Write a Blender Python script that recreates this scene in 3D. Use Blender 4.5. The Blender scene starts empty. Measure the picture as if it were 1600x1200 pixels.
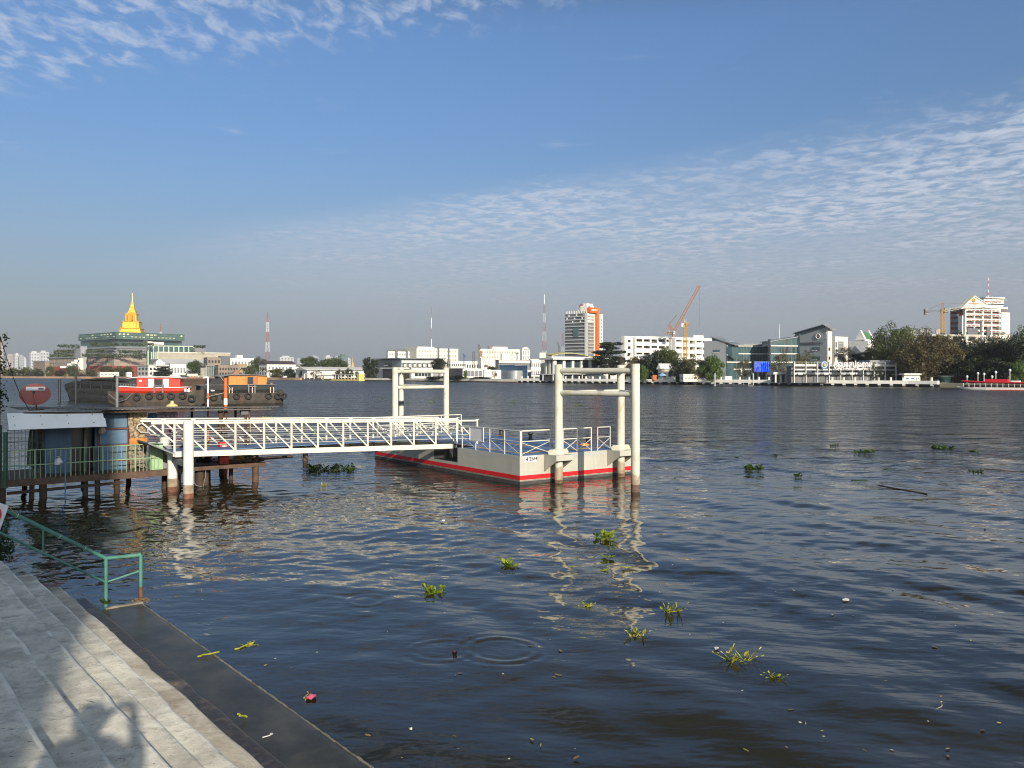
import bpy, bmesh, math, random
import numpy as np
from mathutils import Vector, Matrix, Euler

random.seed(7)
sc = bpy.context.scene
COL = sc.collection
R = math.radians

# ------------------------------------------------------------------ camera, sky, sun
F, HZ, H = 1300.0, 583.0, 4.3          # focal length in photo pixels, horizon row, eye height above the water
cam_d = bpy.data.cameras.new("camera")
cam = bpy.data.objects.new("camera", cam_d)
COL.objects.link(cam)
cam.location = (0, 0, H)
cam.rotation_euler = (R(90), 0, 0)
cam_d.sensor_width = 36.0
cam_d.lens = F / 1600 * 36
cam_d.shift_y = -17 / 1600
cam_d.clip_start = 0.02
cam_d.clip_end = 20000
sc.camera = cam

SUN_TO = Vector((590, -1300, 516)).normalized()      # direction towards the sun
SUN_EL = math.asin(SUN_TO.z)
SUN_AZ = math.atan2(SUN_TO.x, SUN_TO.y)               # clockwise from +Y
sun_d = bpy.data.lights.new("sun", 'SUN')
sun_d.energy = 5.0
sun_d.angle = R(0.55)
sun_d.color = (1.0, 0.89, 0.72)
sun = bpy.data.objects.new("sun", sun_d)
COL.objects.link(sun)
sun.rotation_euler = SUN_TO.to_track_quat('Z', 'Y').to_euler()
sun.location = (30, -60, 60)

sc.view_settings.view_transform = 'Standard'
sc.view_settings.look = 'None'
sc.view_settings.exposure = 0.30
sc.view_settings.gamma = 1.0
sc.cycles.use_denoising = True
sc.cycles.filter_width = 1.05
sc.cycles.max_bounces = 6
sc.cycles.diffuse_bounces = 3
sc.cycles.glossy_bounces = 3
sc.cycles.transparent_max_bounces = 6
sc.cycles.caustics_reflective = False
sc.cycles.caustics_refractive = False

world = bpy.data.worlds.new("World")
sc.world = world
world.use_nodes = True
nt = world.node_tree
nt.nodes.clear()
def N(tree, kind, **kw):
    n = tree.nodes.new(kind)
    for k, v in kw.items():
        setattr(n, k, v)
    return n
def mth(tree, op, a, b=None, c=None, clamp=False):
    n = N(tree, 'ShaderNodeMath', operation=op, use_clamp=clamp)
    for i, x in enumerate((a, b, c)):
        if x is None: continue
        if isinstance(x, (int, float)): n.inputs[i].default_value = x
        else: tree.links.new(x, n.inputs[i])
    return n.outputs[0]
def sstep(tree, val, lo, hi, o0=0.0, o1=1.0):
    n = N(tree, 'ShaderNodeMapRange', interpolation_type='SMOOTHSTEP')
    tree.links.new(val, n.inputs[0])
    for i, x in enumerate((lo, hi, o0, o1)): n.inputs[i + 1].default_value = x
    return n.outputs[0]
def mixc(tree, fac, a, b, blend='MIX'):
    n = N(tree, 'ShaderNodeMix', data_type='RGBA', blend_type=blend)
    for i, x in ((0, fac), (6, a), (7, b)):
        if isinstance(x, (int, float)): n.inputs[i].default_value = x
        elif isinstance(x, (tuple, list)): n.inputs[i].default_value = (x[0], x[1], x[2], 1)
        else: tree.links.new(x, n.inputs[i])
    return n.outputs[2]
def noise(tree, vec, scale, detail=4, rough=.5, dist=0.0, dims='3D'):
    n = N(tree, 'ShaderNodeTexNoise', noise_dimensions=dims)
    tree.links.new(vec, n.inputs['Vector'])
    n.inputs['Scale'].default_value = scale
    n.inputs['Detail'].default_value = detail
    n.inputs['Roughness'].default_value = rough
    n.inputs['Distortion'].default_value = dist
    return n.outputs[0]
def mapping(tree, vec, loc=(0, 0, 0), rot=(0, 0, 0), scale=(1, 1, 1)):
    n = N(tree, 'ShaderNodeMapping')
    tree.links.new(vec, n.inputs[0])
    n.inputs[1].default_value = loc
    n.inputs[2].default_value = rot
    n.inputs[3].default_value = scale
    return n.outputs[0]

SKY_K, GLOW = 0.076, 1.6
out = N(nt, 'ShaderNodeOutputWorld')
bg = N(nt, 'ShaderNodeBackground')
bg.inputs[1].default_value = SKY_K
sky = N(nt, 'ShaderNodeTexSky', sky_type='NISHITA')
sky.sun_disc = False
sky.sun_elevation = SUN_EL
sky.sun_rotation = SUN_AZ
sky.altitude = 0
sky.air_density = 1.15
sky.dust_density = 1.2
sky.ozone_density = 2.2
tcw = N(nt, 'ShaderNodeTexCoord')
sep = N(nt, 'ShaderNodeSeparateXYZ')
nt.links.new(tcw.outputs['Generated'], sep.inputs[0])
dz = mth(nt, 'MAXIMUM', sep.outputs[2], 0.012)
cx = mth(nt, 'DIVIDE', sep.outputs[0], dz)
cy = mth(nt, 'DIVIDE', sep.outputs[1], dz)
comb = N(nt, 'ShaderNodeCombineXYZ')
nt.links.new(cx, comb.inputs[0]); nt.links.new(cy, comb.inputs[1])
P = comb.outputs[0]                                   # a level cloud sheet one unit above the eye
big = noise(nt, mapping(nt, P, rot=(0, 0, R(38)), scale=(.55, .9, 1)), .55, 3, .5)
rows = noise(nt, mapping(nt, P, rot=(0, 0, R(20)), scale=(3.2, 2.9, 1)), 2.7, 8, .60, .5)
puff = noise(nt, mapping(nt, P, rot=(0, 0, R(-28)), scale=(4.2, 2.4, 1)), 3.0, 8, .60, .4)
l1 = mth(nt, 'ADD', cy, mth(nt, 'MULTIPLY', cx, .8))
l1 = mth(nt, 'ADD', l1, mth(nt, 'MULTIPLY', mth(nt, 'SUBTRACT', big, .5), 1.6))
m1 = sstep(nt, l1, 3.95, 4.9)
az = mth(nt, 'DIVIDE', sep.outputs[0], mth(nt, 'MAXIMUM', sep.outputs[1], .05))
m1 = mth(nt, 'MULTIPLY', m1, sstep(nt, az, -.56, -.16, .0, 1.0))
c1 = sstep(nt, mth(nt, 'ADD', rows, mth(nt, 'MULTIPLY', m1, .16)), .46, .82)
patchy = noise(nt, mapping(nt, P, loc=(3, 1, 0), rot=(0, 0, R(20)), scale=(.9, .7, 1)), .9, 3, .5)
c1 = mth(nt, 'MULTIPLY', c1, sstep(nt, patchy, .36, .62, .55, 1.0))
c1 = mth(nt, 'MULTIPLY', c1, m1)
veil = mth(nt, 'MULTIPLY', m1, sstep(nt, sep.outputs[2], .30, .10, .14, .50))
veil = mth(nt, 'MULTIPLY', veil, sstep(nt, rows, .30, .62, .55, 1.1))
c1 = mth(nt, 'MAXIMUM', mth(nt, 'MULTIPLY', c1, .92), veil)
l2 = mth(nt, 'ADD', cy, mth(nt, 'MULTIPLY', cx, .34))
l2 = mth(nt, 'ADD', l2, mth(nt, 'MULTIPLY', mth(nt, 'SUBTRACT', big, .5), .5))
m2 = mth(nt, 'MULTIPLY', sstep(nt, l2, 2.55, 2.2), sstep(nt, cx, .45, -.1))
c2 = mth(nt, 'MULTIPLY', sstep(nt, mth(nt, 'ADD', puff, mth(nt, 'MULTIPLY', m2, .10)), .52, .78), m2)
wisp = mth(nt, 'MULTIPLY', sstep(nt, noise(nt, mapping(nt, P, rot=(0, 0, R(30)), scale=(1.6, 2.2, 1)), 1.2, 7, .62, .5), .60, .82), .34)
cl = mth(nt, 'MAXIMUM', mth(nt, 'MAXIMUM', c1, mth(nt, 'MULTIPLY', c2, .62)), wisp)
el = sep.outputs[2]
cl = mth(nt, 'MULTIPLY', cl, sstep(nt, el, .0, .09, .25, 1.0))
hz = sstep(nt, el, .30, .0)                           # dusty air low over the city
hz = mth(nt, 'MULTIPLY', mth(nt, 'POWER', hz, 1.3), .80)
tc_ = mixc(nt, sstep(nt, el, .14, .42), (.77, .90, 1.13), (.90, 1.10, 1.40))
tc_ = mixc(nt, sstep(nt, el, .37, .50), tc_, (.52, .56, .58))
tint = mixc(nt, 1.0, sky.outputs[0], tc_, 'MULTIPLY')
col = mixc(nt, hz, tint, (3.35, 3.65, 4.25))
col = mixc(nt, cl, col, mixc(nt, sstep(nt, el, .04, .20), (4.4, 4.65, 5.3), (6.2, 6.8, 8.0)))
dsun = N(nt, 'ShaderNodeVectorMath', operation='DOT_PRODUCT')                   # sky brightened on the sun's side, added to fill the shade
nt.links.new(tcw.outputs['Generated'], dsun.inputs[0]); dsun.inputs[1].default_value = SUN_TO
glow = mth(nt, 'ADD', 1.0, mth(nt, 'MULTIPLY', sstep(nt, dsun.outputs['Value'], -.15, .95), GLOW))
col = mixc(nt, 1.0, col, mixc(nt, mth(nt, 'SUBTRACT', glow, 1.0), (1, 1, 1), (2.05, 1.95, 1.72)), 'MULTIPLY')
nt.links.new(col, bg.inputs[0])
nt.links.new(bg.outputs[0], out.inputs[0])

# ------------------------------------------------------------------ helpers
def pt(px, py, d): return Vector(((px - 800) / F * d, d, H - (py - HZ) / F * d))
def gp(px, py, z=0.0):
    return pt(px, py, (H - z) * F / (py - HZ))

OFF = {}
def tag(o, label=None, cat=None, group=None, kind=None):
    for k, v in (('label', label), ('category', cat), ('group', group), ('kind', kind)):
        if v: o[k] = v
    return o
def thing(name, label, cat, loc=(0, 0, 0), group=None, kind=None):
    o = bpy.data.objects.new(name, None)
    COL.objects.link(o)
    o.location = loc
    o.empty_display_size = .3
    OFF[o.name] = Vector(loc)
    return tag(o, label, cat, group, kind)

class MB:
    def __init__(s): s.v = []; s.f = []
    def add(s, vs, fs):
        k = len(s.v)
        s.v += [tuple(p) for p in vs]
        s.f += [tuple(i + k for i in f) for f in fs]
        return s
    def obox(s, o, a, b, c):
        o, a, b, c = map(Vector, (o, a, b, c))
        p = [o, o + a, o + a + b, o + b, o + c, o + a + c, o + a + b + c, o + b + c]
        fs = [(0, 3, 2, 1), (4, 5, 6, 7), (0, 1, 5, 4), (1, 2, 6, 5), (2, 3, 7, 6), (3, 0, 4, 7)]
        if a.cross(b).dot(c) < 0: fs = [f[::-1] for f in fs]
        return s.add(p, fs)
    def box(s, c, size, rz=0.0):
        c = Vector(c); ca, sa = math.cos(rz), math.sin(rz)
        a = Vector((ca, sa, 0)) * size[0]; b = Vector((-sa, ca, 0)) * size[1]; z = Vector((0, 0, size[2]))
        return s.obox(c - a / 2 - b / 2 - z / 2, a, b, z)
    def beam(s, p, q, w, h=None):
        p, q = Vector(p), Vector(q); h = h or w
        d = q - p
        up = Vector((0, 0, 1)) if abs(d.normalized().z) < .95 else Vector((0, 1, 0))
        x = d.cross(up).normalized() * w
        y = x.cross(d).normalized() * h
        return s.obox(p - x / 2 - y / 2, d, x, y)
    def tube(s, p, q, r, n=8, r2=None):
        p, q = Vector(p), Vector(q); r2 = r if r2 is None else r2
        d = (q - p).normalized()
        up = Vector((0, 0, 1)) if abs(d.z) < .95 else Vector((1, 0, 0))
        x = d.cross(up).normalized(); y = d.cross(x)
        vs = []
        for c, rr in ((p, r), (q, r2)):
            for i in range(n):
                t = 2 * math.pi * i / n
                vs.append(c + (x * math.cos(t) + y * math.sin(t)) * rr)
        fs = [(i, i + n, (i + 1) % n + n, (i + 1) % n) for i in range(n)]
        fs += [tuple(range(n)), tuple(range(2 * n - 1, n - 1, -1))]
        return s.add(vs, fs)
    def path(s, pts, r, n=6):
        for a, b in zip(pts[:-1], pts[1:]): s.tube(a, b, r, n)
        return s
    def prism(s, pts, z0, z1):
        n = len(pts)
        area = sum(pts[i][0] * pts[(i + 1) % n][1] - pts[(i + 1) % n][0] * pts[i][1] for i in range(n))
        if area < 0: pts = pts[::-1]
        vs = [(p[0], p[1], z0) for p in pts] + [(p[0], p[1], z1) for p in pts]
        fs = [(i, (i + 1) % n, (i + 1) % n + n, i + n) for i in range(n)]
        fs += [tuple(range(n - 1, -1, -1)), tuple(range(n, 2 * n))]
        return s.add(vs, fs)
    def lathe(s, c, prof, n=12, sq=False, rz=0.0):
        c = Vector(c); vs = []
        for r, z in prof:
            for i in range(n):
                t = rz + 2 * math.pi * i / n
                vs.append(c + Vector((r * math.cos(t), r * math.sin(t), z)))
        m = len(prof)
        fs = [(k * n + i, k * n + (i + 1) % n, (k + 1) * n + (i + 1) % n, (k + 1) * n + i) for k in range(m - 1) for i in range(n)]
        fs += [tuple(range(n - 1, -1, -1)), tuple(range((m - 1) * n, m * n))]
        return s.add(vs, fs)
    def torus(s, c, axis, RR, r, n=18, m=8):
        c = Vector(c); ax = Vector(axis).normalized()
        up = Vector((0, 0, 1)) if abs(ax.z) < .9 else Vector((1, 0, 0))
        x = ax.cross(up).normalized(); y = ax.cross(x)
        vs = []
        for i in range(n):
            t = 2 * math.pi * i / n; e = x * math.cos(t) + y * math.sin(t)
            for j in range(m):
                u = 2 * math.pi * j / m
                vs.append(c + e * (RR + r * math.cos(u)) + ax * r * math.sin(u))
        fs = [(i * m + j, i * m + (j + 1) % m, ((i + 1) % n) * m + (j + 1) % m, ((i + 1) % n) * m + j) for i in range(n) for j in range(m)]
        return s.add(vs, fs)
    def disc(s, c, axis, r, t=.02, n=24):
        ax = Vector(axis).normalized()
        return s.tube(Vector(c) - ax * t / 2, Vector(c) + ax * t / 2, r, n)
    def mesh(s, name, mat, off=Vector((0, 0, 0)), smooth=False):
        me = bpy.data.meshes.new(name)
        me.from_pydata([(v[0] - off[0], v[1] - off[1], v[2] - off[2]) for v in s.v], [], s.f)
        me.materials.append(mat)
        if smooth:
            me.polygons.foreach_set('use_smooth', [True] * len(me.polygons))
            me.set_sharp_from_angle(angle=R(40))
        me.update()
        return me
    def build(s, name, mat, parent=None, smooth=False, loc=None):
        off = OFF[parent.name] if parent is not None else Vector(loc if loc is not None else (0, 0, 0))
        o = bpy.data.objects.new(name, s.mesh(name, mat, off, smooth))
        COL.objects.link(o)
        if parent is not None: o.parent = parent
        else: o.location = off
        OFF[o.name] = off
        return o
    def solo(s, name, mat, label, cat, loc=None, group=None, kind=None, smooth=False):
        if loc is None:
            loc = (sum(v[0] for v in s.v) / len(s.v), sum(v[1] for v in s.v) / len(s.v), min(v[2] for v in s.v))
        return tag(s.build(name, mat, None, smooth, loc), label, cat, group, kind)

def copy_tree(o, parent=None):
    c = o.copy(); COL.objects.link(c)
    if parent is not None: c.parent = parent
    for ch in list(o.children): copy_tree(ch, c)
    return c

# ------------------------------------------------------------------ materials
MATS = {}
def mat(name, col, rough=.6, var=.18, scale=1.5, bump=0.0, metal=0.0, stain=None, spec=.5, bscale=None, streak=None, tide=None):
    """A paint / stone / wood surface: base colour broken up by world-space noise, with optional stains and down-running streaks."""
    if name in MATS: return MATS[name]
    m = bpy.data.materials.new(name); m.use_nodes = True
    t = m.node_tree; b = t.nodes['Principled BSDF']
    g = N(t, 'ShaderNodeNewGeometry').outputs['Position']
    f = noise(t, g, scale, 5, .6)
    lo = tuple(c * (1 - var) for c in col); hi = tuple(min(1, c * (1 + var)) for c in col)
    c = mixc(t, sstep(t, f, .3, .7), lo, hi)
    if stain:
        sc_, amt, ss = stain
        f2 = sstep(t, noise(t, g, ss, 7, .65, .6), .62 - amt * .25, .72)
        c = mixc(t, mth(t, 'MULTIPLY', f2, min(1, amt + .3)), c, sc_)
    if streak:
        sc_, amt, ss = streak
        f3 = sstep(t, noise(t, mapping(t, g, scale=(ss, ss, ss * .09)), 1.0, 5, .6), .50, .72)
        c = mixc(t, mth(t, 'MULTIPLY', f3, amt), c, sc_)
    if tide:                                              # ragged stain left by the river up to height tide[0]
        z_ = N(t, 'ShaderNodeSeparateXYZ'); t.links.new(g, z_.inputs[0])
        zz_ = mth(t, 'ADD', z_.outputs[2], mth(t, 'MULTIPLY', mth(t, 'SUBTRACT', noise(t, mapping(t, g, scale=(7, 7, 2.2)), 1.0, 5, .65), .5), tide[2]))
        c = mixc(t, mth(t, 'MULTIPLY', sstep(t, zz_, tide[0] + .05, tide[0] - .05), .85), c, tide[1])
    t.links.new(c, b.inputs['Base Color'])
    r = mth(t, 'ADD', mth(t, 'MULTIPLY', f, .25), rough - .125, clamp=True)
    t.links.new(r, b.inputs['Roughness'])
    b.inputs['Metallic'].default_value = metal
    b.inputs['Specular IOR Level'].default_value = spec
    if bump:
        bn = N(t, 'ShaderNodeBump'); bn.inputs['Strength'].default_value = bump; bn.inputs['Distance'].default_value = .03
        t.links.new(noise(t, g, bscale or scale * 6, 6, .6), bn.inputs['Height'])
        t.links.new(bn.outputs[0], b.inputs['Normal'])
    MATS[name] = m
    return m
def leafmat(name, col, col2, scale=.35, trans=.3, rough=.55):
    if name in MATS: return MATS[name]
    m = bpy.data.materials.new(name); m.use_nodes = True
    t = m.node_tree; b = t.nodes['Principled BSDF']; o = t.nodes['Material Output']
    g = N(t, 'ShaderNodeNewGeometry').outputs['Position']
    c = mixc(t, sstep(t, noise(t, g, scale, 3, .6), .35, .65), col, col2)
    c = mixc(t, sstep(t, noise(t, g, scale * 9, 2, .5), .3, .7, 0, .5), c, tuple(x * .5 for x in col))
    t.links.new(c, b.inputs['Base Color']); b.inputs['Roughness'].default_value = rough
    tr = N(t, 'ShaderNodeBsdfTranslucent'); t.links.new(c, tr.inputs[0])
    mx = N(t, 'ShaderNodeMixShader'); mx.inputs[0].default_value = trans
    t.links.new(b.outputs[0], mx.inputs[1]); t.links.new(tr.outputs[0], mx.inputs[2]); t.links.new(mx.outputs[0], o.inputs[0])
    MATS[name] = m
    return m

WHITE = mat('white_wall', (.70, .685, .64), .7, .06, .08, streak=((.45, .42, .36), .25, .5))
CREAM = mat('cream_wall', (.70, .66, .56), .75, .07, .08, streak=((.40, .36, .28), .25, .4))
OFFW = mat('offwhite_wall', (.60, .59, .56), .7, .08, .06, streak=((.30, .29, .27), .3, .35))
GREYW = mat('grey_wall', (.27, .29, .31), .6, .06, .1)
DGREY = mat('dark_grey_wall', (.10, .105, .12), .6, .12, .1)
MGREY = mat('mid_grey_wall', (.18, .185, .20), .65, .1, .1)
BROWNW = mat('brown_wall', (.23, .185, .15), .8, .12, .1, streak=((.12, .09, .08), .4, .3))
TIMBER = mat('timber_screen', (.30, .245, .205), .7, .15, .2, streak=((.18, .14, .12), .6, .8))
REDW = mat('red_wall', (.22, .05, .04), .7, .12, .3)
DARK = mat('dark_opening', (.018, .02, .024), .35, .2, .3)
GLASS = mat('dark_glass', (.03, .045, .055), .12, .3, .25, spec=.8)
TEAL = mat('teal_glass', (.055, .10, .11), .12, .35, .16, spec=.9)
GREENG = mat('green_glass', (.085, .145, .13), .15, .35, .12, spec=.9)
GOLD = mat('gold_leaf', (.84, .49, .05), .36, .20, .45, metal=.45, stain=((.42, .20, .02), .35, .7))
CONC = mat('concrete', (.42, .40, .36), .85, .12, .6, .2, stain=((.22, .2, .17), .3, .9))
PALE = mat('pale_concrete', (.60, .57, .50), .85, .1, .3, stain=((.36, .33, .28), .3, .5))
ROOFG = mat('grey_roof', (.22, .23, .25), .6, .12, .2)
ROOFD = mat('dark_roof', (.07, .05, .05), .6, .2, .3)
BLACKM = mat('black_paint', (.02, .02, .022), .5, .3, 1.5)
U = Vector((0.8141, 0.5807, 0)); V = Vector((-0.5807, 0.8141, 0))       # pier frame
NO = Vector((-.64, .768, 0)).normalized()                    # along the nosings, away from the eye
WA = Vector((NO.y, -NO.x, 0))                                # towards the water
CORNER = Vector((-6.87, 15.44, 0))
# ------------------------------------------------------------------ water
rng = np.random.default_rng(5)
def build_water():
    rows_y = np.concatenate([np.linspace(1290, 640, 700), np.linspace(638.6, 584.6, 130)])
    dist = H * F / (rows_y - HZ)
    dist = np.concatenate([[2.0, 4.5], dist, [1800., 3000.]])
    az_ = np.concatenate([np.linspace(-88, -41, 60), np.linspace(-40, 40, 1150), np.linspace(41, 88, 60)]) * math.pi / 180
    rr = dist[:, None] * np.ones_like(az_)[None, :]
    X = rr * np.sin(az_)[None, :]
    Y = rr * np.cos(az_)[None, :]
    step = np.gradient(dist)[:, None] * np.ones_like(X)
    Z = np.zeros_like(X)
    n = 64
    lam = 0.28 * (9.0 / .28) ** (np.arange(n) / (n - 1))
    lam = lam * rng.uniform(.9, 1.1, n)
    main = math.radians(40)                          # waves run across the river, crests slant towards the steps
    ang = main + rng.normal(0, .42, n)
    ang[lam < .8] = rng.uniform(0, 6.283, int((lam < .8).sum()))
    # patches of calm and of chop
    patch = np.zeros_like(X)
    for k in range(9):
        a = rng.uniform(0, 6.283); w = rng.uniform(9, 34)
        patch += np.sin((X * math.cos(a) + Y * math.sin(a)) * 6.283 / w + rng.uniform(0, 6.28))
    patch = np.clip(.92 + patch * .13, .45, 1.5)
    near = np.clip((rr - 14) / 30, 0, 1)
    for i in range(n):
        k = 6.283 / lam[i]
        slope = .0125 * (1.0 if lam[i] > .7 else .62)
        if lam[i] < .8: gain = .30 + 1.9 * np.clip((rr - 10) / 22, 0, 1)
        elif lam[i] < 2.2: gain = .66 + .75 * near
        else: gain = .62
        fade = np.clip((lam[i] / np.maximum(step, 1e-3) - 2.2) / 3, 0, 1)
        ph = (X * math.cos(ang[i]) + Y * math.sin(ang[i])) * k + rng.uniform(0, 6.28)
        ph = ph + .5 * np.sin(ph * .31 + i)
        Z += slope / k * np.sin(ph) * fade * gain * patch
    edge = (X - CORNER.x) * WA.x + (Y - CORNER.y) * WA.y          # metres out from the landing
    al = (X - CORNER.x) * NO.x + (Y - CORNER.y) * NO.y
    damp = np.clip(.18 + np.maximum(edge, al - .2) / 3.2, .18, 1)
    Z *= damp
    Z = np.where((edge < .02) & (al < .0), -.04, Z)
    for (px, py, rad, amp) in ((785, 1016, .55, .0042), (690, 1016, .48, .0026), (572, 940, .34, .0030), (1240, 860, .5, .003)):
        c = gp(px, py)
        r = np.hypot(X - c.x, Y - c.y)
        Z += amp * np.cos((r - rad) * 6.283 / .24) * np.exp(-((r - rad) / .20) ** 2)
    rows_n, cols_n = X.shape
    co = np.stack([X, Y, Z], -1).reshape(-1, 3).astype(np.float32)
    i0 = (np.arange(rows_n - 1)[:, None] * cols_n + np.arange(cols_n - 1)[None, :]).reshape(-1)
    quads = np.stack([i0, i0 + cols_n, i0 + cols_n + 1, i0 + 1], -1)
    if co[quads[0][1]][1] > co[quads[0][0]][1]: quads = quads[:, ::-1]
    me = bpy.data.meshes.new('water')
    me.vertices.add(len(co)); me.vertices.foreach_set('co', co.reshape(-1))
    me.loops.add(quads.size); me.loops.foreach_set('vertex_index', quads.reshape(-1).astype(np.int32))
    me.polygons.add(len(quads)); me.polygons.foreach_set('loop_start', np.arange(0, quads.size, 4, dtype=np.int32))
    me.polygons.foreach_set('use_smooth', np.ones(len(quads), dtype=bool))
    me.update(calc_edges=True)
    m = bpy.data.materials.new('river_water'); m.use_nodes = True
    t = m.node_tree; b = t.nodes['Principled BSDF']
    g = N(t, 'ShaderNodeNewGeometry').outputs['Position']
    c = mixc(t, sstep(t, noise(t, g, .12, 3, .5), .35, .65), (.0185, .0165, .0085), (.026, .0225, .011))
    t.links.new(c, b.inputs['Base Color'])
    b.inputs['IOR'].default_value = 1.40
    ln = N(t, 'ShaderNodeVectorMath', operation='LENGTH'); t.links.new(g, ln.inputs[0])
    chop = sstep(t, ln.outputs['Value'], 24, 95, .05, 1.0)             # sheltered by the steps, choppy in mid river
    t.links.new(mth(t, 'ADD', mth(t, 'ADD', sstep(t, ln.outputs['Value'], 24, 80, .03, .18), sstep(t, ln.outputs['Value'], 60, 300, 0, .10)), 0), b.inputs['Roughness'])   # wind ripples too fine to model
    b1 = N(t, 'ShaderNodeBump'); b1.inputs['Distance'].default_value = .70
    t.links.new(chop, b1.inputs['Strength'])
    wv = mapping(t, g, rot=(0, 0, R(28)), scale=(.62, 1.35, 1))
    hh = mth(t, 'ADD', noise(t, wv, 1.1, 3, .55), mth(t, 'MULTIPLY', noise(t, wv, 3.6, 2, .5), .20))
    hh = mth(t, 'ADD', hh, mth(t, 'MULTIPLY', noise(t, wv, .28, 3, .6), 3.4))
    t.links.new(hh, b1.inputs['Height'])
    t.links.new(b1.outputs[0], b.inputs['Normal'])
    me.materials.append(m)
    o = bpy.data.objects.new('water', me); COL.objects.link(o)
    tag(o, 'dark rippled river water filling the lower half', 'water', kind='structure')
build_water()

# ------------------------------------------------------------------ far land
BANK = [(-420, 587.2), (-150, 589.3), (0, 590.6), (200, 591.8), (400, 593.3), (560, 594.9), (640, 595.8), (780, 597.8), (1000, 600.4), (1240, 603.0), (1420, 604.9), (1600, 607.2), (1800, 611)]
BK = [gp(x, y) for x, y in BANK]
def bank_d(px):
    for (a, ya), (b, yb) in zip(BANK[:-1], BANK[1:]):
        if a <= px <= b:
            y = ya + (yb - ya) * (px - a) / (b - a)
            return H * F / (y - HZ)
    return 200.
LANDM = mat('bank_ground', (.16, .15, .11), .95, .25, .05)
inl = Vector((.643, .765, 0))
lp = [(p.x + inl.x * 1.0, p.y + inl.y * 1.0) for p in BK] + [(900, -100), (2800, -200), (2800, 2900), (-2800, 2900), (-2800, 1400)]
o = MB().prism(lp, -1.5, 1.25).build('ground', LANDM)
tag(o, 'low river bank land across the water', 'ground', kind='structure')

# ------------------------------------------------------------------ steps on this side
def stp(s, l, z): return CORNER - WA * s + NO * l + Vector((0, 0, z))
STONE = None
def stone_mat():
    m = bpy.data.materials.new('worn_step_concrete'); m.use_nodes = True
    t = m.node_tree; b = t.nodes['Principled BSDF']
    g = N(t, 'ShaderNodeNewGeometry').outputs['Position']
    sp = N(t, 'ShaderNodeSeparateXYZ'); t.links.new(g, sp.inputs[0])
    n1 = noise(t, g, 1.1, 8, .68, .4)
    n2 = noise(t, g, 7.0, 8, .7, .3)
    n3 = noise(t, mapping(t, g, rot=(0, 0, R(40)), scale=(8, 19, 9)), 1.0, 6, .7, .8)
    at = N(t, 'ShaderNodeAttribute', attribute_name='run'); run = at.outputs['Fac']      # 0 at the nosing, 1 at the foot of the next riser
    c = mixc(t, sstep(t, n1, .34, .66), (.54, .51, .44), (.86, .81, .69))
    c = mixc(t, sstep(t, n2, .48, .68, 0, .62), c, (.36, .34, .295))
    c = mixc(t, sstep(t, noise(t, g, 2.3, 7, .72), .50, .64, 0, .6), c, (.90, .86, .75))
    c = mixc(t, sstep(t, noise(t, g, .55, 6, .7, .5), .52, .66, 0, .45), c, (.36, .33, .28))
    c = mixc(t, sstep(t, n3, .625, .68, 0, .85), c, (.13, .12, .105))
    pits = noise(t, g, 38, 3, .6)
    c = mixc(t, sstep(t, pits, .64, .70, 0, .8), c, (.12, .11, .095))
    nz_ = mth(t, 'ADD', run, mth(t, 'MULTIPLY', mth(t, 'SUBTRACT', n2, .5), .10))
    c = mixc(t, mth(t, 'MULTIPLY', sstep(t, nz_, .055, .01, 0, .8), sstep(t, noise(t, g, 1.7, 4, .6), .40, .60)), c, (.92, .89, .80))                    # paler along the nosing
    c = mixc(t, sstep(t, mth(t, 'ADD', run, mth(t, 'MULTIPLY', mth(t, 'SUBTRACT', n2, .5), .5)), .72, .98, 0, .72), c, (.20, .185, .155))   # inner corner darkened in the colour, for its shade as well as dirt
    # the lower steps are browned by the river
    low = sstep(t, mth(t, 'ADD', sp.outputs[2], mth(t, 'MULTIPLY', mth(t, 'SUBTRACT', n1, .5), .75)), .66, .14)
    mud = mixc(t, sstep(t, n2, .36, .62), (.19, .135, .085), (.40, .33, .24))
    c = mixc(t, mth(t, 'MULTIPLY', low, .85), c, mud)
    wet = sstep(t, mth(t, 'ADD', sp.outputs[2], mth(t, 'MULTIPLY', mth(t, 'SUBTRACT', noise(t, g, 1.9, 5, .6), .5), .26)), .255, .17)
    c = mixc(t, wet, c, mixc(t, sstep(t, n2, .50, .62), (.030, .021, .016), (.085, .058, .040)))
    t.links.new(c, b.inputs['Base Color'])
    t.links.new(sstep(t, wet, 0, 1, .9, .30), b.inputs['Roughness']); b.inputs['Specular IOR Level'].default_value = .25
    bn = N(t, 'ShaderNodeBump'); bn.inputs['Strength'].default_value = .55; bn.inputs['Distance'].default_value = .02
    t.links.new(mth(t, 'ADD', n2, mth(t, 'MULTIPLY', n1, 1.5)), bn.inputs['Height'])
    t.links.new(bn.outputs[0], b.inputs['Normal'])
    return m
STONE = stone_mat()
WETP = bpy.data.materials.new('wet_landing'); WETP.use_nodes = True
def _wet():
    t = WETP.node_tree; b = t.nodes['Principled BSDF']
    g = N(t, 'ShaderNodeNewGeometry').outputs['Position']
    c = mixc(t, sstep(t, noise(t, g, 1.3, 7, .7), .35, .7), (.035, .036, .033), (.075, .073, .064))
    c = mixc(t, sstep(t, noise(t, g, 9, 6, .7), .55, .7, 0, .35), c, (.09, .085, .07))
    t.links.new(c, b.inputs['Base Color']); b.inputs['Roughness'].default_value = .28; b.inputs['Specular IOR Level'].default_value = .18; b.inputs['IOR'].default_value = 1.333
    bn = N(t, 'ShaderNodeBump'); bn.inputs['Strength'].default_value = .12; bn.inputs['Distance'].default_value = .02
    t.links.new(noise(t, g, 3.5, 4, .5), bn.inputs['Height']); t.links.new(bn.outputs[0], b.inputs['Normal'])
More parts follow.
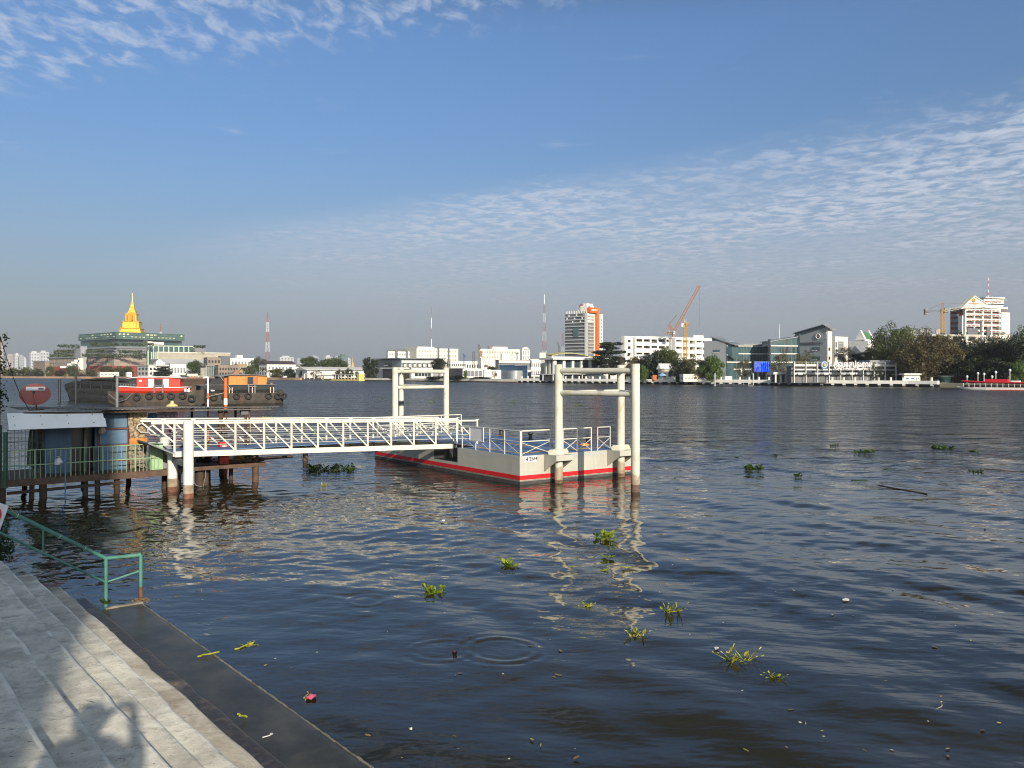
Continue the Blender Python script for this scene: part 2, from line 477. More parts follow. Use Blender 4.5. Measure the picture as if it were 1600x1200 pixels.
_wet()
EDGE = mat('landing_edge', (.20, .185, .15), .5, .3, 5, .3, stain=((.07, .06, .05), .5, 3))
steps = thing('stone_steps', 'worn grey concrete steps leading down into the dark river', 'steps', stp(0, 0, 0))
def step_part(name, s0, s1, z0, z1, m, l0=-24., l1=0., jit=.012, seed=0, nose=.03):
    """one step: a slab from s0 (water side) back to s1, with a worn, slightly wavy rounded nosing"""
    rr = random.Random(seed); mb = MB(); n = 110
    ws = [rr.uniform(-1, 1) for _ in range(n + 1)]
    for _ in range(2): ws = [ws[0]] + [(ws[i - 1] + ws[i] * 2 + ws[i + 1]) / 4 for i in range(1, n)] + [ws[n]]
    chip = [max(0, rr.gauss(-.6, .6)) for _ in range(n + 1)]
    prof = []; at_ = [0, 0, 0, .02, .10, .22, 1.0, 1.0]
    for i in range(n + 1):
        l = l1 + (l0 - l1) * (i / n) ** 1.35
        e = ws[i] * jit * 2 + chip[i] * jit
        w_ = s1 - s0
        prof.append([stp(s0 + e, l, z0), stp(s0 + e - .004, l, z1 - nose - chip[i] * .012), stp(s0 + e + nose * .35, l, z1 - nose * .28 - chip[i] * .008), stp(s0 + e + nose * 1.3, l, z1), stp(s0 + w_ * .14, l, z1 + .001), stp(s0 + w_ * .25, l, z1 + .001), stp(s1, l, z1 + .002), stp(s1, l, z0)])
    k = 8
    vs = [p for pr in prof for p in pr]
    fs = [(i * k + j, i * k + (j + 1) % k, (i + 1) * k + (j + 1) % k, (i + 1) * k + j) for i in range(n) for j in range(k)]
    fs = [f[::-1] for f in fs]
    fs += [tuple(range(k)), tuple(range(n * k + k - 1, n * k - 1, -1))]
    mb.add(vs, fs)
    o = mb.build(name, m, steps, True)
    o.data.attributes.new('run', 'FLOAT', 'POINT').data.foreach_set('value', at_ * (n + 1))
    return o
step_part('landing', 0, .86, -1.2, .035, WETP, l1=.0, seed=1, jit=.006)['label'] = 'wet dark lowest landing'
SS = [.805, 1.203, 1.625, 2.063, 2.451, 2.94, 3.39, 3.85, 4.31, 4.77, 5.23]
ZS = [.155, .40, .66, .92, 1.18, 1.44, 1.70, 2.02, 2.36, 2.74]
LS = [.55, .70, .90, 1.15, 1.4, 1.7, 2.0, 2.2, 2.4, 2.6]
for k in range(len(ZS)):
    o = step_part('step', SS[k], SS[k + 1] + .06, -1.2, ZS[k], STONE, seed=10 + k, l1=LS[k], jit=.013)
    if k == 0: o['label'] = 'wet brown lowest step'
mb = MB()
e0 = SS[-1]
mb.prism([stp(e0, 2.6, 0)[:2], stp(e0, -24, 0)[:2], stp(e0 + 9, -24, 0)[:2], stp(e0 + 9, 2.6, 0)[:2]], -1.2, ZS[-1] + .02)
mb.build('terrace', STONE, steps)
# bank behind the eye
o = MB().prism([stp(e0 + 9, 30, 0)[:2], stp(e0 + 9, -60, 0)[:2], stp(90, -60, 0)[:2], stp(90, 30, 0)[:2]], -1.2, 2.9).build('ground', CONC)
tag(o, 'paved bank behind the steps', 'ground', kind='structure')
# rough pale lip along the landing
mb = MB()
rr = random.Random(4)
for i in range(150):
    l = -.02 - i * .085
    mb.box(stp(.012 + rr.uniform(-.004, .006), l, .033), (.022 + rr.uniform(-.008, .012), .09, .010 + rr.uniform(0, .004)), math.atan2(WA.y, WA.x))
for i in range(9):
    mb.box(stp(.03 + i * .07, -.02, .04), (.08, .05 + rr.uniform(0, .03), .04 + rr.uniform(0, .03)), math.atan2(WA.y, WA.x) + rr.uniform(-.1, .1))
mb.build('edge_trim', EDGE, steps)

# green handrail
GREENP = mat('green_rail_paint', (.06, .185, .145), .45, .25, 3, .2, stain=((.20, .10, .05), .22, 6))
RUST = mat('rusty_steel', (.12, .062, .036), .8, .35, 8, .4)
rail = thing('handrail', 'teal green pipe handrail stepping down the end of the concrete steps', 'handrail', stp(0, .05, 0))
RZ = .07
top = [stp(0, RZ, .915), stp(.6, RZ, .935), stp(2.26, RZ, 2.04), stp(4.4, RZ, 3.46)]
low = [stp(0, RZ, .62), stp(.6, RZ, .50), stp(2.26, RZ, 1.61), stp(4.4, RZ, 3.02)]
MB().path(top, .036, 10).build('top_rail', GREENP, rail, True)
MB().path(low, .019, 8).build('lower_rail', GREENP, rail, True)
p0 = MB().tube(stp(0, RZ, -.3), stp(0, RZ, .92), .036, 10).build('post', GREENP, rail, True)
MB().tube(stp(0, RZ, -.2), stp(0, RZ, .33), .038, 10).build('rust_sleeve', RUST, p0, True)
MB().tube(stp(.6, RZ, -.1), stp(.6, RZ, .94), .036, 10).build('post', GREENP, rail, True)
MB().tube(stp(1.61, RZ, 1.18), stp(1.61, RZ, 1.60), .017, 8).build('post', GREENP, rail, True)
MB().tube(stp(3.2, RZ, 1.9), stp(3.2, RZ, 2.66), .03, 8).build('post', GREENP, rail, True)
for s, z in ((1.35, 1.43), (2.0, 1.865), (.95, 1.165)): MB().torus(stp(s, RZ, z), (top[2] - top[1]), .037, .006, 10, 5).build('joint_ring', PALE, rail, True)
# prohibition sign tied to the rail
sg = thing('warning_sign', 'white diamond sign with red prohibition ring tied under the teal handrail', 'sign', stp(2.42, RZ, 1.72))
c0 = pt(-13, 803, 13.9)
fx = Vector((1, 0, 0)); nx = Vector((0, -1, 0))
SIGNW = mat('sign_white', (.72, .70, .72), .5, .06, 4)
SIGNR = mat('sign_red', (.50, .03, .06), .5, .1, 4)
MB().add([c0 + Vector((math.cos(a), 0, math.sin(a))) * .31 + Vector((0, dy, 0)) for dy in (0, .012) for a in (R(25), R(115), R(205), R(295))], [(3, 2, 1, 0), (4, 5, 6, 7), (0, 1, 5, 4), (1, 2, 6, 5), (2, 3, 7, 6), (3, 0, 4, 7)]).build('board', SIGNW, sg)
MB().torus(c0 + Vector((0, -.006, 0)), (0, 1, 0), .155, .016, 28, 4).build('ring', SIGNR, sg)
MB().beam(c0 + Vector((-.11, -.01, .11)), c0 + Vector((.11, -.01, -.11)), .01, .026).build('bar', SIGNR, sg)
MB().box(c0 + Vector((.0, -.006, -.01)), (.2, .006, .05)).box(c0 + Vector((-.03, -.006, .03)), (.06, .006, .07)).build('pictogram', BLACKM, sg)
MB().path([c0 + Vector((.28, 0, .13)), stp(2.0, RZ, 1.86)], .006, 5).build('tie', mat('yellow_cord', (.55, .4, .1), .8), sg)
# ------------------------------------------------------------------ pontoon
STEELW = mat('cream_steel_paint', (.66, .63, .54), .42, .05, 1.2, .05, stain=((.34, .25, .15), .10, 2.5), streak=((.48, .42, .33), .30, 1.2))
PILEM = mat('pile_cream_paint', (.60, .58, .49), .45, .07, .8, .06, stain=((.40, .33, .23), .40, 1.3), streak=((.38, .31, .21), .40, 2.2), tide=(.62, (.30, .24, .16), .55))
HULLM = mat('pontoon_grey_paint', (.43, .425, .375), .55, .05, .8, .10, streak=((.27, .22, .15), .60, 1.6), stain=((.58, .57, .52), .15, 1.2), tide=(.16, (.16, .13, .09), .22))
PATCH = mat('fresh_grey_paint', (.40, .41, .39), .45, .04, .8)
STRIPE = mat('red_stripe_paint', (.60, .012, .018), .45, .08, 1.2, stain=((.40, .12, .09), .12, 4))
BLUED = mat('blue_deck_paint', (.09, .16, .30), .5, .15, 1.2, .15, stain=((.20, .26, .36), .25, 1.5))
YELL = mat('yellow_paint', (.62, .36, .06), .6, .15, 2)
GALV = mat('galvanised_steel', (.55, .55, .53), .4, .1, 2, metal=.2)
WEED = mat('waterline_fouling', (.13, .085, .055), .85, .4, 6, .5)
A0 = Vector((.30, 32.1, 0)); LP, WP, DZ = 12.5, 6.0, 1.09
def pp(u, v, z=0.0): return A0 + U * u + V * v + Vector((0, 0, z))
pon = thing('pontoon', 'grey floating pontoon with red waterline stripe, blue deck and white railings', 'pontoon', pp(3, 5.8))
notch = [(0, 0), (WP, 0), (WP, LP), (0, LP), (0, 6.55), (1.0, 6.55), (1.0, 4.55), (0, 4.55)]
P2 = lambda l: [tuple(pp(u, v))[:2] for u, v in l]
full = [(0, 0), (WP, 0), (WP, LP), (0, LP)]
MB().prism(P2(full), -.9, .45).prism(P2(notch), .452, DZ).build('hull', HULLM, pon)
def grow(l, g): return [(u + (g if u > 1.5 else -g if u < .5 else 0), v + (g if v > LP - .5 else -g if v < .5 else 0)) for u, v in l]
MB().prism(P2(grow(full, .006)), .165, .335).build('stripe', STRIPE, pon)
MB().prism(P2(grow(full, .004)), -.9, .10).build('boot_top', mat('dark_boot_top', (.05, .05, .05), .7, .3, 3), pon)
MB().prism(P2([(.06, .06), (WP - .06, .06), (WP - .06, LP - .06), (.06, LP - .06), (.06, 6.6), (1.05, 6.6), (1.05, 4.5), (.06, 4.5)]), DZ, DZ + .006).build('deck', BLUED, pon)
mb = MB()
for (a, b) in (((.75, 1.0), (.75, 4.1)), ((.75, 1.0), (5.3, 1.0)), ((5.3, 1.0), (5.3, 10.5)), ((3.0, 2.6), (3.0, 9.0))):
    mb.beam(pp(*a, DZ + .012), pp(*b, DZ + .012), .11, .008)
mb.build('deck_line', YELL, pon)
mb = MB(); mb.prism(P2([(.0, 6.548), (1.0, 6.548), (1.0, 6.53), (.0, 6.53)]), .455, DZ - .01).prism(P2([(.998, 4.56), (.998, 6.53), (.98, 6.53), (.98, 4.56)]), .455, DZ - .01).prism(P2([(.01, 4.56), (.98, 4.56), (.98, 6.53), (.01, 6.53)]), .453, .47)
mb.build('recess_shade', BLACKM, pon)  # black faces added inside the recess to paint it as deep shade
# ragged fresh paint along the top of the river-left side: a strip with an uneven lower edge
rr = random.Random(3); mb = MB(); n = 46; hs = [.16]
for i in range(n): hs.append(min(.30, max(.06, hs[-1] + rr.uniform(-.06, .06))))
for i in range(n):
    v0, v1 = 4.5 * i / n, 4.5 * (i + 1) / n
    mb.add([pp(-.005, v0, DZ - .002), pp(-.005, v1, DZ - .002), pp(-.005, v1, DZ - hs[i + 1]), pp(-.005, v0, DZ - hs[i])], [(0, 1, 2, 3)])
mb.build('paint_patch', PATCH, pon)
mb = MB(); hs = [.12]
for i in range(30): hs.append(min(.2, max(.03, hs[-1] + rr.uniform(-.05, .05))))
for i in range(30):
    u0, u1 = 2.2 + 2.1 * i / 30, 2.2 + 2.1 * (i + 1) / 30
    mb.add([pp(u0, -.005, DZ - .002), pp(u1, -.005, DZ - .002), pp(u1, -.005, DZ - hs[i + 1]), pp(u0, -.005, DZ - hs[i])], [(3, 2, 1, 0)])
mb.build('paint_patch', PATCH, pon)

def text_mesh(name, txt, mat_, parent, origin, xdir, size, ext=.01, align='CENTER', bold=0.0):
    """lettering standing upright at origin, reading along xdir"""
    cu = bpy.data.curves.new(name, 'FONT'); cu.body = txt; cu.size = size; cu.extrude = ext
    cu.align_x = align; cu.align_y = 'CENTER'; cu.offset = bold; cu.resolution_u = 3
    to = bpy.data.objects.new(name + '_src', cu); COL.objects.link(to)
    bpy.context.view_layer.update()
    me = bpy.data.meshes.new_from_object(to.evaluated_get(bpy.context.evaluated_depsgraph_get()))
    bpy.data.objects.remove(to)
    x = Vector(xdir).normalized(); z = Vector((0, 0, 1)); y = x.cross(z)
    M = Matrix((x, z, -y)).transposed().to_4x4()
    if x.cross(z).dot(-y) < 0: pass
    M = Matrix.Translation(Vector(origin) - OFF[parent.name]) @ Matrix(((x.x, z.x, y.x, 0), (x.y, z.y, y.y, 0), (x.z, z.z, y.z, 0), (0, 0, 0, 1)))
    me.transform(M); me.materials.clear(); me.materials.append(mat_)
    o = bpy.data.objects.new(name, me); COL.objects.link(o); o.parent = parent
    OFF[o.name] = OFF[parent.name]
    return o
INK = mat('black_ink', (.02, .02, .03), .6, .1, 5)
pl = MB().obox(pp(.20, -.018, DZ - .25), U * .62, V * .012, Vector((0, 0, .235))).build('number_plate', SIGNW, pon)
text_mesh('lettering', '14 2564', INK, pl, pp(.51, -.024, DZ - .132), U, .20, .004, bold=.004)

# railings of the pontoon
def railing(pts, spans, z0, parent, m, h=.96, mid=.55, r=.025):
    """pts: ends; spans: number of bays; posts, two rails and crossed braces"""
    a, b = pts; d = (b - a) / spans
    for i in range(spans + 1):
        MB().tube(a + d * i, a + d * i + Vector((0, 0, h)), r, 8).build('post', m, parent, True)
    MB().tube(a + Vector((0, 0, h)), b + Vector((0, 0, h)), r * 1.05, 8).build('top_rail', m, parent, True)
    MB().tube(a + Vector((0, 0, mid)), b + Vector((0, 0, mid)), r * .8, 8).build('mid_rail', m, parent, True)
    for i in range(spans):
        p, q = a + d * i, a + d * (i + 1); up = Vector((0, 0, mid - .04)); lo = Vector((0, 0, .05))
        MB().tube(p + lo, q + up, r * .5, 6).tube(q + lo, p + up, r * .5, 6).build('cross_brace', m, parent, True)
railing((pp(.08, .08, DZ), pp(.08, 4.3, DZ)), 4, DZ, pon, GALV)
railing((pp(.08, 6.8, DZ), pp(.08, LP - .08, DZ)), 4, DZ, pon, STEELW)
railing((pp(.14, .08, DZ), pp(1.55, .08, DZ)), 1, DZ, pon, STEELW)
railing((pp(2.2, .08, DZ), pp(3.7, .08, DZ)), 2, DZ, pon, STEELW)
railing((pp(4.05, .08, DZ), pp(4.75, .08, DZ)), 1, DZ, pon, GALV)
railing((pp(.08, LP - .08, DZ), pp(5.1, LP - .08, DZ)), 4, DZ, pon, STEELW)
MB().tube(pp(5.55, .08, DZ), pp(5.55, .08, DZ + .96), .025, 8).build('post', GALV, pon, True)
MB().tube(pp(1.55, .08, DZ + .52), pp(1.95, .08, DZ + .05), .012, 6).tube(pp(1.55, .08, DZ + .05), pp(1.9, .08, DZ + .5), .012, 6).build('cross_brace', STEELW, pon, True)
fr = MB().obox(pp(.05, 2.62, DZ + .40), V * 1.0, U * .02, Vector((0, 0, .55))).build('notice_board', mat('board_white', (.62, .63, .64), .45, .05, 2), pon)
mb = MB()
for v0, v1, z0, z1 in ((2.58, 3.66, .37, .41), (2.58, 3.66, .94, .98)): mb.beam(pp(.045, v0, DZ + (z0 + z1) / 2), pp(.045, v1, DZ + (z0 + z1) / 2), .04, .04)
for v in (2.6, 3.64): mb.beam(pp(.045, v, DZ + .41), pp(.045, v, DZ + .94), .04, .04)
mb.build('frame', GALV, fr)
for (u, v) in ((5.5, 2.4), (5.5, 9.2), (5.0, 6.0)):
    bo = MB().lathe(pp(u, v, DZ + .006), [(.14, 0), (.10, .05), (.08, .24), (.13, .30), (.12, .36), (.0, .38)], 12).build('bollard', BLACKM, pon, True)
MB().torus(pp(4.9, 1.9, DZ + .07), (0, 0, 1), .17, .05, 18, 8).build('fender_ring', mat('orange_float', (.75, .25, .04), .5, .1, 3), pon, True)
# brackets with rollers that grip the front guide piles
def bracket(u, side):
    u0, u1 = u - .40, u + .42
    ob = MB()
    for ua, ub, va, vb in ((u0, u0 + .16, 0, -.80), (u1 - .16, u1, 0, -.80), (u0 + .16, u1 - .16, -.66, -.80)):
        ob.prism([tuple(pp(*q_))[:2] for q_ in ((ua, va - .004), (ub, va - .004), (ub, vb), (ua, vb))], DZ - .20, DZ + .02)
    ob = ob.build('bracket', HULLM, pon)
    for ua in (u0, u1 - .02):
        MB().add([pp(ua, -.004, DZ - .2), pp(ua, -.004, DZ - .68), pp(ua, -.80, DZ - .2), pp(ua + .02, -.004, DZ - .2), pp(ua + .02, -.004, DZ - .68), pp(ua + .02, -.80, DZ - .2)],
                 [(0, 1, 2), (5, 4, 3), (0, 3, 4, 1), (1, 4, 5, 2), (2, 5, 3, 0)]).build('gusset', HULLM, ob)
    for du in (-.27, .29):
        for dw in (-.07, .07):
            MB().disc(pp(u + du + dw, -.40, DZ + .10), U + V * .5, .13, .05, 16).build('roller', STEELW, ob, True)
bracket(1.57, 1); bracket(4.89, 1)

# ------------------------------------------------------------------ guide pile frames
def pile(parent, x, y, top, r=.162, fouled=.35):
    p = MB().tube((x, y, -1.5), (x, y, top), r, 20).build('pile', PILEM, parent, True)
    MB().tube((x, y, -1.5), (x, y, fouled), r + .006, 20).build('fouling', WEED, p, True)
    MB().tube((x, y, fouled), (x, y, fouled + .16), r + .003, 20).build('tide_mark', mat('tide_mark', (.30, .24, .17), .8, .25, 5), p, True)
    for z in (1.45, 2.95, top - .03): MB().torus((x, y, z), (0, 0, 1), r - .001, .007, 20, 5).build('weld_seam', PILEM, p, True)
    return Vector((x, y, 0))
def frame_thing(label, pts, top):
    c = sum((Vector(p) for p in pts), Vector((0, 0))) / 3
    t = thing('guide_pile_frame', label, 'pile frame', (c.x, c.y, 0), 'steel guide pile frames holding the pontoon')
    ps = [pile(t, x, y, top, fouled=f) for (x, y), f in zip(pts, (.12, .15, .27))]
    for z, r in ((4.39, .108), (3.53, .098)):
        for i, j in ((0, 2), (0, 1), (1, 2)):
            d = (ps[j] - ps[i]).normalized() * .14
            MB().tube(ps[i] + d + Vector((0, 0, z)), ps[j] - d + Vector((0, 0, z)), r, 14).build('beam', PILEM, t, True)
    return t
frame_thing('cream steel pile frame with crossbeams at the near end of the pontoon', [tuple(pp(1.58, -.42))[:2], tuple(pp(4.89, -.42))[:2], (4.48, 30.2)], 4.64)
t = frame_thing('smaller looking cream pile frame standing in the water behind the gangway', [(-6.18, 44.0), (-3.72, 47.0), (-6.8, 51.0)], 4.60)
MB().tube((-6.8, 51, 2.3), (-6.8, 51, 2.62), .168, 18).build('band', mat('grey_band', (.13, .14, .15), .6, .1, 2), t, True)

# ------------------------------------------------------------------ gangway
GW0 = Vector((-12.08, 29.8, 0)); GD = Vector((.806, .592, 0)).normalized(); GN = Vector((-GD.y, GD.x, 0))
def gz(t): return 1.41 + (1.10 - 1.41) * t / 11.7
def gg(t, w, z=0.0): return GW0 + GD * t + GN * w + Vector((0, 0, gz(t) + z))
gw = thing('gangway', 'white steel truss gangway with blue deck leading out to the pontoon', 'gangway', gg(6, .8, -.1))
NB, BAY, GWD, TH = 12, 13.05 / 12, 1.65, 1.10
GWW = mat('gangway_white_paint', (.66, .635, .555), .42, .05, 1.5, .05, stain=((.42, .32, .2), .08, 3), streak=((.55, .48, .37), .25, 1.6))
for w in (0, GWD):
    MB().beam(gg(-.80, w, TH), gg(13.05, w, TH), .070, .070).build('top_chord', GWW, gw)
    MB().beam(gg(0 if w == 0 else -.2, w, -.02), gg(11.75, w, -.02), .10, .20).build('bottom_chord', GWW, gw)
    MB().beam(gg(-.78, w, TH + .085), gg(12.0, w, TH + .085), .05, .045).build('cap_rail', GWW, gw)
    for i in range(NB + 1):
        MB().beam(gg(i * BAY, w, .05), gg(i * BAY, w, TH - .03), .066, .066).build('post', GWW, gw)
        MB().box(gg(i * BAY, w, TH + .052), (.16, .07, .03), math.atan2(GD.y, GD.x)).build('clip', GWW, gw)
    MB().beam(gg(-.75, w, TH - .06), gg(-.04, w, .42), .052, .052).build('diagonal', GWW, gw)
    for i in range(NB):
        s = i * BAY + .06
        MB().beam(gg(s, w, TH - .05), gg(s + BAY - .1, w, .09 if i >= 0 else .30), .052, .052).build('diagonal', GWW, gw)
    for k in range(4):
        wi = w + (.05 if w == 0 else -.05)
        MB().tube(gg(-.1 if k else -.5, wi, .30 + k * .17), gg(13.0, wi, .30 + k * .17), .013, 6).build('guard_rail', GALV, gw, True)
    MB().path([gg(-.75, w, TH - .08), gg(-.89, w, TH - .16), gg(-.91, w, TH - .28), gg(-.80, w, TH - .40), gg(-.5, w, TH - .43)], .018, 6).build('end_loop', GALV, gw, True)
MB().obox(gg(-.1, .06, .03), GD * 13.1, GN * (GWD - .12), Vector((0, 0, .025))).build('deck', BLUED, gw)
for i in range(12):
    MB().beam(gg(i * BAY, .05, -.05), gg(i * BAY, GWD - .05, -.05), .07, .12).build('cross_beam', GWW, gw)
MB().obox(gg(-.05, -.02, -.02), -GD * .85 + Vector((0, 0, .42)), GN * (GWD + .04), Vector((0, 0, .05))).build('ramp_plate', MGREY, gw)
# concrete columns under its landward end
def column(x, y, top, label, fou):
    t = thing('concrete_column', label, 'column', (x, y, 0), 'columns under the gangway')
    MB().tube((x, y, -1.5), (x, y, top), .175, 20).build('shaft', mat('column_white', (.68, .66, .60), .7, .07, 2, .1, streak=((.45, .42, .36), .3, 2)), t, True)
    MB().tube((x, y, -1.5), (x, y, fou), .18, 20).build('tide_stain', mat('column_stain', (.30, .235, .17), .85, .3, 4, .3), t, True)
    MB().tube((x, y, -1.5), (x, y, .12), .186, 20).build('rust_foot', mat('column_foot', (.17, .075, .045), .85, .4, 6, .3), t, True)
column(-11.28, 29.0, 2.62, 'tall white column with brown foot in front of the gangway', .42)
column(-12.55, 30.75, 1.30, 'short white column half shaded under the gangway ramp', .42)
b = MB().beam((-11.28 - .1, 29.15, 1.12), (-12.45, 30.7, 1.12), .2, .2)
b.solo('cross_head', MGREY, 'grey steel crosshead beam spanning between the two white columns', 'beam')

# ------------------------------------------------------------------ jetty and hut
WOODD = mat('dark_wet_wood', (.055, .034, .022), .8, .35, 4, .4)
WOODB = mat('brown_wood', (.090, .054, .036), .8, .3, 4, .4)
GRAIL = mat('pale_green_paint', (.23, .34, .20), .6, .15, 4, stain=((.25, .13, .07), .25, 8))
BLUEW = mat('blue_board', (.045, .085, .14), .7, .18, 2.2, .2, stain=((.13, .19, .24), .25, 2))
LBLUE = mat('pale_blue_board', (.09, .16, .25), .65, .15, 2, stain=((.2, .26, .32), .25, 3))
RBROWN = mat('red_brown_trim', (.16, .045, .035), .7, .2, 4)
CORR = mat('corrugated_roof', (.13, .125, .12), .75, .3, 2.5, stain=((.16, .07, .035), .5, 1.8))
U_PIER, V_PIER = U, V
U = Vector((.784, .62, 0)); V = Vector((-.62, .784, 0))       # lie of the jetty
J0 = Vector((-13.1, 30.4, 0))
def jp(s, w=0.0, z=0.0): return J0 + U * s + V * w + Vector((0, 0, z))
jet = thing('wooden_jetty', 'dark timber jetty on stilts with pale green railings beside the hut', 'jetty', jp(0, 1))
MB().obox(jp(-5.2, 0, .62), U * 9.4, V * 3.3, Vector((0, 0, .13))).build('deck', WOODB, jet)
MB().beam(jp(-5.2, -.04, .64), jp(1.0, -.04, .64), .07, .22).build('edge_beam', WOODB, jet)
MB().beam(jp(1.0, -.05, .70), jp(4.2, -.05, .70), .09, .14).build('edge_beam', WOODB, jet)
MB().beam(jp(2.6, .3, .86), jp(5.4, .1, .92), .22, .09).build('loose_plank', WOODB, jet)
rr = random.Random(9)
for s, w, r in ((-4.75, .1, .12), (-4.5, 2.9, .1), (-3.85, .25, .08), (-3.55, .1, .12), (-3.7, 2.8, .09), (-2.22, .2, .085), (-1.85, .15, .09), (-1.75, 2.8, .09), (-1.2, .2, .095), (-.2, 2.7, .09), (.65, .9, .10), (.95, .5, .17), (1.75, .3, .17), (2.0, .4, .13), (2.1, 2.6, .12), (2.75, 2.4, .12), (3.25, 1.1, .08), (3.5, 2.9, .1)):
    MB().tube(jp(s + rr.uniform(-.06, .06), w, -1.4), jp(s, w, .62), r * 1.05, 10, r).build('stilt', WOODD, jet, True)
MB().tube(jp(3.84, .05, -1.4), jp(3.84, .05, 1.05), .125, 12).build('stilt', WOODB, jet, True)
MB().beam(jp(-4.6, .12, .3), jp(-1, .12, .38), .05, .1).build('tie_beam', WOODD, jet)
for s0, s1 in ((-4.85, -3.79), (-3.79, -2.71), (-2.71, -1.69), (-1.69, -.61), (-.61, .30)):
    for z in (.95, .45): MB().beam(jp(s0, .02, .76 + z), jp(s1, .02, .76 + z), .035, .03).build('rail', GRAIL, jet)
    MB().beam(jp(s0, .02, .70), jp(s0, .02, 1.74), .045, .045).build('post', GRAIL, jet)
    n = 7
    for i in range(1, n):
        s = s0 + (s1 - s0) * i / n
        MB().tube(jp(s, .02, .72), jp(s, .02, 1.70), .012, 5).build('baluster', GRAIL, jet)
MB().tube(jp(-2.9, -.08, -.8), jp(-2.9, -.08, 1.5), .02, 6).build('water_pipe', mat('blue_pipe', (.08, .2, .42), .5, .1, 3), jet, True)

hut = thing('riverside_hut', 'shaded blue board hut on stilts under a rusty corrugated roof', 'hut', jp(-2, 1.7, .75))
HW = .85                                                # wall line behind the walkway
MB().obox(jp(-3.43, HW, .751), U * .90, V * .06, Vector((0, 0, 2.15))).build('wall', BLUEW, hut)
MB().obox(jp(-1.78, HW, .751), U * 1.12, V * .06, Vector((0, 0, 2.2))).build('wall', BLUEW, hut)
mb = MB(); mb.obox(jp(-3.43, 2.45, .751), U * 3.4, V * .06, Vector((0, 0, 2.1))); mb.obox(jp(-3.48, HW + .07, .751), U * .05, V * 1.55, Vector((0, 0, 2.1))); mb.obox(jp(-.05, HW + .07, .751), U * .05, V * 1.55, Vector((0, 0, 2.1)))
mb.build('back_wall', DGREY, hut)
MB().obox(jp(-2.53, HW + .5, .76), U * .75, V * .03, Vector((0, 0, 2.0))).build('doorway', DARK, hut)
MB().beam(jp(-2.05, HW + .25, .76), jp(-2.0, HW + .25, 2.6), .10, .06).build('plank', mat('grey_plank', (.16, .16, .15), .85, .2, 4), hut)
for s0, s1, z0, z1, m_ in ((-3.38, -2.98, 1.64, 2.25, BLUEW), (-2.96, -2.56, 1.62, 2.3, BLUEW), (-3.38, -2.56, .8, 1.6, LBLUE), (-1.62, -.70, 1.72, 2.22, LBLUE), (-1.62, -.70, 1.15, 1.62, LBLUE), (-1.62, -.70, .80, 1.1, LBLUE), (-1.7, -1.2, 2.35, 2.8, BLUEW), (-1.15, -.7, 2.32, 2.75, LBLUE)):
    MB().obox(jp(s0, HW - .022, z0), U * (s1 - s0), V * .02, Vector((0, 0, z1 - z0))).build('board', m_, hut)
mb = MB()
for z in (2.27, 1.67, 1.12): mb.beam(jp(-1.68, HW - .05, z), jp(-.66, HW - .05, z), .05, .045)
for s in (-1.66, -.68): mb.beam(jp(s, HW - .052, .76), jp(s, HW - .052, 2.25), .045, .045)
mb.build('frame', RBROWN, hut)
mb = MB()                                               # corrugated roof, seen almost edge-on
n = 170
prof = []
for i in range(n + 1):
    s = -4.2 + 9.0 * i / n
    z = .018 * math.sin(i * 2.2) + (.02 * math.sin(s * 1.3))
    w0 = -.02 if s > -1.7 else .25
    z0 = 3.02 - .012 * s + z; z1 = 2.985 - .020 * s + z
    prof += [jp(s, w0, z0), jp(s, 2.6, z1), jp(s, 2.6, z1 - .02), jp(s, w0, z0 - .02)]
fs = []
for i in range(n):
    for j in range(4): fs.append((i * 4 + j, i * 4 + (j + 1) % 4, i * 4 + 4 + (j + 1) % 4, i * 4 + 4 + j))
mb.add(prof, fs).build('roof', CORR, hut)
MB().beam(jp(-4.1, .3, 2.94), jp(1.5, .12, 2.89), .05, .07).build('eaves_beam', WOODD, hut)
MB().beam(jp(1.5, .12, 2.90), jp(4.5, .1, 2.86), .04, .04).build('eaves_beam', CORR, hut)
for s, w, r in ((.9, 1.0, .075), (2.15, 2.5, .05), (2.62, .5, .10), (2.82, .5, .07), (3.55, .3, .05), (3.72, .4, .035), (-.66, HW, .05), (-3.46, .8, .045), (3.9, 2.4, .05)):
    MB().tube(jp(s, w, .75), jp(s, w, 2.90), r, 8).build('roof_post', WOODD if r > .045 else RUST, hut, True)
MB().box(jp(3.5, .35, 2.78), (.28, .2, .22), .6).build('lamp_box', DGREY, hut)
# white awning of two sheets
aw = thing('awning', 'white two-sheet metal awning sloping out over the hut walkway', 'awning', jp(-3.1, .3, 2.5))
for k, (z0, z1, w0, w1) in enumerate(((2.95, 2.70, .30, .08), (2.695, 2.42, .075, -.16))):
    MB().obox(jp(-4.58, w0, z0), U * (2.93 + .04 * k), jp(0, w1, z1) - jp(0, w0, z0), Vector((0, 0, .012))).build('sheet', mat('awning_white', (.84, .85, .86), .45, .03, 1.5, streak=((.55, .5, .43), .15, 3)), aw)
mb = MB()
for s in (-4.4, -3.6, -2.8, -2.0):
    for w, z in ((.2, 2.845), (-.05, 2.575)): mb.disc(jp(s, w - .012, z), V, .018, .02, 8)
mb.build('bolt', MGREY, aw)
MB().obox(jp(-3.31, .27, 2.85), U * .14, V * .012 , Vector((0, 0, .12))).build('torn_notch', BLACKM, aw)
MB().beam(jp(-4.55, .05, 2.44), jp(-1.7, .05, 2.44), .04, .05).build('lath', WOODD, aw)
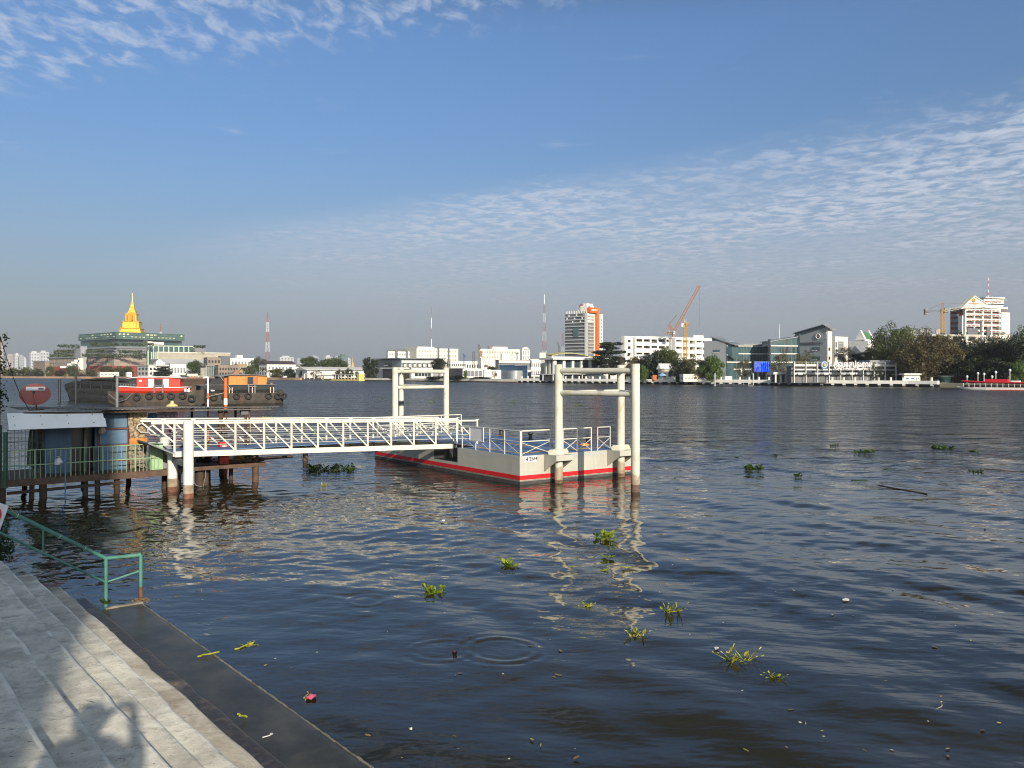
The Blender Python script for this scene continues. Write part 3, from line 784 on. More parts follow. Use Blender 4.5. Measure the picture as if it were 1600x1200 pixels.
# satellite dish on the roof
ds = thing('satellite_dish', 'reddish brown satellite dish standing on the hut roof', 'satellite dish', jp(-3.6, .5, 3.03))
dc = jp(-3.72, .45, 3.55); dn = Vector((.35, -.9, .32)).normalized()
dx = dn.cross(Vector((0, 0, 1))).normalized(); dy = dx.cross(dn)
vs = []; fs = []
for k in range(7):
    r = .48 * k / 6
    for i in range(28):
        a = 6.2832 * i / 28
        vs.append(dc + (dx * math.cos(a) * r * 1.0 + dy * math.sin(a) * r * .80) + dn * (.09 * (k / 6) ** 2))
for k in range(6):
    for i in range(28): fs.append((k * 28 + i, k * 28 + (i + 1) % 28, k * 28 + 28 + (i + 1) % 28, k * 28 + 28 + i))
DISHM = mat('dish_red_brown', (.30, .085, .075), .55, .06, 3, stain=((.22, .12, .1), .2, 6))
MB().add(vs, fs).add([v - dn * .012 for v in vs], [f[::-1] for f in fs]).build('dish', DISHM, ds, True)
lb = MB().obox(dc + dx * -.30 + dy * .14 + dn * .075, dx * .58, dy * .13, dn * .006).build('sticker', SIGNW, ds)
MB().obox(dc + dx * -.25 + dy * .17 + dn * .084, dx * .16, dy * .05, dn * .003).build('mark', INK, lb)
foc = dc + dn * .42 + dy * -.02
MB().tube(dc - dy * .38 + dn * .08, foc, .014, 6).build('feed_arm', DISHM, ds, True)
MB().tube(foc, foc - dn * .10, .038, 10).build('receiver', BLACKM, ds, True)
MB().path([dc - dn * .02, dc - dn * .12 - Vector((0, 0, .25)), jp(-3.66, .6, 3.03)], .022, 8).tube(jp(-3.9, .6, 3.03), jp(-3.4, .6, 3.05), .02, 6).build('stand', RUST, ds, True)

# things around the hut
t = thing('green_gate_frame', 'green steel gate post and wire mesh screen at the jetty corner', 'screen', jp(-4.7, -.1, .7))
MB().beam(jp(-4.66, -.05, .5), jp(-4.66, -.05, 2.35), .10, .10).beam(jp(-4.83, -.05, .5), jp(-4.83, -.05, 2.6), .12, .10).build('post', mat('deep_green_paint', (.05, .12, .07), .6, .2, 3), t)
mb = MB()
for i in range(9): mb.tube(jp(-4.6 + i * .105, .05, .75), jp(-4.6 + i * .105, .05, 2.42), .008, 4)
for z in (1.05, 1.5, 2.0, 2.4): mb.tube(jp(-4.6, .05, z), jp(-3.76, .05, z), .009, 4)
mb.build('mesh_panel', mat('mesh_grey', (.07, .08, .08), .6, .2, 3), t)
def cloth(name, label, cat, c, wdt, hgt, m, seed, axis=U, sway=.1, flare=0.):
    rr = random.Random(seed); vs = []; fs = []; nx, nz = 14, 12
    for j in range(nz + 1):
        for i in range(nx + 1):
            u = i / nx - .5; v = j / nz
            o = math.sin(u * 17 + v * 2 + seed) * sway * (.4 + v) * .6
            vs.append(c + axis * u * wdt * (1 + flare * v + .1 * math.sin(v * 5)) + V * o + Vector((0, 0, -hgt * v * (1 + .06 * math.sin(u * 9 + seed)))))
    for j in range(nz):
        for i in range(nx): fs.append((j * (nx + 1) + i, j * (nx + 1) + i + 1, (j + 1) * (nx + 1) + i + 1, (j + 1) * (nx + 1) + i))
    return MB().add(vs, fs).add([v + V * .012 for v in vs], [f[::-1] for f in fs]).solo(name, m, label, cat, c, smooth=True)
cloth('hanging_tarp', 'crumpled dark striped tarp hanging at the left end of the hut', 'tarp', jp(-3.70, .55, 2.40), .34, 1.35, mat('tarp', (.055, .065, .055), .8, .5, 9), 2, sway=.16, flare=.6)
cloth('patterned_curtain', 'tan patterned curtain hanging at the right end of the blue boards', 'curtain', jp(-.36, .75, 2.9), .58, 1.05, mat('curtain_tan', (.25, .19, .12), .85, .75, 13), 3, sway=.03)
cloth('patterned_curtain', 'lower faded patterned sheet under the orange board', 'curtain', jp(-.36, .72, 1.62), .58, .8, mat('curtain_faded', (.17, .14, .11), .85, .8, 12), 5, sway=.03)
cloth('floral_cloth', 'small mauve and orange floral cloth hanging under the roof', 'cloth', jp(.75, .9, 2.86), .70, .42, mat('cloth_floral', (.20, .15, .24), .8, .6, 7, stain=((.6, .32, .1), .4, 7)), 6, sway=.05)
cloth('blue_cloth', 'small blue cloth hanging beside the floral cloth', 'cloth', jp(.2, .9, 2.8), .30, .40, mat('cloth_blue', (.06, .11, .22), .8, .3, 9), 7, sway=.05)
MB().obox(jp(-.66, .66, 1.66), U * .62, V * .03, Vector((0, 0, .24))).solo('orange_board', mat('orange_wood', (.42, .17, .03), .6, .2, 3), 'orange varnished board between the two patterned curtains', 'board')
t = MB().lathe(jp(.55, .55, .752), [(.0, .85), (.16, .86), (.20, 1.18), (.21, 1.2), (.18, 1.19), (.15, .9)], 16)
t.solo('bucket', mat('bucket_white', (.62, .62, .60), .5, .08, 4), 'white plastic bucket standing at the landward end of the gangway', 'bucket', smooth=True)
MB().box(jp(.55, .55, 1.18), (.42, .42, .86), .6).solo('bucket_stand', MGREY, 'grey box stand under the white bucket', 'stand')
t = thing('green_cabinet', 'pale green metal cabinet half hidden by the gangway ramp', 'cabinet', jp(.05, .15, .75))
CABM = mat('cabinet_green', (.30, .46, .27), .55, .08, 3, stain=((.2, .25, .16), .2, 4))
MB().box(jp(.16, .3, 1.23), (.40, .4, .95), .67).build('body', CABM, t)
MB().box(jp(.16, .3, 1.23) - V * .212, (.34, .02, .84), .67).build('door', CABM, t)
MB().box(jp(1.75, .9, 1.30), (.5, .4, .34), .67).solo('green_crate', CABM, 'flat pale green crate behind the tall white column', 'crate')
t = thing('fuel_drum', 'red fuel can standing behind the gangway railing', 'fuel can', jp(2.62, .5, .76))
MB().box(jp(2.62, .2, 1.22), (.34, .24, .85), .67).build('body', mat('can_red', (.52, .03, .03), .45, .12, 3), t)
MB().box(jp(2.62, .2, 1.40) - V * .125, (.17, .01, .22), .67).build('label_patch', SIGNW, t)
MB().tube(jp(2.55, .2, 1.64), jp(2.55, .2, 1.72), .04, 10).build('cap', BLACKM, t)
MB().lathe(jp(3.6, .7, .76), [(.30, 0), (.33, .1), (.32, .5), (.28, .58), (.0, .62)], 16).solo('yellow_tank', mat('tank_yellow', (.40, .32, .04), .6, .35, 4), 'mossy yellow round tank under the seaward end of the roof', 'tank', smooth=True)
mb = MB()
for i in range(16): mb.box(jp(1.3 + rr.uniform(0, .9), .5 + rr.uniform(0, .9), .95 + rr.uniform(0, .45)), (rr.uniform(.15, .5), rr.uniform(.1, .4), rr.uniform(.08, .35)), rr.uniform(0, 3))
mb.solo('junk_heap', BLACKM, 'dark jumble of engine parts behind the gangway railing', 'junk')
mb = MB()
for i in range(22): mb.box(jp(2.4 + rr.uniform(0, 1.8), .1 + rr.uniform(0, .9), .78 + rr.uniform(0, .12)), (rr.uniform(.15, .6), rr.uniform(.05, .2), .05), rr.uniform(0, 3))
mb.solo('scrap_wood', WOODB, 'loose scrap boards lying on the open jetty under the gangway', 'scrap wood')
def bag(c, s, label, m):
    rr = random.Random(s); mb = MB()
    mb.lathe(c, [(.0, 0), (.10, .02), (.13, .10), (.09, .2), (.02, .26), (.04, .30)], 10)
    mb.v = [(x + rr.uniform(-.03, .03), y + rr.uniform(-.03, .03), z) for x, y, z in mb.v]
    mb.solo('plastic_bag', m, label, 'bag', c, smooth=True)
bag(jp(-3.1, -.02, 1.15), 1, 'white plastic bag tied to the green railing', mat('bag_white', (.6, .62, .62), .4, .1, 5))
bag(jp(-1.62, .5, 2.12), 2, 'clear bag of food hanging below the awning corner', mat('bag_tan', (.36, .30, .24), .4, .35, 12))
MB().path([jp(1.25, -.05, .95), jp(1.3, -.1, .4), jp(1.5, -.1, .08), jp(1.75, -.1, .0), jp(1.85, -.05, .35), jp(1.9, 0, .75)], .012, 6).solo('slack_rope', MGREY, 'grey rope loop hanging slack from the jetty edge', 'rope')
MB().lathe(jp(.8, .5, 3.05), [(.22, 0), (.2, .05), (.07, .12), (.05, .2), (.0, .22)], 8).solo('straw_hat', mat('straw', (.55, .42, .2), .8, .2, 9), 'small straw hat shape resting on the corrugated roof', 'hat', smooth=True)
# poles
def pole(px, y0, y1, d, r, m, label, extra=None):
    a = pt(px, y0, d); b = pt(px, y1, d); b.z = min(b.z, -1.0)
    t = thing('mooring_pole', label, 'pole', (a.x, a.y, 0), 'mooring poles by the jetty')
    MB().tube((a.x, a.y, -1.2), a, r, 12).build('shaft', m, t, True)
    if extra:
        for z0, z1, mm in extra: MB().tube((a.x, a.y, z0), (a.x, a.y, z1), r * 1.06, 12).build('band', mm, t, True)
    return t
ORANGE = mat('orange_paint', (.55, .13, .04), .6, .12, 3, stain=((.3, .1, .05), .25, 5))
pole(352.5, 591, 700, 35.5, .075, ORANGE, 'orange pole with one white band rising behind the corrugated roof', [(2.95, 3.22, SIGNW)])
t = pole(325, 589, 700, 33.2, .032, ORANGE, 'thin pole of white and orange sections with a crooked white top', [(3.5, 4.16, SIGNW), (2.95, 3.25, SIGNW)])
MB().path([pt(325, 590, 33.2), pt(322, 589.4, 33.2), pt(318, 590.5, 33.2)], .04, 8).build('crooked_top', SIGNW, t, True)
t = pole(183, 587, 700, 37, .062, mat('grey_pole', (.16, .165, .17), .55, .15, 2), 'grey pole with ring marks in front of the red cabin barge')
for z in (3.0, 2.4, 2.7): MB().torus((t.location.x, t.location.y, z), (0, 0, 1), .064, .012, 12, 5).build('ring', MGREY, t, True)
pole(93, 592, 628, 124, .17, BLACKM, 'dark mooring post standing alone left of the black barge')
pole(118.5, 588, 631, 116, .15, BLACKM, 'thin dark mooring post beside the bow of the black barge')
pole(477, 700, 722, 40.2, .13, WOODB, 'stub of a brown wooden post under the gangway beside floating plants')
# ivy pole and cable at the left edge
t = thing('ivy_pole', 'dark utility pole overgrown with ivy at the hut corner', 'pole', (-16.3, 26.6, 0))
MB().tube((-16.42, 26.6, -1), (-16.42, 26.6, 5.5), .06, 10).build('shaft', WOODD, t, True)
IVY = leafmat('ivy_leaf', (.02, .035, .012), (.035, .055, .02), 3)
mb = MB(); rr = random.Random(5)
for i in range(260):
    c = Vector((-16.40 + rr.gauss(.03, .07), 26.6 + rr.gauss(0, .13), rr.uniform(3.0, 5.5)))
    if rr.random() < .3: c.z = rr.choice([3.6, 4.5, 5.4]) + rr.gauss(0, .12); c.x += rr.uniform(0, .20)
    a = Vector((rr.gauss(0, 1), rr.gauss(0, 1), rr.gauss(0, 1))).normalized(); b = a.cross(Vector((rr.gauss(0, 1), rr.gauss(0, 1), rr.gauss(0, 1)))).normalized()
    s = rr.uniform(.03, .065)
    mb.add([c - a * s, c + b * s * .7, c + a * s, c - b * s * .7], [(0, 1, 2, 3)])
mb.build('ivy', IVY, t)
pts = []
for i in range(13):
    u = i / 12; p = Vector((-16.34, 26.6, 5.4)).lerp(jp(-3.9, .6, 3.08), u); p.z -= .25 * math.sin(math.pi * u); pts.append(p)
MB().path(pts, .012, 5).solo('power_cable', BLACKM, 'thin black cable sagging from the ivy pole to the hut roof', 'cable')
# ------------------------------------------------------------------ barges
BHULL = mat('barge_hull', (.050, .043, .037), .85, .25, 1.2, .4, stain=((.15, .075, .035), .35, .9), streak=((.13, .11, .085), .5, .6))
BBLK = mat('barge_black', (.022, .025, .027), .75, .35, 1.2, .4)
TARP = mat('barge_tarp', (.022, .026, .026), .8, .35, 1.5, .5)
RUBBER = mat('tyre_rubber', (.018, .018, .018), .8, .3, 4)
CABRED = mat('cabin_red', (.58, .035, .018), .5, .08, .8)
CABWOOD = mat('varnished_plank', (.52, .20, .035), .5, .12, .8, streak=((.30, .10, .03), .6, 2.5))
class Boat:
    def __init__(s, name, label, cat, a, b, group=None):
        """a, b: waterline ends on the near side (left end, right end)"""
        s.a = Vector(a); s.a.z = 0; s.b = Vector(b); s.b.z = 0
        s.e = (s.b - s.a).normalized(); s.g = Vector((-s.e.y, s.e.x, 0)); s.L = (s.b - s.a).length
        if s.g.y < 0: s.g = -s.g
        s.t = thing(name, label, cat, (s.a + s.b) / 2 + s.g * 1.5, group)
    def p(s, x, w, z): return s.a + s.e * x + s.g * w + Vector((0, 0, z))
    def loft(s, name, st, m, parent=None):
        """stations: (x, near w, far w, z bottom, z top)"""
        vs = []; fs = []
        for (x, w0, w1, z0, z1) in st:
            k = min(.28, (w1 - w0) * .2)
            vs += [s.p(x, w0 + k, z0), s.p(x, w0, z0 + (z1 - z0) * .45), s.p(x, w0 - .02, z1), s.p(x, w1 + .02, z1), s.p(x, w1, z0 + (z1 - z0) * .45), s.p(x, w1 - k, z0)]
        for i in range(len(st) - 1):
            for j in range(6): fs.append((i * 6 + j, i * 6 + (j + 1) % 6, i * 6 + 6 + (j + 1) % 6, i * 6 + 6 + j))
        fs += [tuple(range(5, -1, -1)), tuple(range(len(vs) - 6, len(vs)))]
        return MB().add(vs, fs).build(name, m, parent or s.t)
    def box(s, name, x0, x1, w0, w1, z0, z1, m, parent=None):
        return MB().obox(s.p(x0, w0, z0), s.e * (x1 - x0), s.g * (w1 - w0), Vector((0, 0, z1 - z0))).build(name, m, parent or s.t)
    def tyre(s, x, z, w=-.16, r=.36):
        q = MB().torus(s.p(x, w, z), s.g + s.e * .1, r, .15, 20, 8).build('tyre', RUBBER, s.t, True)
        MB().path([s.p(x, w, z + r), s.p(x, .05, z + r + .45)], .02, 5).build('lanyard', BBLK, q)
W1 = gp(186, 634.5); W2 = gp(306, 633.6)
b = Boat('red_cabin_barge', 'old river barge with red and white cabin and tyres along its hull', 'barge', W1, W2, 'barges moored upstream of the jetty')
L = b.L; k = L / 120.0                                       # metres per photo pixel
X = lambda px: (px - 186) * k
b.loft('hull', [(-1.6, .9, 2.3, .5, 1.9), (.4, .25, 3.3, -.4, 1.72), (3, 0, 3.7, -.5, 1.62), (L * .75, 0, 3.7, -.5, 1.66), (L - .3, .2, 3.4, -.5, 1.86), (L + .9, .9, 2.6, .3, 2.2)], BHULL)
b.loft('sheer_plank', [(-.4, .35, 3.2, 1.70, 2.45), (3, .2, 3.5, 1.63, 2.30), (L * .75, .2, 3.5, 1.67, 2.28), (L - 1.2, .3, 3.3, 1.8, 2.34)], CABRED)
b.loft('gunwale', [(-.5, .28, 3.27, 2.452, 2.62), (3, .13, 3.57, 2.302, 2.47), (L * .75, .13, 3.57, 2.282, 2.45), (L - 1.1, .23, 3.37, 2.342, 2.51)], SIGNW)
cab = b.box('cabin', X(212), X(280), .45, 3.2, 2.45, 3.62, CABRED)
b.box('door', X(230), X(239), .40, .46, 2.5, 3.55, SIGNW, cab)
b.box('doorway', X(239.3), X(252.5), .41, .46, 2.5, 3.5, DARK, cab)
b.box('door', X(253), X(262), .40, .46, 2.5, 3.55, SIGNW, cab)
b.box('name_board', X(215.5), X(220), .42, .46, 3.15, 3.42, SIGNW, cab)
b.box('wheelhouse', X(200), X(211.5), .6, 3.0, 2.45, 3.55, BBLK)
b.loft('roof', [(X(198), .2, 3.5, 3.56, 3.66), (X(215), .1, 3.6, 3.64, 3.84), (X(262), .1, 3.6, 3.66, 3.86), (X(284), .15, 3.5, 3.58, 3.68)], SIGNW)
mb = MB()
for x in (X(241), X(254)): mb.beam(b.p(x, -.05, 1.7), b.p(x, -.05, 2.9), .16, .16)
mb.beam(b.p(X(239), -.05, 2.62), b.p(X(256), -.05, 2.62), .12, .12); mb.build('bitts', MGREY, b.t)
for x, z in ((X(190), 1.1), (X(213.5), 1.15), (X(233), 1.3), (X(250), 1.28), (X(267), 1.27), (X(285.5), 1.32), (X(300), .95)): b.tyre(x, z)
mb = MB()
for i in range(6): mb.tube(b.p(X(186 + i * 4), .4, 2.6), b.p(X(188 + i * 4), .4, 2.9), .03, 5)
mb.tube(b.p(X(185), .4, 2.9), b.p(X(211), .4, 2.82), .03, 5); mb.build('bow_rail', MGREY, b.t)
MB().obox(b.p(X(287.5), .15, 1.85), b.e * .25, b.g * .03, Vector((0, 0, .4))).obox(b.p(X(292), .15, 1.85), b.e * .14, b.g * .03, Vector((0, 0, .3))).obox(b.p(X(294), .15, 1.8), b.e * .16, b.g * .03, Vector((0, 0, .5))).build('bow_mark', SIGNW, b.t)
MB().path([b.p(X(207), -.05, 1.7), b.p(X(200), -.5, 1.0), b.p(X(193), -.7, .7), b.p(X(186), -.8, .6), b.p(X(178), -.6, 1.2), b.p(X(171), -.2, 1.6)], .03, 5).build('mooring_line', MGREY, b.t)
# wood cabin barge
W3 = gp(313, 632.0); W4 = gp(440, 629.6)
b = Boat('wood_cabin_barge', 'old river barge with varnished orange plank cabin at the right end', 'barge', W3, W4, 'barges moored upstream of the jetty')
L = b.L; k = L / 127.0; X = lambda px: (px - 313) * k
b.loft('hull', [(-.8, .8, 2.8, .2, 1.75), (1.0, .1, 3.6, -.5, 1.55), (4, 0, 3.8, -.5, 1.5), (L * .8, 0, 3.8, -.5, 1.52), (L - .6, .1, 3.5, -.5, 1.62), (L + .5, .6, 3.0, .1, 1.8)], BHULL)
b.loft('sheer_plank', [(.1, .35, 3.3, 1.6, 2.55), (4, .25, 3.5, 1.505, 2.55), (L * .8, .25, 3.5, 1.525, 2.55), (L - .9, .35, 3.3, 1.62, 2.55)], BBLK)
b.loft('gunwale', [(-.1, .25, 3.4, 2.552, 2.68), (4, .15, 3.6, 2.552, 2.68), (L - .7, .25, 3.4, 2.552, 2.68)], MGREY)
cab = b.box('cabin', X(357), X(418), .5, 3.2, 2.68, 3.92, CABWOOD)
b.box('doorway', X(386.5), X(395.5), .46, .51, 2.75, 3.75, DARK, cab)
b.box('door', X(396), X(403), .47, .51, 2.7, 3.8, mat('red_brown_plank', (.36, .12, .05), .55, .15, 1), cab)
b.box('front_bay', X(342), X(356), .6, 3.0, 2.5, 3.8, BBLK)
b.loft('roof', [(X(340), .2, 3.6, 3.85, 3.92), (X(360), .1, 3.7, 3.925, 4.12), (X(400), .1, 3.7, 3.925, 4.08), (X(421), .2, 3.5, 3.84, 3.92)], ROOFG)
MB().add([b.p(X(325), .4, 2.6), b.p(X(343), .4, 2.6), b.p(X(342), .4, 3.55), b.p(X(333), .4, 3.55), b.p(X(325), 3.2, 2.6), b.p(X(343), 3.2, 2.6), b.p(X(342), 3.2, 3.55), b.p(X(333), 3.2, 3.55)], [(0, 1, 2, 3), (7, 6, 5, 4), (0, 4, 5, 1), (1, 5, 6, 2), (2, 6, 7, 3), (3, 7, 4, 0)]).build('canopy', TARP, b.t)
b.box('notice', X(329.5), X(335), .33, .36, 1.8, 2.35, SIGNW)
for x, z in ((X(318), .95), (X(333), .95), (X(350), 1.0), (X(367.5), 1.05), (X(386), 1.05), (X(418.5), 1.05), (X(433), 1.0), (X(443), 1.0)): b.tyre(x, z)
for x in (X(357), X(361.5), X(393), X(422), X(427)): MB().tube(b.p(x, .05, 1.5), b.p(x, .05, 2.3), .09, 8).build('bollard', mat('bare_wood', (.5, .42, .3), .8, .1, 3), b.t)
mb = MB()
for x in (X(387), X(397)): mb.beam(b.p(x, -.05, 1.4), b.p(x, -.05, 2.75), .16, .16)
mb.beam(b.p(X(385), -.05, 2.4), b.p(X(399), -.05, 2.4), .12, .12); mb.build('bitts', MGREY, b.t)
MB().path([b.p(X(296), -.6, 2.0), b.p(X(306), -.9, 1.2), b.p(X(318), -.9, 1.0), b.p(X(332), -.5, 1.25), b.p(X(350), -.2, 1.6)], .04, 5).build('mooring_line', CONC, b.t)
rr = random.Random(31)
for i in range(9):
    x = X(322 + i * 2.4) if i < 4 else X(404 + i * 3.2)
    b.box('deck_crate', x, x + rr.uniform(.15, .4), .5, 1.0, 2.68, 2.68 + rr.uniform(.12, .4), (MGREY, WOODB, BBLK)[i % 3])
MB().path([b.p(X(343), .2, 3.9), b.p(X(352), -.3, 2.7), b.p(X(362), -.2, 1.7)], .025, 5).build('rigging', CONC, b.t)
# black barge with tarpaulin
W5 = gp(104, 625.5); W6 = gp(192, 628.8)
b = Boat('black_barge', 'blackened open barge covered with a sagging dark tarpaulin', 'barge', W5, W6, 'barges moored upstream of the jetty')
L = b.L; k = L / 88.0; X = lambda px: (px - 104) * k
b.loft('hull', [(-.8, .5, 3.2, .2, 2.1), (1.0, .1, 3.9, -.5, 1.9), (L * .5, 0, 4.2, -.5, 1.75), (L + .5, .3, 4.0, -.5, 1.8)], BBLK)
b.loft('stern_block', [(-1.2, .3, 3.3, 1.3, 2.5), (X(113), .1, 3.6, 1.6, 3.0), (X(122), .2, 3.8, 1.7, 2.7)], BBLK)
b.loft('cargo_cover', [(X(119), .1, 4.0, 1.9, 3.0), (X(130), .0, 4.2, 1.85, 3.15), (X(150), .0, 4.2, 1.8, 3.1), (X(174), .0, 4.2, 1.8, 3.0), (L, .2, 4.0, 1.8, 2.9)], TARP)
b.loft('ridge_sheet', [(X(121), .6, 3.4, 3.0, 3.3), (X(150), .5, 3.5, 3.1, 3.55), (X(172), .5, 3.5, 3.0, 3.4), (L - .5, .6, 3.3, 2.9, 3.2)], TARP)
mb = MB(); rr = random.Random(8)
for i in range(60):                                       # ragged skirt of rope and cloth
    x = X(112) + (X(178) - X(112)) * i / 59; h = rr.uniform(.35, 1.0)
    mb.add([b.p(x, -.06, 1.95), b.p(x + .30, -.06, 1.95), b.p(x + .2, -.14, 1.95 - h), b.p(x + .06, -.14, 1.95 - h * .9)], [(0, 1, 2, 3)])
    mb.add([b.p(x, -.03, 1.95), b.p(x + .30, -.03, 1.95), b.p(x + .2, -.10, 1.95 - h), b.p(x + .06, -.10, 1.95 - h * .9)], [(3, 2, 1, 0)])
mb.build('ragged_skirt', TARP, b.t)
for x in (X(127), X(143), X(160), X(177)): MB().beam(b.p(x, -.02, 1.9), b.p(x, -.02, 3.05), .12, .08).build('stanchion', BBLK, b.t)
for z in (2.95, 2.65): MB().beam(b.p(X(120), -.04, z), b.p(X(178), -.04, z - .1), .06, .12).build('rub_rail', BBLK, b.t)
MB().add([b.p(X(163), 1.5, 3.4), b.p(X(169), 1.5, 3.35), b.p(X(164), 1.5, 3.95), b.p(X(163), 1.9, 3.4), b.p(X(169), 1.9, 3.35), b.p(X(164), 1.9, 3.95)], [(0, 1, 2), (5, 4, 3), (0, 3, 4, 1), (1, 4, 5, 2), (2, 5, 3, 0)]).build('bow_horn', BBLK, b.t)
# brown plank deck boat glimpsed between the two cabins
b = Boat('plank_boat', 'low brown plank boat with a white roll glimpsed between the two cabins', 'boat', gp(283, 627.5), gp(330, 627), None)
k = b.L / 47; X = lambda px: (px - 283) * k
b.loft('hull', [(-.5, .6, 2.4, -.3, 2.2), (3, 0, 3, -.4, 2.3), (b.L, .5, 2.5, -.3, 2.4)], WOODB)
b.box('deck_house', X(287), X(322), .3, 2.6, 2.3, 3.3, WOODD)
b.box('plank_roof', X(284), X(326), .1, 2.8, 3.3, 3.5, WOODB)
MB().tube(b.p(X(292), .5, 4.0), b.p(X(309), .5, 4.0), .22, 10).build('white_roll', PALE, b.t, True)
for x in (X(299), X(304)): MB().tube(b.p(x, .4, 3.4), b.p(x, .4, 3.95), .08, 6).build('post', ORANGE, b.t)

# ------------------------------------------------------------------ ferry with a red roof
FW = mat('ferry_white', (.70, .69, .64), .45, .05, .5)
FRED = mat('ferry_red', (.50, .012, .025), .5, .06, .4)
b = Boat('river_ferry', 'long white river ferry with a red roof passing the wooded bank', 'ferry', gp(1506, 609.3), gp(1690, 611.5), None)
k = b.L / 184; X = lambda px: (px - 1506) * k
b.loft('hull', [(-1.8, 1.2, 1.6, .55, 1.0), (1.5, .5, 2.4, -.3, .85), (5, .1, 2.9, -.4, .80), (b.L * .7, 0, 3, -.4, .80), (b.L, .4, 2.6, -.3, .85)], FW)
b.loft('stripe', [(-.5, .72, 2.1, .80, .93), (1.5, .42, 2.48, .76, .87), (5, .06, 2.94, .70, .80), (b.L * .7, -.04, 3.04, .70, .80), (b.L, .36, 2.64, .74, .84)], FRED)
b.loft('boot_stripe', [(6, .02, 2.9, -.3, .14), (b.L * .7, -.03, 3.03, -.3, .16), (b.L, .37, 2.63, -.3, .18)], FRED)
for i in range(17): b.box('pillar', X(1504.5 + i * 9.3) , X(1504.5 + i * 9.3) + .12, .12, .24, .8, 1.75, FW)
for i in range(15): b.box('bench', X(1505 + i * 10), X(1509 + i * 10), .6, 2.5, .8, 1.25, DARK)
b.box('far_side', X(1503), X(1680), 2.7, 2.75, .8, 1.2, OFFW)
b.loft('roof', [(X(1501.5), .2, 2.8, 2.0, 2.5), (X(1530), 0, 3, 1.78, 2.25), (X(1600), -.1, 3.1, 1.60, 2.05), (X(1685), 0, 3, 1.6, 2.05)], FRED)
b.box('roof_locker', X(1540), X(1577), .4, 2.4, 2.05, 2.80, FRED)
b.box('roof_locker', X(1583), X(1596), .6, 2.2, 2.06, 2.45, FW)

# ------------------------------------------------------------------ floating plants and bits
HYA = leafmat('hyacinth_leaf', (.20, .33, .03), (.36, .42, .05), 2.5, .35, .4)
HYD = leafmat('hyacinth_dark_leaf', (.05, .10, .02), (.09, .14, .03), 2.5, .35, .4)
HYY = leafmat('yellowed_leaf', (.42, .44, .05), (.55, .52, .08), 3, .3, .5)
def leaf(mb, c, az, tilt, ln, w, stalk):
    d = Vector((math.cos(az) * math.cos(tilt), math.sin(az) * math.cos(tilt), math.sin(tilt)))
    s = Vector((-math.sin(az), math.cos(az), 0)); n = s.cross(d)
    b0 = c + d * stalk
    mb.tube(c, b0, .006 + .004 * (w > .05), 4)
    pr = [(.0, .15), (.22, .85), (.5, 1.0), (.8, .7), (1.0, .08)]
    vs = []
    for t_, ww in pr: vs += [b0 + d * ln * t_ - s * w * ww * .5 + n * -.12 * ln * t_ * t_ * -1, b0 + d * ln * t_ + n * (.05 * ln - .0), b0 + d * ln * t_ + s * w * ww * .5 + n * .12 * ln * t_ * t_]
    fs = []
    for i in range(4):
        for j in range(2): fs.append((i * 3 + j, i * 3 + j + 1, i * 3 + 4 + j, i * 3 + 3 + j))
    mb.add(vs, fs)
def clump(px, py, wpx, hpx, label, m=HYA, seed=0, dens=1.0, cat='floating plant', name='water_hyacinth', grp='clumps of water hyacinth drifting on the river', flat=False):
    rr = random.Random(seed * 31 + 5); c = gp(px, py + hpx * .3)
    k = c.y / F; W = wpx * k; Ht = hpx * k
    mb = MB(); n = max(5, int((W / .16) * 2.2 * dens)); org = []
    for r_ in range(n):
        o = c + Vector((rr.uniform(-.5, .5) * W, rr.uniform(-.5, .5) * W * (.5 if flat else .8), .0))
        org.append(o + Vector((0, 0, .0)))
        for j in range(rr.randint(4, 7)):
            az = rr.uniform(0, 6.28); tl = rr.uniform(.1, .5) if flat else rr.uniform(.25, 1.25)
            ls = min(.17, max(.05, Ht * .55)) * rr.uniform(.6, 1.2)
            thin = m is HYY and rr.random() < .75                # broken, strap-like stalks among the leaves
            leaf(mb, o + Vector((0, 0, -.01)), az, tl * (.7 if thin else 1), ls * (1.7 if thin else 1), ls * (rr.uniform(.16, .28) if thin else rr.uniform(.55, .8)), ls * rr.uniform(.3, .9))
    if len(org) > 1: mb.path(org, .008, 4)                 # the runners that hold the rosettes together
    return mb.solo(name, m, label, cat, (c.x, c.y, 0), grp, smooth=True)
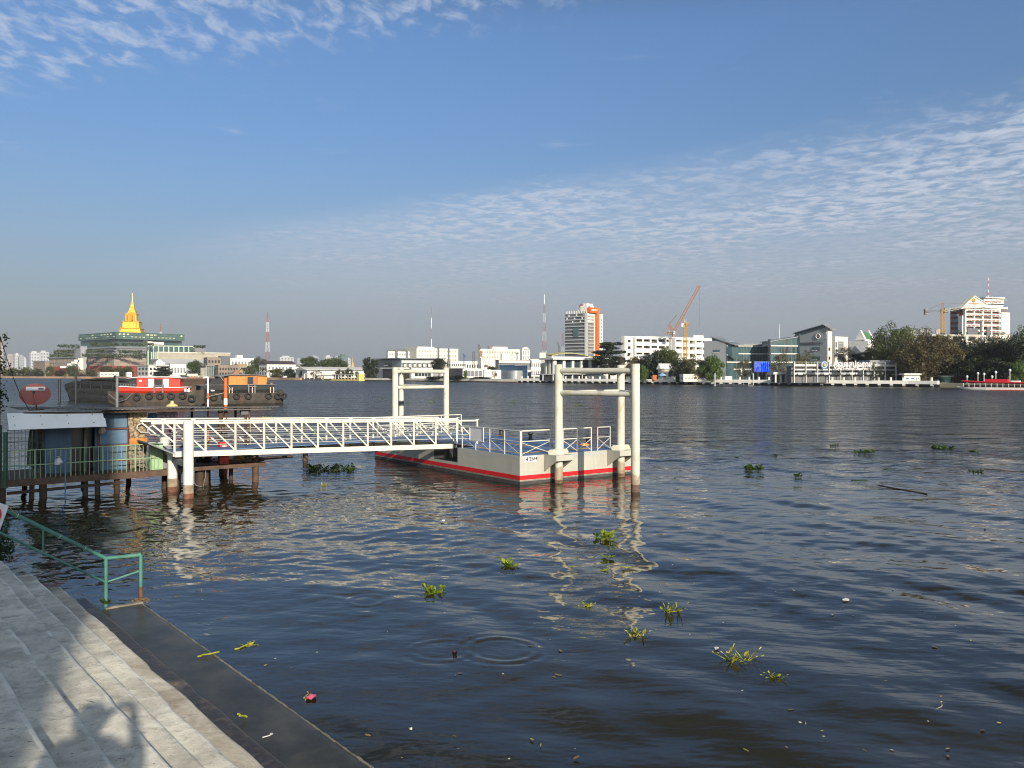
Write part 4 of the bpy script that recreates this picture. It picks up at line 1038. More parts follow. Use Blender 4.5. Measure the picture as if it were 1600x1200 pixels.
CL = [
 (945, 836, 26, 22, 'bright green hyacinth clump with tall round leaves between the pile reflections', HYA, 1.3, 0),
 (797, 880, 19, 15, 'small bright green hyacinth rosette left of the pile reflections', HYA, 1.2, 0),
 (679, 920, 30, 16, 'low wide hyacinth rosette drifting alone on the dark water', HYA, 1.3, 0),
 (895, 884, 16, 7, 'ragged yellow plant scrap between two pile reflections', HYY, .8, 1),
 (942, 888, 15, 8, 'torn yellow green leaf bundle below the tall clump', HYY, .9, 1),
 (949, 867, 17, 8, 'flat pale green leaf bundle just below the tall clump', HYA, .9, 1),
 (980, 885, 14, 5, 'thin yellowish leaf scrap beside the outer pile reflection', HYY, .6, 1),
 (918, 944, 13, 9, 'little yellow star shaped plant scrap on open water', HYY, .8, 0),
 (992, 988, 22, 19, 'yellow broken stems bunched with a white scrap', HYY, 1.0, 0),
 (1052, 949, 26, 17, 'broken hyacinth with one long leaf pointing up', HYY, 1.0, 0),
 (1150, 1028, 36, 24, 'largest yellow green hyacinth in the dark near water', HYY, 1.4, 0),
 (1202, 1053, 32, 16, 'trailing yellow green hyacinth right of the largest one', HYY, 1.1, 0),
 (387, 1005, 24, 9, 'slender yellow sprig drifting near the landing edge', HYY, .7, 1),
 (505, 757, 10, 6, 'tiny yellow plant below the long dark mat', HYY, .9, 0),
 (518, 731, 70, 12, 'long dark green hyacinth mat floating under the gangway', HYD, 1.7, 0),
 (416, 652, 16, 10, 'bright hyacinth tuft seen above the gangway rail', HYA, 1.6, 0),
 (1178, 729, 30, 18, 'dark tall leaved hyacinth clump out on open water', HYD, 1.5, 0),
 (1247, 743, 10, 8, 'small dark plant to the right of the tall leaved clump', HYD, 1.0, 0),
 (1303, 695, 11, 5, 'compact dark plant on the far open water', HYD, 1.2, 0),
 (1350, 705, 28, 7, 'flat elongated dark plant with a raised right end', HYD, 1.2, 0),
 (1472, 699, 24, 11, 'dark rounded hyacinth clump farthest out in the river', HYD, 1.6, 0),
 (1521, 705, 15, 6, 'small dark plant beside the farthest rounded clump', HYD, 1.1, 0),
 (1521, 736, 20, 7, 'dark plant trailing a long thin stem', HYD, 1.1, 0),
 (1390, 732, 28, 4, 'thin line of dark floating weed in mid river', HYD, .8, 1),
 (1436, 779, 18, 4, 'low dark weed near the floating stick', HYD, .8, 1),
 (1345, 750, 30, 3, 'faint dark weed strand above the floating stick', HYD, .6, 1),
 (1465, 766, 9, 4, 'speck of dark weed right of the floating stick', HYD, .7, 1),
 (1150, 714, 8, 4, 'tiny dark weed above the tall leaved clump', HYD, .8, 1),
 (1215, 709, 10, 4, 'tiny dark weed between two pale wavelets', HYD, .8, 1),
 (598, 622, 4, 4, 'tiny yellow green speck of weed left of the back pile frame', HYA, 1.0, 1),
 (676, 628, 7, 3, 'tiny green weed seen through the back pile frame', HYA, 1.0, 1),
 (802, 628, 8, 3, 'tiny green weed far out between the two pile frames', HYA, 1.0, 1),
 (905, 633, 9, 3, 'tiny green weed seen through the near pile frame', HYA, 1.0, 1),
]
for i, (px, py, w, h, lab, m, de, fl) in enumerate(CL): clump(px, py, w, h, lab, m, i, de, flat=bool(fl))
def stem(p, q, r, label, m, name='plant_stem', cat='stem'):
    n = 6; rr = random.Random(len(label)); pts = [p.lerp(q, i / n) + Vector((rr.gauss(0, .02), rr.gauss(0, .02), .012)) for i in range(n + 1)]
    return MB().path(pts, r, 5).solo(name, m, label, cat)
stem(gp(310, 1027, .05), gp(341, 1020, .05), .012, 'yellow reed stem lying across the wet landing edge', HYY)
stem(gp(368, 1016), gp(398, 1003), .012, 'yellow reed stem floating beside the landing', HYY)
stem(gp(1373, 759), gp(1452, 773), .028, 'long dark stick floating on open water', WOODD, 'floating_stick', 'stick')
stem(gp(1163, 1036), gp(1184, 1038), .013, 'yellow stem joining the two largest plants', HYY)
stem(gp(1462, 1114), gp(1475, 1098), .008, 'curved dry stem floating in the dark near water', mat('dry_stem', (.3, .26, .16), .8, .2, 9))
stem(gp(372, 1117, .16), gp(384, 1122, .04), .012, 'yellow leaf stem caught on the lowest step', HYY)
def scrap(px, py, w, h, label, m, name, cat, z=.01, seed=0):
    rr = random.Random(seed); c = gp(px, py, z); k = c.y / F
    vs = []; n = 9
    for i in range(n):
        a = 6.283 * i / n; r = rr.uniform(.75, 1.1)
        vs.append(c + Vector((math.cos(a) * w * k * .5 * r, math.sin(a) * w * k * r * .55, .012 + rr.uniform(0, h * k * .5))))
    top = c + Vector((0, 0, h * k * .6))
    mb = MB().add(vs + [top], [(i, (i + 1) % n, n) for i in range(n)]).add([v - Vector((0, 0, .012)) for v in vs], [tuple(range(n - 1, -1, -1))])
    return mb.solo(name, m, label, cat, smooth=True)
PINK = mat('pink_petal', (.75, .14, .26), .6, .2, 20)
scrap(487, 1091, 17, 10, 'bright pink petal floating by the landing', PINK, 'pink_petal', 'petal', .01, 3)
stem(gp(476, 1096), gp(481, 1082), .008, 'green stem beside the bright pink petal', HYY)
WSC = mat('white_plastic', (.75, .74, .72), .5, .05, 20)
scrap(1322, 938, 11, 2, 'white foam scrap on open dark water', WSC, 'foam_scrap', 'scrap', .01, 5)
scrap(1119, 1017, 8, 11, 'crumpled clear plastic cup beside the largest hyacinth', mat('clear_plastic', (.4, .4, .42), .25, .1, 20), 'plastic_cup', 'cup', .01, 6)
scrap(710, 1021, 9, 9, 'dark seed pod floating in the ripple rings', WOODD, 'seed_pod', 'pod', .0, 7)
scrap(692, 815, 9, 5, 'small whitish bottle scrap floating below the pontoon', WSC, 'bottle_scrap', 'scrap', .01, 8)
scrap(642, 1140, 5, 4, 'single white foam bead on dark near water', WSC, 'foam_bead', 'scrap', .01, 9)
# white spoon on a step and white feather on the landing
def spoon(c, d, L_, label, name, cat):
    s = Vector((-d.y, d.x, 0)); z = Vector((0, 0, .012))
    mb = MB().beam(c, c + d * L_ * .7, .014, .006)
    mb.add([c + d * L_ * .68 - s * .01 + z * .2, c + d * L_ * .8 - s * .028 + z, c + d * L_ * .95 - s * .022 + z, c + d * L_ + z * .6, c + d * L_ * .95 + s * .022 + z, c + d * L_ * .8 + s * .028 + z, c + d * L_ * .68 + s * .01 + z * .2], [(0, 1, 2, 3, 4, 5, 6)])
    mb.solo(name, WSC, label, cat)
zst = .66 + .012
spoon(gp(86, 967, zst), Vector((-1, -.15, 0)).normalized(), .19, 'white plastic spoon lying on a dry concrete step', 'plastic_spoon', 'spoon')
spoon(gp(410, 1152, .055), Vector((1, .75, 0)).normalized(), .13, 'white feather lying on the wet landing', 'feather', 'feather')
t = thing('mussel_cluster', 'brown mussel crust around the foot of the outer handrail post', 'mussels', stp(0, RZ, 0)); rr = random.Random(2); mb = MB()
for i in range(46):
    a = rr.uniform(0, 6.28); r = rr.uniform(.03, .15)
    mb.lathe(stp(0, RZ, 0) + Vector((math.cos(a) * r, math.sin(a) * r, .02 + rr.uniform(0, .10 - r * .4))), [(.0, 0), (.026, .012), (.022, .03), (.0, .042)], 6)
mb.build('shells', mat('mussel_shell', (.13, .09, .05), .6, .6, 18), t, True)
clump(176, 940, 15, 10, 'green weed tuft at the foot of the inner handrail post', HYD, 77, 2.0, 'weed', 'weed_tuft', None)
o = bpy.data.objects['weed_tuft']; o.location = stp(.6, RZ, .14)
# specks of drifting debris
rr = random.Random(21)
SPM = [mat('speck_pale', (.55, .53, .42), .7, .2, 30), mat('speck_yellow', (.40, .36, .10), .7, .2, 30), mat('speck_brown', (.22, .15, .08), .7, .3, 30)]
protos = []
for k_ in range(5):
    mb = MB(); w = (.03, .022, .05, .035, .09)[k_]; l = (.03, .07, .09, .05, .012)[k_]
    n = 7; vs = [Vector((math.cos(6.283 * i / n) * w * rr.uniform(.6, 1), math.sin(6.283 * i / n) * l * rr.uniform(.6, 1), .012)) for i in range(n)]
    mb.add(vs, [tuple(range(n))]).add([v - Vector((0, 0, .005)) for v in vs], [tuple(range(n - 1, -1, -1))])
    protos.append(mb.mesh('floating_bit', SPM[k_ % 3]))
spots = [(640, 1140), (1284, 1143), (1318, 940), (1240, 923), (1180, 895), (1085, 912), (1212, 925), (1040, 910), (1395, 922), (1440, 955), (1493, 978), (1517, 1002), (1235, 1110), (1287, 1152), (1350, 1173), (1450, 1128), (1560, 1130), (1535, 1142), (1190, 1072), (1110, 996), (1078, 992), (1025, 985), (870, 1055), (876, 1056), (845, 1165), (665, 1190), (628, 1185), (575, 1150), (520, 1170), (453, 1045), (430, 1030), (415, 1040), (560, 1020), (495, 1020), (606, 988), (742, 978), (835, 975), (888, 982), (860, 1000), (740, 968), (928, 992), (1377, 1087), (1348, 1080), (1250, 1130)]
for i in range(90):
    x = rr.uniform(420, 1600); y = 800 + 390 * rr.random() ** 1.2
    if x < 420 + (y - 800) * .62: continue
    spots.append((x, y))
for i, (x, y) in enumerate(spots):
    o = bpy.data.objects.new('floating_bit', protos[i % 5]); COL.objects.link(o)
    o.location = gp(x, y); o.rotation_euler = (rr.uniform(-.2, .2), rr.uniform(-.2, .2), rr.uniform(0, 6.28))
    s = rr.uniform(.25, .7); o.scale = (s, s, 1)
    tag(o, 'tiny scrap of leaf or foam drifting on the near water', 'floating scrap', 'tiny scraps scattered over the near water')
# bush at the left edge
t = thing('bush', 'dark green bush growing at the water edge beyond the handrail', 'bush', (-11.75, 18.6, -.05)); rr = random.Random(12); mb = MB()
for i in range(900):
    a = rr.uniform(0, 6.28); u = rr.random(); c = Vector((-11.75, 18.6, .1)) + Vector((math.cos(a) * .55 * u ** .4, math.sin(a) * .5 * u ** .4, rr.uniform(0, .75) * (1 - .5 * u)))
    d = Vector((rr.gauss(0, 1), rr.gauss(0, 1), rr.gauss(.4, 1))).normalized(); e = d.cross(Vector((rr.gauss(0, 1), rr.gauss(0, 1), rr.gauss(0, 1)))).normalized(); s = rr.uniform(.03, .06)
    mb.add([c - d * s, c + e * s * .6, c + d * s, c - e * s * .6], [(0, 1, 2, 3)])
mb.build('leaves', leafmat('bush_leaf', (.03, .055, .015), (.06, .09, .02), 3), t)
MB().tube((-11.75, 18.6, -.6), (-11.75, 18.6, .5), .04, 6).build('stem', WOODD, t)
# ------------------------------------------------------------------ buildings of the far bank
UNIT = {}
def unit_box(m):
    if m.name not in UNIT: UNIT[m.name] = MB().box((0, 0, 0), (1, 1, 1)).mesh('unit_' + m.name, m)
    return UNIT[m.name]
class Bld:
    """a block given by the photo columns of its left end, near corner and right end, its top row and its distance;
    th is the compass lie of its right-hand face"""
    def __init__(s, name, label, cat, xl, xc, xr, yt, d, m, th=50, zb=1.2, group=None, yb=None, topz=None, part='wall', parent=None):
        s.d = d; s.C = Vector(((xc - 800) / F * d, d, 0)); s.th = R(th)
        s.rb = Vector((math.cos(s.th), math.sin(s.th), 0)); s.la = Vector((-s.rb.y, s.rb.x, 0))
        s.sR = s.run(s.rb, xr); s.sL = s.run(s.la, xl)
        s.zt = H + (HZ - yt) / F * d if topz is None else topz
        s.zb = zb if yb is None else H + (HZ - yb) / F * d
        if parent is None: s.t = thing(name, label, cat, (s.C.x, s.C.y, s.zb), group)
        else: s.t = parent
        o = MB().prism([tuple(s.q(u, v))[:2] for u, v in ((0, 0), (1, 0), (1, 1), (0, 1))], s.zb, s.zt).build(part, m, s.t)
        s.body = o
    def run(s, dr, px):
        k = (px - 800) / F; den = dr.x - k * dr.y
        t = (k * s.C.y - s.C.x) / den if abs(den) > 1e-4 else 10
        if t <= 0 or t > 300: t = 12.0
        return t
    def q(s, u, v): return s.C + s.rb * (u * s.sR) + s.la * (v * s.sL)
    def u(s, f, px): return s.run2(s.rb if f == 'R' else s.la, px) / (s.sR if f == 'R' else s.sL)
    def run2(s, dr, px):
        k = (px - 800) / F
        return (k * s.C.y - s.C.x) / (dr.x - k * dr.y)
    def z(s, f, u, y):
        p = s.q(u, 0) if f == 'R' else s.q(0, u)
        return H + (HZ - y) / F * p.y
    def box(s, f, u0, u1, z0, z1, m, name, out=.06, th=.4, parent=None):
        """a box lying on face f between fractions u0..u1 and heights z0..z1, standing out by `out`"""
        dr, n, L_ = (s.rb, Vector((s.rb.y, -s.rb.x, 0)), s.sR) if f == 'R' else (s.la, -s.rb, s.sL)
        c = s.C + dr * ((u0 + u1) / 2 * L_) + n * (out - th / 2); c.z = (z0 + z1) / 2
        o = bpy.data.objects.new(name, unit_box(m)); COL.objects.link(o)
        par = parent or s.t; o.parent = par; o.location = c - OFF[par.name]
        o.rotation_euler = (0, 0, math.atan2(dr.y, dr.x))
        o.scale = (abs(u1 - u0) * L_, th, z1 - z0)
        return o
    def px(s, f, x0, x1, y0, y1, m, name, out=.06, th=.4):
        u0, u1 = sorted((s.u(f, x0), s.u(f, x1))); um = (u0 + u1) / 2
        return s.box(f, u0, u1, s.z(f, um, y1), s.z(f, um, y0), m, name, out, th)
    def grid(s, f, nu, nv, m, name='window', fu=.6, fv=.55, u0=.03, u1=.97, z0=None, z1=None, out=.06, th=.4, skip=0.):
        z0 = s.zb + 1 if z0 is None else z0; z1 = s.zt - .8 if z1 is None else z1
        rr = random.Random(nu * 7 + nv)
        for j in range(nv):
            for i in range(nu):
                if rr.random() < skip: continue
                a = u0 + (u1 - u0) * (i + .5 - fu / 2) / nu; b_ = u0 + (u1 - u0) * (i + .5 + fu / 2) / nu
                c = z0 + (z1 - z0) * (j + .5 - fv / 2) / nv; d_ = z0 + (z1 - z0) * (j + .5 + fv / 2) / nv
                s.box(f, a, b_, c, d_, m, name, out, th)
    def bands(s, f, nv, m, name='floor_band', fv=.45, z0=None, z1=None, out=.5, th=.8, u0=0., u1=1.):
        z0 = s.zb if z0 is None else z0; z1 = s.zt if z1 is None else z1
        for j in range(nv):
            c = z0 + (z1 - z0) * (j + 1 - fv) / nv
            s.box(f, u0, u1, c, c + (z1 - z0) * fv / nv, m, name, out, th)
    def cols(s, f, nu, m, w=.6, name='pier', out=.5, th=.8, z0=None, z1=None, u0=0., u1=1.):
        L_ = s.sR if f == 'R' else s.sL
        for i in range(nu + 1):
            u = u0 + (u1 - u0) * i / nu
            s.box(f, u - w / 2 / L_, u + w / 2 / L_, s.zb if z0 is None else z0, s.zt - .01 if z1 is None else z1, m, name, out, th)
    def slab(s, z0, z1, m, name='roof', over=.6):
        a = over
        pts = [s.C - s.rb * a - s.la * a, s.C + s.rb * (s.sR + a) - s.la * a, s.C + s.rb * (s.sR + a) + s.la * (s.sL + a), s.C - s.rb * a + s.la * (s.sL + a)]
        return MB().prism([tuple(p)[:2] for p in pts], z0, z1).build(name, m, s.t)
    def gable(s, h, m, name='roof', over=.5, along='R'):
        a = over; z = s.zt
        c = [s.C - s.rb * a - s.la * a, s.C + s.rb * (s.sR + a) - s.la * a, s.C + s.rb * (s.sR + a) + s.la * (s.sL + a), s.C - s.rb * a + s.la * (s.sL + a)]
        up = Vector((0, 0, z)); e = Vector((0, 0, z + h))
        if along == 'R': r0, r1 = (c[0] + c[3]) / 2, (c[1] + c[2]) / 2; fs = [(0, 1, 5, 4), (2, 3, 4, 5), (0, 4, 3), (1, 2, 5), (3, 2, 1, 0)]
        else: r0, r1 = (c[0] + c[1]) / 2, (c[3] + c[2]) / 2; fs = [(1, 2, 5, 4), (3, 0, 4, 5), (0, 1, 4), (2, 3, 5), (3, 2, 1, 0)]
        return MB().add([p + up for p in c] + [r0 + e, r1 + e], fs).build(name, m, s.t)
    def roofbox(s, u0, u1, v0, v1, h, m, name='roof_house', z=None):
        z = s.zt if z is None else z
        return MB().prism([tuple(s.q(u, v))[:2] for u, v in ((u0, v0), (u1, v0), (u1, v1), (u0, v1))], z, z + h).build(name, m, s.t)
def ypx(y, d): return H + (HZ - y) / F * d
HAZET = mat('distant_tower_wall', (.46, .47, .49), .8, .06, .03)
HAZEG = mat('distant_tower_grey', (.30, .32, .35), .8, .06, .03)
HAZEB = mat('distant_tower_brown', (.34, .30, .29), .8, .06, .03)
WINF = mat('distant_window', (.17, .19, .22), .5, .1, .05)

# far left skyline
for (xl, xc, xr, yt, d, m, lab) in (
    (-40, -8, 5, 531, 900, HAZEB, 'tall grey brown tower block cut by the left edge'),
    (7, 11, 24, 555, 1700, HAZEB, 'pale brown-topped tower block left of the white slabs'),
    (20, 24, 31, 554, 1650, HAZET, 'narrow white tower block beside the brown-topped one'),
    (28, 30, 38, 557, 1500, HAZEG, 'dark grey tower block in front of the white ones'),
    (36, 37, 41, 560, 1800, HAZET, 'slim pale tower block right of the dark grey one'),
    (45, 48, 62, 551, 1600, HAZET, 'white slab tower block with vertical window strips'),
    (59, 63, 76, 550, 1750, HAZET, 'off white tower block just left of the terraced complex'),
    (435, 438, 459, 558, 1700, HAZET, 'pale grey slab tower far behind the white house'),
    (462, 464, 471, 561, 1900, HAZEG, 'small grey tower left of the round trees'),
    (478, 490, 498, 557, 2100, HAZEG, 'low hazy grey block behind the round trees'),
    (506, 509, 519, 557, 1900, HAZET, 'hazy rounded office block behind the second round tree'),
    (519, 524, 532, 558, 1900, HAZEG, 'hazy grey block between the rounded one and the green glass one'),
    (528, 533, 543, 556, 1500, GREENG, 'distant green glass office tower with a white edge strip'),
    (541, 544, 548, 561, 1900, HAZET, 'small hazy block beside the green glass tower'),
    ):
    b = Bld('tower_block', lab, 'tower block', xl, xc, xr, yt, d, m, group='hazy tower blocks on the skyline')
    if b.sR > 6: b.grid('R', max(3, int(b.sR / 7)), 7, WINF, 'window', .5, .5)
    b.grid('L', 3, 7, WINF, 'window', .5, .5)
    b.roofbox(.2, .7, .2, .7, 3, m)
# ---- terraced assembly complex with the golden spire
par = Bld('assembly_hall', 'huge terraced grey assembly hall with planted decks and a green glass crown', 'assembly hall', 77, 178, 247, 557.5, 830, TIMBER, 50)
pt_ = par.t
def tier(part, xl, xc, xr, yt, yb, d, m):
    return Bld(part, None, None, xl, xc, xr, yt, d, m, 50, yb=yb, part=part, parent=pt_)
par.slab(par.zt, par.zt + 1.6, ROOFG, 'roof_band', 1.5)
par.cols('L', 22, mat('timber_rib', (.20, .16, .14), .8, .1, .2), .5, 'rib', .35, .6, z0=ypx(571, 860))
for f in 'LR':
    par.box(f, 0, 1, 1.2, ypx(572, 860), REDW, 'colonnade', .8, 1.2)
    par.cols(f, 30 if f == 'L' else 14, REDW, .8, 'column', 1.6, .6, z0=1.2, z1=ypx(572, 860))
    par.box(f, 0, 1, ypx(566, 850), ypx(565.2, 850), ROOFG, 'ledge', .5, .8)
for k, (xl, xc, xr, y0, y1, d) in enumerate(((79, 180, 245, 551.5, 556, 842), (84, 181, 245, 545.5, 550, 850), (90, 182, 300, 541, 546, 856))):
    t_ = tier('terrace', xl, xc, xr, y0, 558, d, MGREY)
    for f in 'LR': t_.box(f, 0, 1, t_.zt - 1.8, t_.zt - .3, mat('terrace_grey', (.20, .21, .225), .7, .06, .1), 'terrace_band', 1.0, 1.4)
tier('stair_tower', 118, 126, 136, 541, 575, 838, GREYW)
gl0 = tier('glass_storey', 126, 182, 284, 529.5, 545, 868, TEAL)
gl = tier('glass_crown', 123, 182, 288, 518.5, 529.4, 862, GREENG)
for f, n in (('L', 24), ('R', 34)):
    gl.cols(f, n, mat('mullion_green', (.07, .12, .11), .5, .1, .2), .3, 'mullion', .12, .4)
    for y in (519.2, 523.2, 526.6, 529.2):
        z = gl.zb + (gl.zt - gl.zb) * (529.4 - y) / 10.9; gl.box(f, 0, 1, z - .3, z + .3, mat('mullion_green', (.07, .12, .11)), 'crown_rail', .4, .8)
    gl.grid(f, n // 2, 2, mat('lit_glass_panel', (.75, .75, .42), .25, .45, .5, spec=.9), 'glass_panel', .55, .55, .02, .98, gl.zb + .8, gl.zt - .8, .04, .3, .45)
for x0, x1, ya, yb in ((222, 229, 531, 533.5), (229, 236, 533, 537), (236, 254, 534.5, 538.5)):
    gl0.px('R', x0, x1, ya, yb, WHITE, 'white_canopy', 3, 4)
wing = Bld('assembly_wing', 'beige walled wing of the assembly hall with a row of green glass columns', 'hall wing', 229, 246, 360, 549.5, 835, mat('beige_stone', (.38, .345, .28), .85, .1, .2, streak=((.30, .27, .22), .4, .4)), 38)
wing.box('R', 0, 1, wing.zt - .9, wing.zt, PALE, 'cornice', .4, .6)
for y in (553.5, 557.5): wing.box('R', 0, 1, ypx(y, 850) - .15, ypx(y, 850) + .15, TIMBER, 'groove', .05, .2)
cv = Bld('colonnade_block', None, None, 229, 231, 302, 541, 850, TEAL, 38, parent=wing.t, part='glass_block')
cv.cols('R', 9, mat('pale_green_column', (.40, .50, .40), .5, .1, .2), 1.1, 'column', 1.2, 1.2); cv.slab(cv.zt, cv.zt + 1.0, mat('pale_green_column', (.40, .50, .40)), 'roof', 1.5)
wing.cols('L', 6, mat('pale_green_column', (.40, .50, .40)), 1.0, 'column', 1.0, 1.0)
ub = Bld('upper_block', None, None, 300, 304, 322, 544, 865, MGREY, 38, parent=wing.t, part='upper_block')
lowb = Bld('grey_roof_hall', 'long low grey roofed hall below the beige wing', 'hall', 236, 248, 322, 561, 800, ROOFG, 38); lowb.bands('R', 2, GREYW, out=.3)
Bld('dark_block', 'plain brown grey block at the left foot of the terraced complex', 'building', 52, 70, 77, 565, 800, BROWNW).slab(ypx(565, 800), ypx(564, 800), ROOFG)
# zigzag white stair in front of the hall
t = thing('zigzag_stair', 'white zigzag stair tower in front of the red colonnade', 'stair', pt(125, 575, 805))
for x0, x1, y0, y1 in ((94, 112, 572, 575), (105, 116, 568, 572), (111, 120, 565, 569), (116, 124, 562, 566), (122, 130, 560, 585)):
    a, c = pt(x0, y1, 806), pt(x1, y0, 806)
    MB().obox(a, Vector((c.x - a.x, 0, 0)), Vector((0, 5, 0)), Vector((0, 0, c.z - a.z))).build('flight', CREAM if x0 > 120 else WHITE, t)
# golden spire
SD = 905; sx = (207 - 800) / F * SD
def sz(y): return ypx(y, SD)
sp = thing('golden_spire', 'golden tiered temple spire rising from the glass crown of the hall', 'spire', (sx, SD, sz(522)))
k = SD / F
def tiersq(prof, name, n=4, rz=math.pi / 4, par=None):
    return MB().lathe((sx, SD, 0), [(r * k * 1.414 * .86, sz(y)) for r, y in prof], n, rz=rz + R(12)).build(name, GOLD, par or sp)
tiersq([(17.5, 524), (17.5, 517.5), (16.2, 517.2), (15.8, 514.5), (17.6, 514), (15.5, 513)], 'base')
tiersq([(13.6, 513.5), (13.2, 504), (14.4, 503.4), (13.5, 502.6), (11, 502)], 'lower_stage')
tiersq([(8.4, 503), (8.2, 492), (9.6, 491.4), (8.8, 490.3), (7.0, 489.6)], 'niche_stage')
pr = []
r = 7.0; y = 490
for i in range(7):
    pr += [(r, y), (r * .96, y - 1.4), (r * 1.06, y - 1.7), (r * .86, y - 2.3)]
    r *= .83; y -= 2.35
tiersq(pr, 'tiered_roof')
MB().lathe((sx, SD, 0), [(2.0 * k, sz(474.5)), (1.4 * k, sz(472)), (1.0 * k, sz(467)), (.45 * k, sz(461)), (.12 * k, sz(457.5))], 8).build('finial', GOLD, sp)
for dx_, y0, y1, w in ((-6.2, 503, 489, 1.3), (6.2, 503, 489, 1.3), (-10.5, 513, 500, 1.6), (10.5, 513, 500, 1.6), (-14.5, 522, 511, 1.6), (14.5, 522, 511, 1.6), (0, 515, 500, 2.2), (0, 503, 486, 1.6)):
    c = Vector((sx + dx_ * k, SD - 9.0 * k, 0))
    MB().lathe(c, [(w * k, sz(y0)), (w * k, sz((y0 + y1) / 2)), (w * 1.25 * k, sz((y0 + y1) / 2 - .4)), (w * .7 * k, sz(y1 + 2)), (.1 * k, sz(y1))], 6).build('turret', GOLD, sp)
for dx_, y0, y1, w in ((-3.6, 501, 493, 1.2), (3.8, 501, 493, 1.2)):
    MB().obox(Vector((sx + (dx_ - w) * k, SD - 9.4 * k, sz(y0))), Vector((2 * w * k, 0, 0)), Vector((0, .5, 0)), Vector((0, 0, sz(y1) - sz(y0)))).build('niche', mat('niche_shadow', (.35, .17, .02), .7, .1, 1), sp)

# ---- low riverside buildings, left to middle
def simple(lab, xl, xc, xr, yt, d, m, th=50, nR=5, nL=3, rows=2, wm=WINF, roof=None, name='riverside_building', cat='building', fu=.55, fv=.5, yb=None, pitch=0):
    b = Bld(name, lab, cat, xl, xc, xr, yt, d, m, th, yb=yb)
    if nR: b.grid('R', nR, rows, wm, 'window', fu, fv)
    if nL: b.grid('L', nL, rows, wm, 'window', fu, fv)
    if pitch: b.gable(pitch, roof or ROOFD, 'roof')
    elif roof: b.slab(b.zt, b.zt + .5, roof, 'roof', .7)
    else: b.slab(b.zt, b.zt + .35, m, 'parapet', .08)
    return b
simple('white mansion with balconies behind the red cabin barge', 215, 232, 262, 571, 640, OFFW, 40, 5, 3, 2, DARK, WHITE)
b = simple('domed white pavilion roof behind the barge cabin', 240, 244, 258, 567, 690, WHITE, 40, 3, 2, 2)
MB().lathe((b.q(.5, .5).x, b.q(.5, .5).y, b.zt), [(3.2, 0), (3.0, 1.0), (2.0, 2.2), (.8, 2.9), (.1, 3.4)], 14).build('dome', WHITE, b.t, True)
simple('white two storey house with tall windows left of the big round tree', 262, 266, 291, 569, 660, OFFW, 35, 5, 2, 1, WINF)
simple('low white wall building directly behind the black barge', 152, 156, 186, 582, 700, CREAM, 30, 5, 2, 1)
simple('tiny white kiosk right of the low white wall building', 196, 198, 206, 582, 690, WHITE, 30, 2, 1, 1)
simple('yellow gatehouse at the foot of the zigzag stair', 101, 104, 110, 583, 780, mat('yellow_wall', (.62, .48, .17), .7, .1, .3), 40, 1, 1, 1)
simple('long green roofed pier shed behind the red cabin', 282, 296, 330, 587, 610, OFFW, 40, 5, 2, 1, DARK, mat('olive_roof', (.30, .33, .16), .7, .1, .2))
simple('bare concrete frame building under construction', 318, 324, 345, 559, 690, BROWNW, 35, 4, 2, 3, DARK)
simple('dark charcoal upper block beside the concrete frame', 341, 345, 360, 557, 700, DGREY, 35, 0, 0)
b = simple('dark glass pavilion with a flat roof over the water', 314, 322, 340, 572, 600, TEAL, 35, 0, 0, roof=MGREY); b.cols('R', 6, PALE, .3, 'column', .2, .4); b.cols('L', 6, PALE, .3, 'column', .2, .4)
b = simple('brown timber clad restaurant block with dark base', 336, 341, 373, 571, 590, BROWNW, 35, 7, 2, 2, DARK)
simple('tan brown rear wall right of the timber clad block', 366, 370, 386, 569, 610, mat('tan_wall', (.30, .22, .13), .8, .1, .2), 35, 3, 1, 2)
b = simple('white flat roofed building with roof tank left of the round tree', 354, 360, 397, 560, 720, WHITE, 35, 7, 2, 2, WINF)
b.roofbox(.3, .55, .2, .7, 3.0, WHITE); MB().disc(b.q(.42, .3) + Vector((0, 0, b.zt + 4)), (0, 0, 1), 1.6, .3, 12).build('roof_dish', MGREY, b.t)
b = simple('small chinese style pavilion with a curved terracotta roof', 360, 364, 378, 586, 575, BROWNW, 35, 3, 1, 1, DARK)
mb = MB(); c = b.q(.5, .5)
mb.lathe((c.x, c.y, b.zt), [(6.4, .5), (5.2, .6), (3.4, 1.6), (1.8, 2.8), (1.4, 3.6)], 4, rz=R(35 + 45)); mb.build('curved_roof', mat('terracotta', (.30, .16, .10), .8, .2, .6), b.t)
b = simple('white villa with a dark hipped roof behind the palms', 405, 417, 462, 569, 590, WHITE, 35, 8, 3, 2, WINF, ROOFD, pitch=2.4)
simple('small white annexe with a red brick chimney wall', 452, 456, 470, 574, 560, WHITE, 35, 2, 1, 2)
b = simple('long white warehouse hall with a shallow pale roof', 462, 480, 572, 578.5, 520, WHITE, 33, 0, 0)
b.gable(2.2, mat('pale_roof', (.52, .51, .47), .6, .08, .1), 'roof', 1.2)
b.box('R', 0, 1, 1.2, ypx(583, 520), PALE, 'lower_wall', .4, .6)
t = thing('stupa', 'small golden orange stupa spire on the far skyline', 'stupa', pt(551, 575, 1000))
MB().lathe(pt(551, 575, 1000), [(2.6, 0), (2.4, 2), (1.5, 3), (1.3, 5), (.5, 7), (.15, 13), (.02, 17)], 10).build('bell', mat('old_gold', (.55, .33, .13), .6, .15, .5), t, True)
b = simple('white canteen with green trimmed windows by the yellow pontoon', 504, 506, 532, 587, 478, WHITE, 33, 5, 1, 1, DARK, ROOFG)
t = thing('floating_pier', 'yellow floating ferry pier with an open shed at the water edge', 'pier', gp(532, 594.8))
